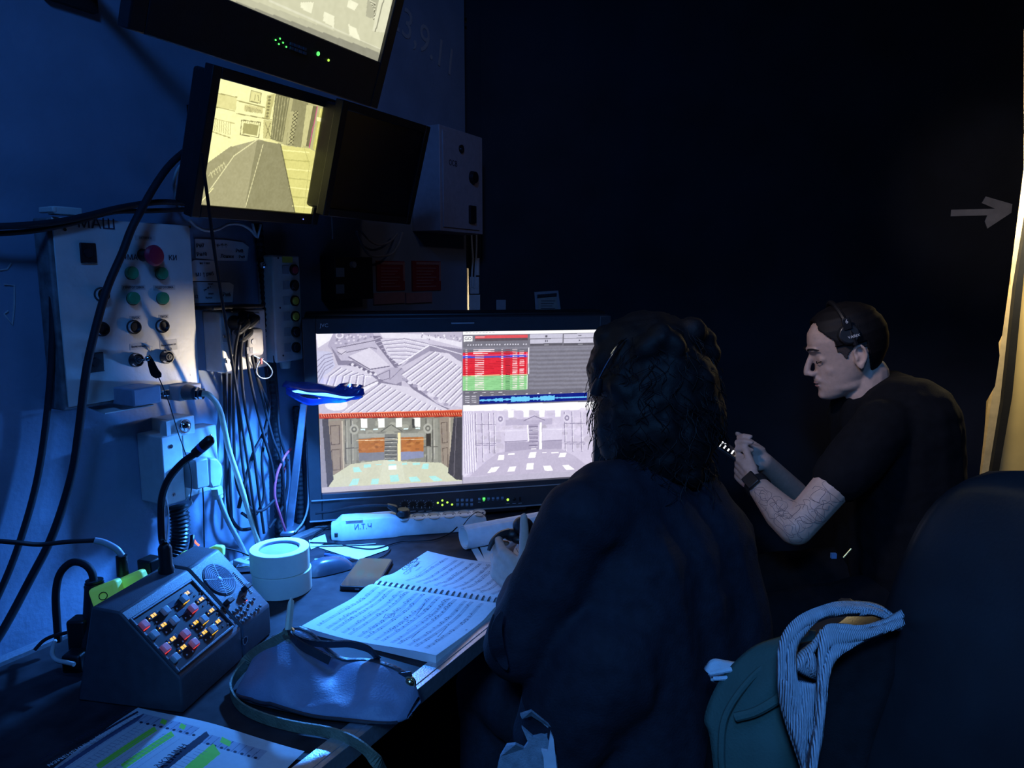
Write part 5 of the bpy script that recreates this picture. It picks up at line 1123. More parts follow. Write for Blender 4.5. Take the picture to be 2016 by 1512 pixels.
for k in range(nr):
    x = .006+k*(SL-.012)/(nr-1); n = 14
    pts = [(x+.0012*math.sin(a), .0135*math.cos(a), .0105+.0085*math.sin(a)) for a in [math.pi*(-.12+1.24*i/n) for i in range(n+1)]]
    if g0 is None:
        g = G(); w_ = .0032
        for a, b in zip(pts[:-1], pts[1:]): a = Vector(a)-Vector((x, 0, 0)); b = Vector(b)-Vector((x, 0, 0)); W_ = Vector((w_, 0, 0)); T_ = Vector((0, 0, .0006)); g.hexa([a-W_-T_, a+W_-T_, a+W_+T_, a-W_+T_], [b-W_-T_, b+W_-T_, b+W_+T_, b-W_+T_])
        g0 = ob('ring', g, mat('pale_comb', (.60, .62, .66), .4), score, smooth=60); o = g0
    else: o = g0.copy(); C.objects.link(o)
    o.location = (x, 0, 0)
# ---- power strip
A0 = dz(652, 1068, DT); A1 = dz(962, 1046, DT); dd_ = A1-A0; az = math.degrees(math.atan2(dd_.x, dd_.y)); Ls = dd_.length
MPS = frame((A0.x, A0.y, DT), az); strp = thing('power_strip', 'white power strip with one black plug lying in front of the large monitor', 'power strip', MPS)
ff = [0, .02, .12, .16, Ls-.03, Ls]
print('strip', Ls, az)
def sec(x):
    k = 1 if x < .15 else .78
    e = min(1, max(.25, min(x, Ls-x)/.025)); w_ = .066*k*(.55+.45*e); h_ = (.050 if x < .16 else .040)*(.6+.4*e); y0 = .033-w_/2
    return [(x, y0, 0), (x, y0, h_*.42), (x, y0+w_*.22, h_*.95), (x, y0+w_*.35, h_), (x, y0+w_*.85, h_), (x, y0+w_, h_*.6), (x, y0+w_, 0)]
xs = [0, .010, .025, .06, .12, .145, .17, .2, Ls-.03, Ls-.012, Ls]
g = G(); secs = [sec(x) for x in xs]; n = 7
vs = [p for s_ in secs for p in s_]; fs = [(i*n+k, i*n+(k+1) % n, (i+1)*n+(k+1) % n, (i+1)*n+k) for i in range(len(xs)-1) for k in range(n)]+[tuple(range(n-1, -1, -1)), tuple((len(xs)-1)*n+k for k in range(n))]
g.add(vs, fs); ob('strip_body', g, mat('strip_white', (.74, .76, .78), .4), strp, bevel=.002)
tilt = math.atan2(.040*.53, .066*.78*.22)
ns = 5
for k in range(ns+1):
    x = .172+k*.0375; g = G(); Mr = Matrix.Rotation(R(14), 3, 'X')
    g.lathe([(.0165, 0), (.0165, .0015), (.0155, .0015), (.0148, .0002), (.001, .0002)], (x, .029, .0392), Mr, 24); so = ob('socket', g, mat('socket_grey', (.40, .38, .34), .5), strp)
    g = G(); a = Vector((x, .029, .0402)); g.cyl(a+Vector((-.0095, 0, 0)), a+Vector((-.0095, 0, -.001)), .0025, None, 10).cyl(a+Vector((.0095, 0, 0)), a+Vector((.0095, 0, -.001)), .0025, None, 10); ob('socket_holes', g, m_ink, so)
g = G(); g.box((.012, -.002, .018), (.008, .006, .010)); ob('strip_clip', g, m_black, strp, bevel=.001)
g = G(); g.box((.055, .014, .048), (.04, .012, .0016), Matrix.Rotation(R(10), 3, 'X')); ob('rocker_switch', g, m_ivory, strp, bevel=.0005)
text('marker_lettering', 'И.Т.Ч', .017, mat('marker_ink', (.03, .06, .25), .6), strp, Matrix.Translation((.075, .0045, .032))@Matrix.Rotation(R(58), 4, 'X'), .0002)
t = thing('strip_plug', 'black angled plug in the first socket of the power strip', 'plug', MPS@Matrix.Translation((.172, .033, .0445)))
g = G(); g.cyl((0, 0, 0), (0, -.001, .016), .0185, .016).hexa([(-.013, -.010, .006), (-.013, .012, .006), (-.013, .012, .024), (-.013, -.010, .024)], [(-.038, -.007, .022), (-.038, .008, .022), (-.038, .008, .032), (-.038, -.007, .032)]); ob('plug_body', g, m_black2, t, bevel=.003)
g = G(); g.tube(spl([(-.038, 0, .027), (-.07, .005, .028), (-.12, .02, .022), (-.17, .035, .01), (-.21, .04, .006)]), .0035, 8); ob('plug_cable', g, m_cable, t)
# ---- rolled papers
r0 = .0275; ra = dz(916, 1081, DT); rb = dz(1072, 1050, DT); az = math.degrees(math.atan2((rb-ra).x, (rb-ra).y)); RL = .36
MR = frame((ra.x, ra.y, DT+r0+.001), az); roll = thing('paper_roll', 'thick roll of white paper lying across the desk before the power strip', 'paper roll', MR)
g = G(); n = 100
def spiral(u, v): a = u*2*math.pi*3.1; r_ = r0*(1-.055*u); return (v*RL-.004*math.sin(a*.3)*(v < .5), r_*math.cos(a+2), r_*math.sin(a+2))
g.grid(spiral, n, 2); ob('rolled_sheet', g, mat('roll_paper', (.78, .79, .84), .7), roll, solid=.0006)
g = G(); g.grid(lambda u, v: spiral(u*.8, v)[:1]+tuple(x*.86 for x in spiral(u*.8, v)[1:]), 60, 2); ob('inner_sheet', g, m_paper, roll, solid=.0006)
# ---- papers beneath
def flat(name, label, pts, z, m=m_paper, th=.0006, cat='paper', lines=None):
    q = [dz(x, y, DT+z) for x, y in pts]; c = sum(q, Vector())/len(q); t = thing(name, label, cat, Vector((c.x, c.y, DT+z)))
    g = G(); g.prismT([(p.x-c.x, p.y-c.y) for p in q], lambda a, b, l: (a, b, 0 if l == 0 else th)); ob('sheet', g, m, t, smooth=0)
    if lines:
        g = G()
        for a, b in lines: p = dz(*a, DT+z); r_ = dz(*b, DT+z); g.tube([(p.x-c.x, p.y-c.y, th), (r_.x-c.x, r_.y-c.y, th)], .0006, 4)
        ob('printed_lines', g, m_ink, t, smooth=0)
    return t
flat('paper_slip', 'stacked paper slips under thin wires below the power strip', [(628, 1078), (766, 1074), (764, 1082), (706, 1102), (690, 1098)], .0015)
flat('paper_slip', 'narrow paper slips left of the power strip beside the lamp foot', [(608, 1064), (640, 1052), (644, 1068), (612, 1082)], .001)
flat('printed_form', 'lined form sheet under the hand of the seated woman', [(945, 1078), (1060, 1060), (1072, 1110), (1030, 1128), (962, 1122)], .001, lines=[((980+k*9, 1086-k*1.5), (992+k*9, 1108-k*1.5)) for k in range(6)])
flat('printed_form', 'white form strip peeking out above the score and left of the lined form', [(927, 1080), (940, 1078), (960, 1112), (945, 1112)], .0004)
t = thing('ballpoint_pen', 'slim ballpoint pen lying below the paper slips', 'pen', dz(668, 1099, DT+.006)); O_ = t.location
g = G(); g.cyl(dz(640, 1092, DT+.006)-O_, dz(690, 1100, DT+.006)-O_, .0042, .0042, 10); ob('barrel', g, mat('navy_plastic', (.05, .08, .2), .3), t); g = G(); g.cyl(dz(690, 1100, DT+.006)-O_, dz(702, 1102, DT+.005)-O_, .0042, .0010, 10); ob('tip', g, m_chrome, t)
def desk_cable(label, pts, r, m, grp=None):
    g = G(); g.tube(spl([dz(x, y, DT+z) for x, y, z in pts], 7), r, 7); return setp(ob('cable', g, m, smooth=60), label, 'cable', grp)
desk_cable('thin dark wire snaking in front of the power strip to the roll', [(610, 1068, .004), (660, 1070, .004), (700, 1078, .004), (740, 1080, .004), (790, 1066, .004), (850, 1063, .004), (885, 1050, .006), (900, 1038, .03)], .0016, m_cable)
desk_cable('thin pale wire beside the lamp foot', [(612, 1076, .003), (650, 1074, .003), (700, 1073, .003), (740, 1070, .003)], .0012, m_wcable)
desk_cable('thin dark wire looping round the paper slips', [(640, 1086, .003), (680, 1096, .003), (720, 1104, .003), (752, 1096, .003), (768, 1082, .003), (764, 1074, .003)], .0014, m_cable)
desk_cable('thin black wire arching above the power strip sockets', [(912, 1034, .035), (925, 1018, .05), (940, 1008, .055), (955, 1015, .05), (960, 1030, .03)], .0010, m_cable)
desk_cable('black wire curling left of the power strip', [(612, 1062, .004), (622, 1050, .006), (640, 1040, .006), (652, 1036, .006)], .0016, m_cable)
# ---- schedule sheet front left
T0 = dz(272, 1398, DT+.002); T1 = dz(600, 1484, DT+.002); T2 = dz(30, 1516, DT+.002)
td = (T1-T0).normalized(); tn = Vector((td.y, -td.x, 0)); print('sched', (T1-T0).length, (T2-T0).length, (T2-T0).normalized().dot(td))
MSC = Matrix(((td.x, tn.x, 0, T0.x), (td.y, tn.y, 0, T0.y), (0, 0, 1, DT), (0, 0, 0, 1)))
shx = (T1-T0).length; shy = .297 if shx < .25 else .210
def sT(x, y): x, y = 0+x/2.24, 1340+y/2.24; p = MSC.inverted()@dz(x, y, DT+.002); return (p.x/shx, p.y/shy)
cv = Canvas(380, 440, (200, 203, 206), sT); Q = cv.poly; L = cv.line
def bar(a, b, w_, col): d_ = (b[0]-a[0], b[1]-a[1]); l_ = math.hypot(*d_); nx, ny = -d_[1]/l_*w_/2, d_[0]/l_*w_/2; Q([(a[0]+nx, a[1]+ny), (b[0]+nx, b[1]+ny), (b[0]-nx, b[1]-ny), (a[0]-nx, a[1]-ny)], col)
K = (34, 36, 60)
def far(a, b, t_): return (a[0]+(b[0]-a[0])*t_, a[1]+(b[1]-a[1])*t_)
bar((610, 150), (-120, 560), 9, K); bar((640, 165), (-90, 590), 17, (84, 88, 118)); bar((920, 262), (500, 560), 28, K)
Q([(640, 160), (880, 235), (840, 272), (606, 195)], (168, 172, 186)); Q([(930, 265), (1180, 325), (1140, 365), (890, 300)], (168, 172, 186))
for k in range(9):
    a = (650+k*29, 168+k*8.4); b = (a[0]-40, a[1]+28); L([a, b], 1.2, (90, 94, 120)); c_ = (a[0]-16, a[1]+28)
    cv.disc((c_[0]-10, c_[1]+4), 8, 5, K)
for k in range(8): a = (940+k*30, 268+k*7.4); L([a, (a[0]-40, a[1]+34)], 1.2, (90, 94, 120)); cv.disc((a[0]-22, a[1]+36), 8, 5, K)
G_ = (150, 230, 70)
for a, b, w_ in (((728, 192), (718, 212), 26), ((812, 218), (802, 238), 26), ((1002, 282), (992, 304), 46), ((688, 232), (430, 385), 24), ((764, 258), (540, 390), 26), ((958, 322), (830, 420), 52)): bar(a, b, w_, G_)
for k in range(16):
    for c0 in ((606, 205), (735, 240), (890, 305)):
        a = (c0[0]-k*17-18, c0[1]+k*10+20); L([(a[0]+(k*7 % 20), a[1]), (a[0]+44, a[1]+12)], 1.0, (112, 116, 140))
for k in range(10): a = (600-k*6+k*28, 200+k*9); L([a, (a[0]-500, a[1]+300)], .9, (150, 154, 170))
cv.noise(3, 5)
sch = thing('schedule_sheet', 'printed schedule sheet with green highlighter bars at the front left corner of the desk', 'paper', MSC)
sheet('sheet', cv, lambda U, V: (U*shx, V*shy, .002+.006*np.exp(-((U-.45)/.3)**2)*(1-V)+.004*np.sin(V*4+1)), m_print, sch)
q_ = MSC.inverted()@dz(470*0+205, 1440, DT+.002)
def stxt(body, x0, y0, x1, y1, size, m):
    a = MSC.inverted()@dz(x0, y0, DT); b = MSC.inverted()@dz(x1, y1, DT); an = math.atan2(b.y-a.y, b.x-a.x); c_ = (a+b)/2
    text('printed_lettering', body, size, m, sch, Matrix.Translation((c_.x, c_.y, .0118))@Matrix.Rotation(an, 4, 'Z')@Matrix.Diagonal((1, 1, 1, 1)), .0002)
stxt('АННА / 22 МИНУТЫ СЦЕНЫ', 80, 1512, 255, 1413, .0095, m_ink); stxt('ИЗМЕНЕНИЯ И ДОПОЛНЕНИЯ', 110, 1516, 262, 1428, .0085, m_paper); stxt('УКУЛИН', 315, 1520, 357, 1487, .012, m_ink)
# ---- handbag
bc = dz(628, 1392, DT); BAZ = 122; MB_ = frame((bc.x, bc.y, DT), 100)
Bl = dz(458, 1372, DT); Br = dz(742, 1432, DT); print('bag', (Br-Bl).length, math.degrees(math.atan2((Br-Bl).x, (Br-Bl).y)))
bx_ = (Br-Bl).normalized(); by_ = Vector((-bx_.y, bx_.x, 0)); bl = .285; bo = Bl-bx_*.010-by_*.024
MB_ = Matrix(((bx_.x, by_.x, 0, bo.x), (bx_.y, by_.y, 0, bo.y), (0, 0, 1, DT), (0, 0, 0, 1)))
bag = thing('handbag', 'soft blue-black leather handbag with an olive strap at the front of the desk', 'bag', MB_)
def bagpt(u, v):
    # u along the bag 0..1, v round the section 0..1 starting under the front
    e = max(0, 1-abs(2*u-1)**3.5)**.5; x = u*bl+.012*math.sin(2*math.pi*v)*(1-u)
    h_ = (.070+.020*math.exp(-((u-.24)/.14)**2)-.010*math.exp(-((u-.55)/.12)**2)+.004*math.exp(-((u-.80)/.12)**2)-.030*u)*(.35+.65*e); dp = (.150-.03*u)*(.45+.55*e); y0 = (.150-.03*u)*.5-dp*.5+.02*u
    S_ = [(.35, 0), (.08, 0), (-.03, .20), (.02, .42), (.18, .62), (.42, .86), (.68, 1.0), (.76, .80), (.79, .50), (.84, .20), (.80, 0), (.6, 0)]
    n_ = len(S_); t_ = v*n_; i_ = int(t_) % n_; f_ = t_-int(t_); a, b, c, d = (S_[(i_-1) % n_], S_[i_], S_[(i_+1) % n_], S_[(i_+2) % n_])
    cr = lambda k: .5*((2*b[k])+(c[k]-a[k])*f_+(2*a[k]-5*b[k]+4*c[k]-d[k])*f_*f_+(3*b[k]-a[k]-3*c[k]+d[k])*f_**3)
    y, z = y0+cr(0)*dp, max(0, cr(1))*h_
    w = .0022*math.sin(u*21+y*70)+.0016*math.sin(u*12-y*90+1); hol = .012*math.exp(-((u-.50)/.09)**2-((y-.07)/.022)**2)
    return (x, y, max(.0008, z+w*(z > .02)-hol*(z > .03)))
g = G(); g.grid(bagpt, 60, 44); body = ob('bag_body', g, m_bag, bag, smooth=180)
s_ = body.modifiers.new('sub', 'SUBSURF'); s_.levels = s_.render_levels = 1
g = G(); g.tube([Vector(bagpt(u, .19))+Vector((0, -.0015, -.001)) for u in [i/40 for i in range(2, 40)]], .0026, 8); ob('bottom_piping', g, m_bagdark, bag)
g = G(); g.tube([Vector(bagpt(u, .52))+Vector((0, 0, .001)) for u in [i/30 for i in range(3, 28)]], .0045, 8, flat=.5); ob('zip_ridge', g, m_bagdark, bag)
def brib(name, pts, wd, m, th=.0028, up=Vector((0, 0, 1)), zmin=None):
    q = [bag.matrix_world.inverted()@p for p in spl(pts, 6)]; g = G()
    for i in range(len(q)-1):
        d0 = (q[min(i+1, len(q)-1)]-q[max(i-1, 0)]).normalized(); d1 = (q[min(i+2, len(q)-1)]-q[i]).normalized(); u_ = up
        s0 = (u_-d0*u_.dot(d0)).normalized()*wd/2; s1 = (u_-d1*u_.dot(d1)).normalized()*wd/2; n0_ = d0.cross(s0).normalized()*th/2; n1_ = d1.cross(s1).normalized()*th/2
        g.hexa([q[i]-s0-n0_, q[i]+s0-n0_, q[i]+s0+n0_, q[i]-s0+n0_], [q[i+1]-s1-n1_, q[i+1]+s1-n1_, q[i+1]+s1+n1_, q[i+1]-s1+n1_])
    return ob(name, g, m, bag, smooth=50)
brib('strap', [dz(x, y, DT+z) for x, y, z in ((492, 1300, .03), (462, 1335, .016), (455, 1362, .011), (475, 1392, .010), (520, 1414, .010), (580, 1430, .010), (640, 1440, .010), (680, 1452, .010), (715, 1472, .008), (742, 1500, -.01), (760, 1530, -.05)) if True], .016, m_strap)
KR = dz(568, 1246, DT+.088)
brib('strap', [KR, dz(540, 1262, DT+.075), dz(508, 1280, DT+.055), dz(486, 1298, DT+.035), dz(470, 1322, DT+.018)], .014, m_strap)
brib('handle', [KR, dz(600, 1262, DT+.088), dz(640, 1268, DT+.082), dz(690, 1268, DT+.072), dz(725, 1278, DT+.062), dz(742, 1296, DT+.050), dz(745, 1306, DT+.035)], .012, m_bagdark, up=Vector((.2, -.3, 1)).normalized())
brib('handle', [KR, dz(590, 1268, DT+.084), dz(618, 1284, DT+.078), dz(650, 1300, DT+.068)], .014, m_bagdark)
kl = bag.matrix_world.inverted()@KR
g = G(); g.lathe([(.0095, -.0028), (.0095, .0028), (.0052, .0028), (.0052, -.0028)], kl, Matrix.Rotation(R(60), 3, 'X'), 20, close=True).ell(kl+Vector((0, 0, -.008)), (.007, .006, .006), n=12, m=8); ob('metal_ring', g, m_gold, bag)
kt = bag.matrix_world.inverted()@(KR+Vector((.003, .01, .046)))
g = G(); g.tube([kl+Vector((0, 0, .006)), kl.lerp(kt, .85), kt, kt+Vector((0, 0, .006))], [.0072, .0068, .0058, .0008], 8, flat=.6); ob('zip_pull', g, mat('pale_green_plastic', (.75, .9, .75), .4), bag, label='pale green pointed zip pull')
EY = dz(806, 1345, DT+.03); el = bag.matrix_world.inverted()@EY
g = G(); g.box(el+Vector((-.018, .004, 0)), (.045, .004, .022), Matrix.Rotation(R(-15), 3, 'Y')); ob('strap_tab', g, m_bagdark, bag, bevel=.0015)
g = G(); g.ell(el, (.0075, .006, .0075), n=14, m=8); g.lathe([(.010, -.0015), (.010, .0015), (.0075, .0015), (.0075, -.0015)], el+Vector((0, .001, 0)), Matrix.Rotation(R(80), 3, 'X'), 20, close=True); ob('rivet', g, m_gold, bag)
for k in range(4):
    p = el+Vector((.004, -.008-.001*k, -.012-k*.0105)); g = G(); n = 12
    g.tube([p+(Vector((math.cos(a)*.0038, 0, math.sin(a)*.0062)) if k % 2 else Vector((0, math.cos(a)*.0038, math.sin(a)*.0062))) for a in [2*math.pi*i/n for i in range(n)]], .0012, 6, closed=True); ob('chain_link', g, m_gold, bag)
# ============================================================ BODIES
def Mdir(loc, az, pitch=0, roll=0):         # local +Y faces azimuth az, X right, Z up; pitch<0 looks down
    return Matrix.Translation(loc)@Matrix.Rotation(R(-az), 4, 'Z')@Matrix.Rotation(pitch, 4, 'X')@Matrix.Rotation(roll, 4, 'Y')
HP = [(-.113, .068, .034, .010), (-.108, .083, .022, .024), (-.097, .090, .000, .036), (-.080, .0905, -.030, .047), (-.058, .088, -.055, .055), (-.03, .086, -.076, .062), (-.008, .083, -.090, .067), (.02, .086, -.097, .072), (.045, .089, -.098, .075), (.07, .083, -.091, .071), (.09, .066, -.076, .060), (.107, .038, -.052, .041), (.117, .004, -.024, .016)]
def hp(t):
    x = t*(len(HP)-1); i = min(int(x), len(HP)-2); f = x-i; return [HP[i][k]*(1-f)+HP[i+1][k]*f for k in range(4)]
def head_fn(off=0):
    def fn(u, v):
        z, f, b, w_ = hp(v); a = 2*math.pi*u; yc = (f+b)/2; hy = (f-b)/2+off; c_ = math.cos(a); s_ = math.sin(a)
        front = max(0, c_); x = (w_+off)*math.copysign(abs(s_)**.88, s_)*(1-.10*front); return Vector((x, yc+hy*c_, z+(off*1.2 if v > .8 else 0)))
    return fn
def add_head(g, M, ears=True):
    f = head_fn(); k = G(); k.grid(f, 40, 36); n = len(k.v)
    T = lambda p: M@Vector(p)
    g.add([T(p) for p in k.v], k.f+[tuple(range(40, -1, -1)), tuple(range(36*41, 37*41))])
    M3 = M.to_3x3()
    E = lambda c, r, R_=None: g.ell(T(c), r, M3@(R_ if R_ is not None else Matrix.Identity(3)), n=14, m=10)
    g.tube([T(p) for p in ((0, .080, .022), (0, .094, .002), (0, .104, -.016), (0, .108, -.026))], [.007, .0078, .0088, .0088], 10)
    E((0, .107, -.029), (.0095, .010, .0085)); E((.0105, .097, -.033), (.0075, .010, .0075)); E((-.0105, .097, -.033), (.0075, .010, .0075))
    E((0, .082, .030), (.042, .013, .009)); E((0, .085, -.052), (.026, .011, .012)); E((0, .0875, -.0585), (.021, .0085, .0045)); E((0, .086, -.0690), (.019, .0085, .0055)); E((0, .080, -.094), (.020, .015, .014))
    for s_ in (-1, 1):
        E((s_*.030, .067, .002), (.015, .012, .011)); E((s_*.030, .050, -.030), (.020, .022, .024)); E((s_*.036, .02, -.078), (.015, .035, .018))
        if ears:
            Rr = Matrix.Rotation(R(12), 3, 'X')@Matrix.Rotation(R(s_*22), 3, 'Z')
            k2 = 14; cen = Vector((s_*.075, -.012, -.008)); pts = []
            for i in range(k2):
                a = 2*math.pi*i/k2; pts.append(cen+Rr@Vector((s_*(.004+.004*math.sin(a)), math.cos(a)*(.015 if math.sin(a) > 0 else .011), math.sin(a)*.028)))
            g.tube([T(p) for p in pts], .0042, 8, closed=True); E(cen+Vector((-s_*.003, 0, 0)), (.005, .013, .024), Rr); E(cen+Vector((s_*.004, .004, -.024)), (.005, .007, .009)); E(cen+Vector((s_*.004, .010, -.003)), (.004, .004, .008))
def add_hand(g, M, sgn, curls=(40, 45, 50, 55), thumb=((-.5, .55, -.5), 30), spread=4, sc_=1.0):
    # palm frame: +Y to the fingers, +Z back of hand, thumb on the side sgn*(-X)
    T = lambda p: M@(Vector(p)*sc_); M3 = M.to_3x3()
    for x, r_ in ((-.026, .0125), (-.009, .0135), (.009, .013), (.026, .0115)):
        g.limb([T((sgn*x*.75, .008, 0)), T((sgn*x, .045, .002)), T((sgn*x, .078-abs(x)*.18, .001))], [.0145*sc_, r_*sc_, .0105*sc_], 10)
    g.ell(T((sgn*-.020, .028, -.008)), (.016*sc_, .026*sc_, .012*sc_), M3, n=12, m=8)
    lens = ((.040, .025, .020), (.045, .029, .021), (.042, .027, .021), (.033, .020, .018))
    for i, x in enumerate((-.026, -.009, .009, .026)):
        p = Vector((sgn*x, .080-abs(x)*.2, .001)); ang = 0; pts = [T(p)]; c_ = R(curls[i])
        fa = R(spread*(i-1.5))*sgn
        for j, l_ in enumerate(lens[i]):
            ang += c_*(.75 if j == 0 else (1.05 if j == 1 else .7)); d_ = Vector((math.sin(fa)*math.cos(ang), math.cos(fa)*math.cos(ang), -math.sin(ang))); p = p+d_*l_; pts.append(T(p))
        g.limb(pts, [.0098*sc_, .0088*sc_, .0080*sc_, .0068*sc_], 10)
    p = Vector((sgn*-.026, .018, -.006)); d_ = Vector((sgn*thumb[0][0]*-1 if False else sgn*thumb[0][0], thumb[0][1], thumb[0][2])).normalized(); pts = [T(p)]; r_ = [.0135, .0108, .0098, .0078]
    ax_ = d_.cross(Vector((0, 0, 1))).normalized()
    for j, l_ in enumerate((.040, .032, .026)):
        p = p+d_*l_; pts.append(T(p)); d_ = (d_+Vector((sgn*.25, .25, -.12))*(thumb[1]/30)*.5).normalized()
    g.limb(pts, [x*sc_ for x in r_], 10)
def palmM(wrist, to, back):                 # frame at the wrist
    y = (to-wrist).normalized(); z = (back-y*back.dot(y)).normalized(); x = y.cross(z)
    return Matrix(((x.x, y.x, z.x, wrist.x), (x.y, y.y, z.y, wrist.y), (x.z, y.z, z.z, wrist.z), (0, 0, 0, 1)))
# ---- seated man
hc_ = P(1667, 692, 1.92); MH = Mdir(hc_, -80, R(-17), R(0))
man = thing('person', 'seated man in black t-shirt with tattooed arms looking down at a phone', 'person', Vector((hc_.x+.12, hc_.y, 0)))
MO_ = Matrix.Translation(-man.location)
def mw(x, y, d): return P(x, y, d)
g = G(); add_head(g, MH)
neck0 = MH@Vector((0, -.035, -.075)); shc = P(1760, 850, 1.93)
g.limb([neck0, P(1706, 775, 1.925), P(1728, 830, 1.93)], [.052, .053, .052])
shL = P(1742, 838, 1.77); shR = P(1720, 842, 2.10)
elL = P(1566, 1040, 1.74); wrL = P(1484, 948, 1.885)
elR = P(1590, 1000, 2.17); wrR = P(1503, 908, 2.00)
g.limb([shL, shL.lerp(elL, .5), elL], [.034, .046, .041]); g.limb([elL, elL.lerp(wrL, .3), elL.lerp(wrL, .75), wrL], [.041, .043, .031, .026])
g.limb([shR, shR.lerp(elR, .5), elR], [.034, .040, .036]); g.limb([elR, elR.lerp(wrR, .35), wrR], [.038, .038, .025])
hipc = Vector((shc.x+.05, shc.y, .56)); chest = Vector((shc.x-.01, shc.y, 1.00))
g.limb([shL.lerp(shR, .5)+Vector((.03, 0, -.06)), chest+Vector((.01, 0, 0)), hipc], [.055, .085, .09])
for s_ in (-1, 1): hp_ = hipc+Vector((-.02, s_*.09, -.03)); kn_ = Vector((hipc.x-.42, hipc.y+s_*.13, .50)); g.limb([hp_, kn_, Vector((kn_.x+.02, kn_.y, .10))], [.085, .06, .042]); g.limb([Vector((kn_.x+.02, kn_.y, .05)), Vector((kn_.x-.14, kn_.y, .035))], [.04, .03])
# phone pose held in front of him
phc = P(1444, 893, 1.985)
MLh = palmM(wrL, P(1446, 915, 1.965), Vector((-.3, -.9, -.25))); add_hand(g, MLh, -1, (38, 42, 48, 55), ((-.35, .6, -.1), 20), sc_=.95)
MRh = palmM(wrR, P(1468, 893, 1.99), Vector((.1, .85, -.5))); add_hand(g, MRh, 1, (50, 55, 60, 62), ((-.55, .45, .75), 14), sc_=.92)
g2 = G(); g2.v = [MO_@Vector(v) for v in g.v]; g2.f = g.f
body = remesh('body', g2, m_skin, .0036, 4, man)
# clothing
def clothes(name, g, m, vox, sm, par, org, tex=None):
    g2 = G(); g2.v = [Vector(v)-org for v in g.v]; g2.f = g.f; o = remesh(name, g2, m, vox, sm, par); 
    if tex:
        t_ = bpy.data.textures.get(name+'_folds') or bpy.data.textures.new(name+'_folds', 'CLOUDS'); t_.noise_scale = tex[1]; dm_ = o.modifiers.new('folds', 'DISPLACE'); dm_.texture = t_; dm_.strength = tex[0]; dm_.mid_level = .5
    return o
g = G(); mid = shL.lerp(shR, .5)
slL = shL.lerp(elL, .50); slR = shR.lerp(elR, .5)
g.limb([shL+Vector((.01, .02, -.005)), shL.lerp(elL, .25), slL], [.068, .068, .064]); g.limb([shR+Vector((.01, -.02, 0)), slR], [.062, .058])
g.limb([shL+Vector((.01, .05, -.01)), P(1752, 858, 1.93)+Vector((.02, 0, -.0)), shR+Vector((.01, -.04, -.01))], [.062, .074, .062])
for a, b_ in ((-.07, 0), (.07, 0), (0, 0)): g.limb([mid+Vector((.03, a, -.05)), chest+Vector((.0, a, 0)), hipc+Vector((.0, a*1.1, -.03))], [.098, .128, .130])
clothes('t_shirt', g, m_tshirt, .008, 5, man, man.location, (.012, .08))
g = G()
for s_ in (-1, 1): hp_ = hipc+Vector((-.02, s_*.09, -.03)); kn_ = Vector((hipc.x-.42, hipc.y+s_*.13, .50)); g.limb([hp_, kn_, Vector((kn_.x+.02, kn_.y, .12))], [.10, .075, .058])
g.limb([hipc+Vector((0, -.08, 0)), hipc+Vector((0, .08, 0))], [.12, .12]); clothes('trousers', g, m_tshirt, .010, 4, man, man.location, (.01, .08))
for s_ in (-1, 1): kx = hipc.x-.40; g = G(); g.limb([Vector((kx+.02, hipc.y+s_*.13, .05)), Vector((kx-.16, hipc.y+s_*.13, .04))], [.048, .038]); clothes('shoe', g, m_black, .008, 3, man, man.location)
def hair_cap(name, M, par, org, off, line, m, jit=.0):
    f = head_fn(off); g = G(); nu, nv = 180, 150; idx = {}
    for j in range(nv):
        for i in range(nu):
            us = [(i/nu, j/nv), ((i+1)/nu, j/nv), ((i+1)/nu, (j+1)/nv), (i/nu, (j+1)/nv)]
            c_ = f((i+.5)/nu, (j+.5)/nv)
            if c_.z > line(c_): g.add([M@f(*u)-org for u in us], [(0, 1, 2, 3)])
    k = len(g.v); me = bpy.data.meshes.new(name); 
    import bmesh
    me.from_pydata(g.v, [], g.f); bm = bmesh.new(); bm.from_mesh(me); bmesh.ops.remove_doubles(bm, verts=bm.verts, dist=.0002)
    top_ = [M@f(i/nu, 1)-org for i in range(nu)]
    vs_ = [bm.verts.new(p) for p in top_]; bm.faces.new(vs_); bmesh.ops.remove_doubles(bm, verts=bm.verts, dist=.0002)
    bm.to_mesh(me); bm.free(); me.materials.append(m); me.shade_smooth(); o = bpy.data.objects.new(name, me); C.objects.link(o); o.parent = par
    s = o.modifiers.new('thickness', 'SOLIDIFY'); s.thickness = off*.95; s.offset = -1; return o
def hl_man(c):
    if c.y > .060: return .100
    if c.y > .036: return .046+(c.y-.036)/.024*.030
    if c.y > .010: return .030
    if c.y > -.035: return .028
    return -.052
hair_cap('hair', MH, man, man.location, .0045, hl_man, m_hair)
hair_cap('cropped_sides', MH, man, man.location, .0016, lambda c: hl_man(c)-(.016+.020*math.exp(-((c.y-.018)/.007)**2)) if c.y < .036 else 9, mat('stubble_hair', (.06, .045, .04), .8, var=.4, scale=400))
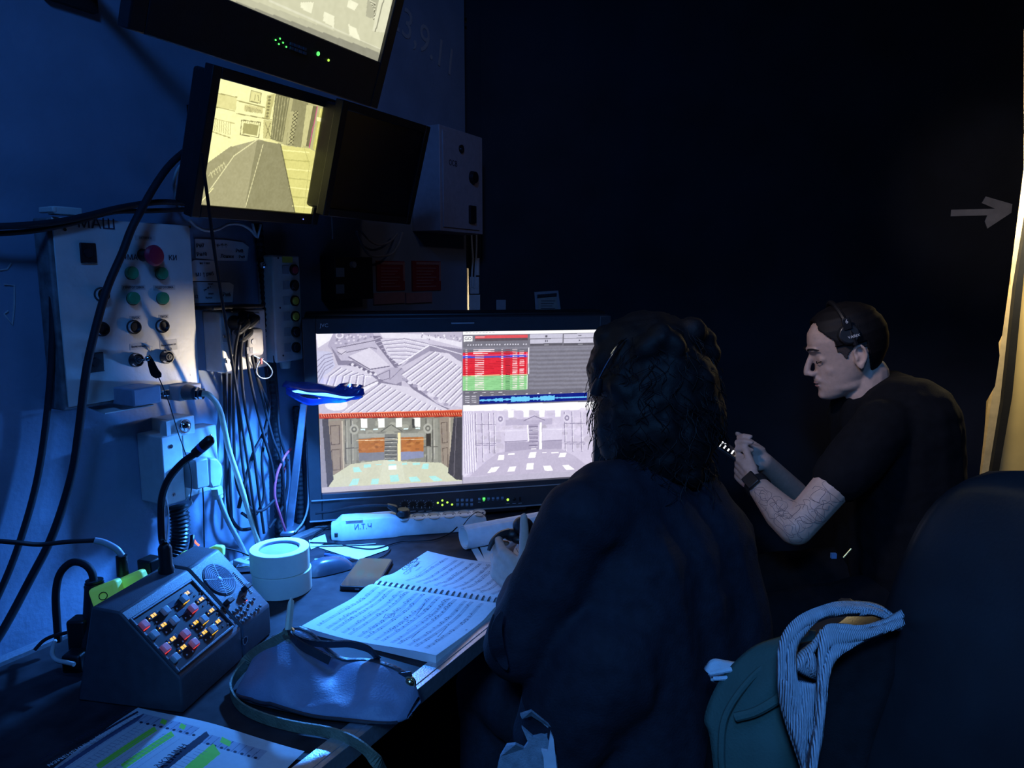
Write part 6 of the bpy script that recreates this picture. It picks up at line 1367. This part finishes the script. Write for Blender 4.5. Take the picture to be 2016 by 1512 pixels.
# facial features
MHl = MO_@MH
def face_bits(par, M, skin):
    for s_ in (-1, 1):
        g = G(); g.tube([M@Vector((s_*x, y, z)) for x, y, z in ((.014, .0945, .030), (.026, .094, .035), (.038, .086, .034), (.048, .074, .029))], [.0022, .0030, .0027, .0014], 6, flat=.8); ob('eyebrow', g, m_hair, par)
        g = G(); g.tube([M@Vector((s_*x, y, z)) for x, y, z in ((.018, .0805, -.002), (.026, .0838, -.0045), (.034, .0825, -.0045), (.043, .0745, -.001))], .0011, 6); ob('eyelashes', g, m_hair, par)
    g = G(); g.ell(M@Vector((0, .0905, -.0583)), (.0185, .0066, .0034), M.to_3x3(), n=16, m=8).ell(M@Vector((0, .0890, -.0672)), (.0165, .0068, .0042), M.to_3x3(), n=16, m=8); ob('lips', g, m_lips, par)
face_bits(man, MHl, m_skin)
# tattoo line drawings, raised a hair above the skin on both visible arm sections
from mathutils.bvhtree import BVHTree
bvh = BVHTree.FromPolygons([v.co for v in body.data.vertices], [p.vertices for p in body.data.polygons])
g = G(); cl = CAM-man.location
def tat(px_pts):
    out = []
    for x, y in px_pts:
        h_, n_, _, _ = bvh.ray_cast(cl, ray(x, y).normalized())
        if h_ is None or h_.y > 1.9-man.location.y+.15: 
            if len(out) > 2: g.tube(out, .0005, 4)
            out = []; continue
        out.append(h_+n_*.0004)
    if len(out) > 2: g.tube(out, .0005, 4)
for k in range(30):
    t_ = rng.random(); 
    if k % 2: cx_, cy_ = 1662-t_*95+rng.random()*30-10, 930+t_*115+rng.random()*46-20
    else: cx_, cy_ = 1560-t_*60+rng.random()*24-12, 1035-t_*65+rng.random()*34-17
    rr = 8+rng.random()*14; a0 = rng.random()*6; tat([(cx_+rr*(1+.5*math.sin(a*2.3+k))*math.cos(a0+a), cy_+rr*math.sin(a0+a*1.1)) for a in [i*.28 for i in range(18)]])
ob('tattoo_lines', g, m_tattoo, man, kind='stuff')
# headset on the man
hs = thing('headset', 'black headset with a small white number worn on the seated man\'s head', 'headset', MH)
g = G(); g.tube([(math.sin(a)*.092, -.004+.012*math.cos(a), .030+math.cos(a)*.104) for a in [R(-92+184*i/24) for i in range(25)]], .0065, 8, flat=1); ob('headband', g, m_black, hs)
for s_ in (-1, 1):
    g = G(); g.cyl((s_*.068, .004, .052), (s_*.094, .004, .056), .027, .024, 28); e_ = ob('ear_cup', g, m_black2, hs, bevel=.003)
    g = G(); g.box((s_*.092, .004, .082), (.008, .020, .030)); ob('slider', g, m_black, hs, bevel=.002)
MT_ = Matrix.Translation((-.0968, .004, .088))@Matrix(((0, 0, -1, 0), (-1, 0, 0, 0), (0, 1, 0, 0), (0, 0, 0, 1)))
text('white_number', '6', .014, mat('white_print', (.9, .9, .9)), hs, MT_)
MT_ = Matrix.Translation((-.0970, -.004, .048))@Matrix(((0, 0, -1, 0), (-1, 0, 0, 0), (0, 1, 0, 0), (0, 0, 0, 1)))
text('white_lettering', 'VARIX', .010, mat('white_print', (.8, .8, .8)), hs, MT_)
# phone in his hands
def plate(name, label, cat, c, nrm, upv, w_, h_, th, m, scr=None):
    z = nrm.normalized(); y = (upv-z*upv.dot(z)).normalized(); x = y.cross(z); M = Matrix(((x.x, y.x, z.x, c.x), (x.y, y.y, z.y, c.y), (x.z, y.z, z.z, c.z), (0, 0, 0, 1)))
    t = thing(name, label, cat, M); g = G(); g.prismT(rrect(w_/2, h_/2, .009), lambda a, b, l: (a, b, -th/2 if l == 0 else th/2)); ob('case', g, m, t, bevel=.0012); return t
ph2 = plate('phone', 'smartphone with glowing text held by the seated man', 'phone', phc, Vector((.42, -.25, .85)), Vector((-.75, .35, .5)), .072, .146, .008, m_black2)
g = G(); g.prismT(rrect(.033, .070, .007), lambda a, b, l: (a, b, .0041 if l == 0 else .0046)); ob('glass', g, mat('dark_phone_glass', (.01, .01, .012), .1), ph2)
for k in range(5): g = G(); g.box((-.012+.004*(k % 2), .040-.012*k, .0049), (.034-.006*(k % 3), .004, .0006)); ob('glowing_line', g, m_ledw, ph2)
g = G(); g.box((.018, .045, .0049), (.008, .03, .0006)); ob('glowing_line', g, m_ledw, ph2)
wt = thing('wristwatch', 'black smartwatch strapped to the left wrist of the seated man', 'watch', wrL.lerp(elL, .10)); dv = (elL-wrL).normalized(); qa = dv.to_track_quat('Z', 'Y').to_matrix()
g = G(); g.lathe([(.0305, -.010), (.0325, -.010), (.0325, .010), (.0305, .010)], (0, 0, 0), qa, 32, close=True); ob('strap', g, m_black2, wt)
nv_ = (Vector((-.5, -.75, .35))-dv*Vector((-.5, -.75, .35)).dot(dv)).normalized(); xx = dv.cross(nv_)
g = G(); g.box(nv_*.0345, (.034, .040, .010), Matrix((xx, dv, nv_)).transposed()); ob('watch_case', g, m_black, wt, bevel=.003)
# stool under the man
st = thing('stool', 'dark stool under the seated man', 'stool', Vector((hipc.x, hipc.y, 0)))
g = G(); g.lathe([(.17, .37), (.185, .39), (.18, .42), (.12, .43)], n=32); ob('seat', g, m_black, st)
for a in (45, 135, 225, 315): g = G(); g.cyl((math.cos(R(a))*.19, math.sin(R(a))*.19, 0), (math.cos(R(a))*.10, math.sin(R(a))*.10, .375), .014, .014, 10); ob('leg', g, m_black2, st)
t = thing('belt_clip', 'tiny brass clip hanging at the waist of the seated man', 'clip', P(1668, 1088, 1.73)); O_ = t.location
g = G(); g.cyl(P(1660, 1098, 1.73)-O_, P(1676, 1080, 1.73)-O_, .0022); ob('brass_pin', g, mat('bright_brass', (.9, .75, .3), .3, .6), t); g = G(); g.box(P(1641, 1094, 1.73)-O_, (.012, .008, .012)); ob('blue_tag', g, mat('dull_blue', (.1, .25, .5), .6), t)
# ---- woman at the desk
hw = P(1270, 762, 1.31); MHW = Mdir(hw, -24, R(-8))@Matrix.Scale(.90, 4)
wom = thing('person', 'woman with dark wavy hair and dark jacket at the desk, her back turned', 'person', Vector((.24, 1.24, 0)))
WOrg = wom.location
shLw = P(1145, 1022, 1.15); shRw = P(1370, 1000, 1.37); elLw = P(1020, 1270, 1.17); wrLw = P(1030, 1148, 1.41)
hipw = Vector((.30, 1.20, .54)); chw = Vector((.25, 1.23, .88))
g = G(); add_head(g, MHW, True)
g.limb([MHW@Vector((0, -.03, -.07)), P(1258, 960, 1.27)], [.048, .048])
g.limb([shLw, P(1255, 985, 1.27), shRw], [.03, .035, .03]); g.limb([shLw, elLw], [.030, .030]); g.limb([elLw, wrLw], [.036, .024])
elRw = Vector((.34, 1.46, .80)); wrRw = Vector((.12, 1.56, .80)); g.limb([shRw, elRw], [.030, .030]); g.limb([elRw, wrRw], [.036, .024])
g.limb([P(1262, 1000, 1.27), chw, hipw], [.05, .08, .09])
fwd = Vector((math.sin(R(-40)), math.cos(R(-40)), 0)); rt = Vector((fwd.y, -fwd.x, 0))
knees = []
for s_ in (-1, 1): hp_ = hipw+rt*.09*s_; kn_ = hipw+fwd*.42+rt*.10*s_+Vector((0, 0, -.02)); knees.append(kn_); g.limb([hp_, kn_, Vector((kn_.x, kn_.y, .10))], [.085, .06, .045]); g.limb([Vector((kn_.x, kn_.y, .05)), Vector((kn_.x, kn_.y, .04))+fwd*.14], [.04, .03])
MLw = palmM(wrLw, P(974, 1100, 1.47), Vector((-.35, -.88, .10))); add_hand(g, MLw, -1, (30, 36, 44, 52), ((-.85, .30, .15), 4), sc_=.98)
MRw = palmM(wrRw, wrRw+Vector((-.1, .02, .01)), Vector((0, .1, 1))); add_hand(g, MRw, 1, (25, 30, 35, 40), ((-.6, .6, -.3), 20), sc_=.95)
g2 = G(); g2.v = [Vector(v)-WOrg for v in g.v]; g2.f = g.f; bodyw = remesh('body', g2, m_skin, .0036, 4, wom)
face_bits(wom, Matrix.Translation(-WOrg)@MHW, m_skin)
g = G()
g.limb([shLw+Vector((0, .005, 0)), shLw.lerp(elLw, .5), elLw], [.064, .062, .056]); g.limb([elLw, elLw.lerp(wrLw, .5), elLw.lerp(wrLw, .86)], [.052, .046, .040])
g.limb([shRw, shRw.lerp(elRw, .5), elRw], [.062, .058, .050]); g.limb([elRw, elRw.lerp(wrRw, .85)], [.050, .036])
g.limb([shLw, P(1255, 985, 1.27), shRw], [.066, .080, .066]); g.limb([P(1258, 935, 1.27), P(1255, 985, 1.27)], [.064, .080])
for a in (-.085, 0, .085): g.limb([P(1262, 985, 1.27)+rt*a, chw+rt*a*1.05, hipw+rt*a*1.25+Vector((0, 0, -.02))], [.085, .125, .135])
g.limb([P(1190, 1300, 1.16), P(1130, 1400, 1.16), P(1080, 1490, 1.17)], [.10, .085, .065]); g.limb([P(1130, 1400, 1.16), P(1060, 1560, 1.17)], [.08, .06])
jk = clothes('jacket', g, m_jacket, .008, 5, wom, WOrg, (.014, .09))
# loose sleeve straps and cuff
g = G(); 
def wrib(g, pts, wd, th=.003, org=WOrg, up=Vector((.3, -.2, 1))):
    q = [P(*p)-org for p in pts]; q = spl(q, 6)
    for i in range(len(q)-1):
        d0 = (q[min(i+1, len(q)-1)]-q[max(i-1, 0)]).normalized(); d1 = (q[min(i+2, len(q)-1)]-q[i]).normalized(); v_ = Vector((0, 1, 0))
        f0 = math.sin(math.pi*min(1, (i+.6)/len(q)))**.5; f1 = math.sin(math.pi*min(1, (i+1.6)/len(q)))**.5 if i < len(q)-2 else .1
        s0 = d0.cross(v_).normalized()*wd/2*f0; s1 = d1.cross(v_).normalized()*wd/2*f1; n0_ = Vector((0, th/2, 0))
        g.hexa([q[i]-s0-n0_, q[i]+s0-n0_, q[i]+s0+n0_, q[i]-s0+n0_], [q[i+1]-s1-n0_, q[i+1]+s1-n0_, q[i+1]+s1+n0_, q[i+1]-s1+n0_])
    return g
wrib(g, [(988, 1205, 1.10), (978, 1235, 1.09), (980, 1270, 1.09), (988, 1295, 1.10), (998, 1318, 1.10)], .018); ob('hanging_strap', g, m_jacket, wom)
g = G(); wrib(g, [(972, 1210, 1.12), (966, 1245, 1.11), (970, 1280, 1.11), (978, 1300, 1.12)], .008); ob('hanging_strap', g, m_jacket, wom)
g = G()
for s_ in (-1, 1): hp_ = hipw+rt*.09*s_; kn_ = hipw+fwd*.42+rt*.10*s_+Vector((0, 0, -.02)); g.limb([hp_, kn_, Vector((kn_.x, kn_.y, .12))], [.098, .073, .056])
clothes('jeans', g, mat('dark_denim', (.02, .026, .045), .85, var=.2, scale=90, bump=.6, bscale=400), .009, 4, wom, WOrg, (.012, .07))
for kn_ in knees: g = G(); g.limb([Vector((kn_.x, kn_.y, .05)), Vector((kn_.x, kn_.y, .04))+fwd*.15], [.047, .038]); clothes('shoe', g, m_black, .008, 3, wom, WOrg)
# denim shirt hem below the jacket
g = G()
def hem(pts, d0):
    q = [P(x, y, d0+dd) for x, y, dd in pts]; g.prismT([(i, 0) for i in range(len(q))], lambda a, b, l: q[int(a)]-WOrg+Vector((0, .006 if l else 0, 0)))
hem([(1024, 1408, 0), (1046, 1401, -.01), (1070, 1420, -.01), (1090, 1436, 0), (1100, 1530, 0), (1060, 1530, 0), (975, 1530, 0), (985, 1490, 0), (998, 1468, 0), (1015, 1466, -.01), (1032, 1474, 0), (1040, 1462, 0), (1027, 1432, 0), (1050, 1452, 0), (1072, 1447, 0), (1084, 1438, 0), (1068, 1424, 0), (1046, 1410, 0), (1028, 1416, 0)], 1.095)
ob('shirt_hem', g, mat('light_denim', (.20, .27, .34), .85, var=.2, scale=90, bump=.6, bscale=400), wom, smooth=0)
g = G(); hem([(1084, 1442, -.01), (1090, 1455, -.01), (1098, 1530, -.01), (1072, 1530, -.01), (1070, 1492, -.01), (1066, 1478, -.01), (1078, 1480, -.01)], 1.085); ob('shirt_tail', g, mat('pale_denim', (.5, .6, .72), .85), wom, smooth=0)
# hair volume
g = G(); T = lambda p: MHW@Vector(p)
rr_ = random.Random(3)
for c_, r_ in (((0, -.012, .03), .108), ((0, -.035, -.01), .108), ((-.035, -.045, -.06), .088), ((.035, -.045, -.06), .088), ((0, -.055, -.10), .086), ((-.05, -.02, -.09), .064), ((.05, -.02, -.09), .064), ((-.03, -.03, -.145), .058), ((.03, -.035, -.145), .062)): g.ell(T(c_), r_)
for k in range(90):
    a = rr_.random()*2*math.pi; z = -.17+rr_.random()*.28; rad = .105 if z > -.08 else .085; yy = math.sin(a)
    if yy > .45: continue
    zz = max(0, (z-.03)/.11); sc_ = math.sqrt(max(.05, 1-zz*zz)); g.ell(T((math.cos(a)*rad*sc_, -.03+math.sin(a)*rad*sc_, z)), .014+rr_.random()*.014, n=8, m=6)
hm = clothes('hair', g, m_hair, .006, 3, wom, WOrg, (.014, .035))
g = G()
for k in range(700):
    a = rr_.random()*2*math.pi; z = -.16+rr_.random()*.27; rad = .108 if z > -.08 else .088
    if math.sin(a) > .5: continue
    zz = max(0, (z-.03)/.11); sc_ = math.sqrt(max(.05, 1-zz*zz)); p = Vector((math.cos(a)*rad*sc_, -.03+math.sin(a)*rad*sc_, z)); out = Vector((math.cos(a), math.sin(a), .25)).normalized(); q = []
    ph_ = rr_.random()*6; ln = .03+rr_.random()*.055; am = .006+rr_.random()*.012; tn_ = Vector((-math.sin(a), math.cos(a), 0))
    for i in range(9): t_ = i/8; q.append(T(p+out*(.002+.034*t_*(1-.3*t_)*rr_.uniform(.95, 1.05))+Vector((0, 0, -ln*t_))+tn_*math.sin(t_*5+ph_)*am*t_*2)-WOrg)
    g.tube(q, .0006, 4, caps=False)
ob('hair_strands', g, m_hair, wom, kind='stuff', smooth=60)
# headset worn by the woman
hs2 = thing('headset', 'thin metal headband of a headset over the dark wavy hair of the woman', 'headset', MHW)
MHi = MHW.inverted(); hb = [MHi@P(1234, 667, 1.222), MHi@P(1222, 676, 1.208), MHi@P(1207, 697, 1.20), MHi@P(1192, 722, 1.20), MHi@P(1180, 745, 1.205)]
g = G(); g.tube(spl(hb, 6), .0022, 8); ob('headband', g, m_chrome, hs2)
g = G(); hb2 = [p+Vector((.0, .007, .0)) for p in hb[:3]]; g.tube(spl([hb[0]]+[hb2[0]+Vector((0, .0, .001)), hb2[1], hb2[2]], 6), .0014, 8); ob('inner_wire', g, m_chrome, hs2)
g = G(); e0 = MHi@P(1180, 745, 1.205); e1_ = MHi@P(1172, 775, 1.215); g.tube([e0, e0.lerp(e1_, .5), e1_], [.006, .010, .011], 12); ob('ear_piece', g, m_black, hs2)
# black headphones in her hand
hh_ = thing('headphones', 'small black headphones held above the desk by the woman', 'headphones', P(1010, 1062, 1.50)); O_ = hh_.location
g = G(); g.tube(spl([P(962, 1084, 1.48)-O_, P(970, 1066, 1.49)-O_, P(985, 1054, 1.50)-O_, P(1003, 1050, 1.51)-O_]), [.0035+.0004*i for i in range(19)], 10, flat=1.0); ob('headband', g, m_black2, hh_)
g = G(); g.ell(P(1008, 1053, 1.51)-O_, (.017, .014, .013)).ell(P(1022, 1062, 1.50)-O_, (.016, .012, .009)); ob('ear_pad', g, m_black, hh_)
g = G(); g.ell(P(1030, 1036, 1.50)-O_, (.022, .018, .020), Matrix.Rotation(R(30), 3, 'Y')); ob('ear_cup', g, m_black, hh_)
# ============================================================ CHAIRS AND GARMENTS
def office_chair(label, base, az, leather, wdt=.44, bh=.62, seat=.46, tilt=-8, bz0=.5, arms=False):
    t = thing('office_chair', label, 'chair', Mdir(base, az))
    g = G()
    for k in range(5): a = R(72*k+20); g.tube([(0, 0, .10), (math.cos(a)*.28, math.sin(a)*.28, .065)], [.022, .014], 8)
    ob('star_base', g, m_black2, t)
    for k in range(5):
        a = R(72*k+20); g = G(); cc = Vector((math.cos(a)*.28, math.sin(a)*.28, .028)); dn_ = Vector((-math.sin(a), math.cos(a), 0)); g.cyl(cc-dn_*.012, cc+dn_*.012, .027, None, 18); g.cyl(cc, cc+Vector((0, 0, .04)), .006, None, 8); ob('caster', g, m_black, t)
    g = G(); g.cyl((0, 0, .09), (0, 0, seat-.07), .026, .022); ob('gas_column', g, m_black2, t)
    g = G()
    def cush(u, v, l, cx=0): a, b = 2*u-1, 2*v-1; e = (1-abs(a)**6)*(1-abs(b)**6); return (a*wdt*.54, b*.24, seat-.03+(l*.045)*e**.5)
    g.grid(lambda u, v: cush(u, v, 1), 14, 14); g.grid(lambda u, v: cush(1-u, v, -1), 14, 14); ob('seat', g, leather, t, smooth=180)
    def back(u, v, l):
        a = 2*u-1; b = 2*v-1; e = (1-abs(a)**8)*(1-abs(b)**8); ww = wdt/2*(1-.10*max(0, b)**2)*(1 if b < .5 else math.sqrt(max(.02, 1-((b-.5)/.5)**4*.42)))
        y = -.23+math.tan(R(tilt))*v*bh+a*a*.045; th = .045*e**.35+.010*math.exp(-((v-.35)/.02)**2)*0
        return (a*ww, y+l*th, bz0+v*bh*(1-.04*a*a))
    g = G(); g.grid(lambda u, v: back(u, v, 1), 30, 40); g.grid(lambda u, v: back(1-u, v, -1), 30, 40); bk = ob('backrest', g, leather, t, smooth=180)
    g = G()
    for sd_ in (-1, 1): g.tube([Vector(back(.5+sd_*.5*.90, v, -1))+Vector((0, -.001, 0)) for v in [i/20 for i in range(1, 20)]], .0022, 6)
    ob('stitched_seam', g, m_black2, bk)
    g = G(); g.tube(spl([(0, -.05, seat-.07), (0, -.22, seat-.06), (0, -.29, seat+.02), (0, -.30, bz0+.15)]), .020, 8, flat=.5); ob('back_bracket', g, m_black2, t)
    if arms:
        for sd_ in (-1, 1): g = G(); g.tube(spl([(sd_*wdt*.52, .02, seat-.02), (sd_*(wdt*.5+.06), .02, seat+.05), (sd_*(wdt*.5+.06), .02, seat+.19)]), .014, 8); g.box((sd_*(wdt*.5+.06), -.02, seat+.205), (.055, .26, .028)); ob('armrest', g, m_black, t, bevel=.006)
    return t
office_chair('large black leather office chair at the right edge, its high back nearest us', Vector((.24, .604, 0)), -97.3, m_leather, wdt=.54, bh=.68, bz0=.50, tilt=-12.6)
office_chair('dark office chair under the woman with clothes draped over its back', Vector((hipw.x, hipw.y, 0)), -40, m_black, wdt=.40, bh=.42, seat=.435, bz0=.46, tilt=-4)
def cloth(name, pathL, pathR, th=.005, par=None, m=m_denim, k=6, puff=0, org=Vector((0, 0, 0)), label=None, nx=8):
    a = spl([P(*p) for p in pathL], k); b = spl([P(*p) for p in pathR], k); g = G(); n = len(a)
    def fn(u, v):
        i = min(int(v*(n-1)), n-2); f_ = v*(n-1)-i; p = a[i].lerp(a[i+1], f_); q = b[i].lerp(b[i+1], f_); r_ = p.lerp(q, u)
        w_ = math.sin(math.pi*u); return r_-org+Vector((0, -1, .15))*(puff*w_+.004*math.sin(u*9+v*11)*w_)
    g.grid(fn, nx, n-1); return ob(name, g, m, par, smooth=180, solid=th, label=label)
jt = thing('green_jacket', 'dark green jacket hung over the woman\'s chair back', 'jacket', P(1480, 1380, .98)); O_ = jt.location
cloth('jacket_body', [(1545, 1256, 1.0), (1480, 1280, 1.0), (1420, 1340, 1.0), (1390, 1410, 1.0), (1400, 1450, .99), (1412, 1560, .98)], [(1600, 1240, .96), (1600, 1290, .95), (1600, 1350, .95), (1600, 1420, .95), (1600, 1480, .95), (1600, 1560, .95)], .008, jt, m_olive, puff=.022, org=O_, nx=20)
g = G(); g.tube(spl([P(1530, 1290, .975)-O_, P(1470, 1345, .965)-O_, P(1428, 1410, .96)-O_, P(1420, 1480, .955)-O_, P(1425, 1540, .955)-O_]), .0045, 8); ob('raised_seam', g, m_olive, jt)
g = G(); g.tube(spl([P(1590, 1330, .93)-O_, P(1540, 1370, .935)-O_, P(1490, 1400, .945)-O_, P(1448, 1412, .955)-O_]), .006, 8); ob('soft_fold', g, m_olive, jt)
swt = thing('knit_sweater', 'light blue-grey ribbed sweater draped in loops over the chair back beside the leather chair', 'sweater', P(1620, 1350, .90)); O_ = swt.location
cloth('outer_loop', [(1765, 1222, .90), (1725, 1196, .90), (1680, 1190, .90), (1625, 1192, .89), (1580, 1210, .89), (1548, 1245, .89), (1536, 1290, .89), (1538, 1370, .89), (1552, 1430, .89), (1580, 1512, .885), (1590, 1560, .88)], [(1770, 1235, .89), (1730, 1214, .885), (1690, 1206, .88), (1635, 1212, .88), (1595, 1235, .88), (1568, 1262, .88), (1560, 1300, .88), (1572, 1350, .875), (1592, 1390, .87), (1600, 1450, .87), (1600, 1560, .87)], .010, swt, puff=.003, org=O_)
cloth('front_fold', [(1775, 1205, .87), (1745, 1222, .865), (1705, 1232, .86), (1660, 1228, .86), (1624, 1232, .86), (1616, 1270, .855), (1614, 1330, .85), (1608, 1400, .85), (1595, 1480, .85), (1588, 1560, .85)], [(1775, 1228, .86), (1745, 1240, .855), (1712, 1256, .85), (1680, 1275, .85), (1652, 1290, .845), (1634, 1310, .845), (1624, 1345, .845), (1620, 1410, .845), (1612, 1480, .845), (1600, 1560, .845)], .008, swt, puff=.002, org=O_)
cloth('inner_fold', [(1600, 1270, .91), (1575, 1290, .91), (1565, 1310, .91), (1585, 1325, .905), (1610, 1335, .90)], [(1620, 1240, .90), (1610, 1262, .90), (1600, 1285, .895), (1610, 1305, .89), (1618, 1318, .89)], .008, swt, puff=.006, org=O_)
cloth('lower_panel', [(1541, 1335, .885), (1546, 1400, .885), (1566, 1455, .88), (1584, 1512, .878), (1590, 1560, .875)], [(1616, 1345, .868), (1612, 1400, .868), (1604, 1450, .868), (1596, 1512, .868), (1596, 1560, .868)], .008, swt, puff=.006, org=O_)
cloth('dark_lining', [(1560, 1270, .925), (1555, 1330, .925), (1565, 1400, .92), (1600, 1560, .915)], [(1780, 1215, .91), (1760, 1330, .90), (1730, 1420, .89), (1690, 1560, .88)], .006, swt, m_tshirt, puff=.004, org=O_, label='black lining behind the folds')
slv = thing('pale_sleeve', 'crumpled pale blue cloth cuff poking out left of the green jacket', 'cloth', P(1418, 1322, 1.03)); O_ = slv.location
cloth('cuff', [(1388, 1318, 1.03), (1404, 1299, 1.03), (1430, 1303, 1.03), (1452, 1305, 1.03), (1472, 1288, 1.03)], [(1400, 1336, 1.02), (1416, 1346, 1.02), (1432, 1346, 1.02), (1458, 1335, 1.02), (1478, 1310, 1.02)], .006, slv, mat('pale_blue_cotton', (.42, .56, .68), .85, bump=.7, bscale=200), puff=.010, org=O_)
g = G(); g.tube(spl([P(1398, 1326, 1.0)-O_, P(1418, 1322, .995)-O_, P(1440, 1318, .995)-O_]), .0035, 8); g.tube(spl([P(1405, 1336, 1.0)-O_, P(1425, 1335, .995)-O_, P(1445, 1332, .995)-O_]), .003, 8); ob('crease', g, mat('pale_blue_cotton', (.4, .5, .6)), slv)
# ============================================================ LIGHT OF THE LAMP (unshaded end throws white light on the wall)
bulb = hl+ax*hlen*.60
bulb2 = hl+ax*hlen*.72
light('lamp_blue_light', 'AREA', bulb2+Vector((0, 0, -.008)), bulb2+Vector((-.42, -.48, -.75)), 11.5, (.045, .27, 1), .05, .03, spread=R(142))
light('lamp_white_leak', 'SPOT', hl+ax*hlen*.93+Vector((-.005, 0, .030)), MW@Vector((.08, 0, 1.21)), 7.0, (1, .86, .68), .006, cone=R(50), blend=1)
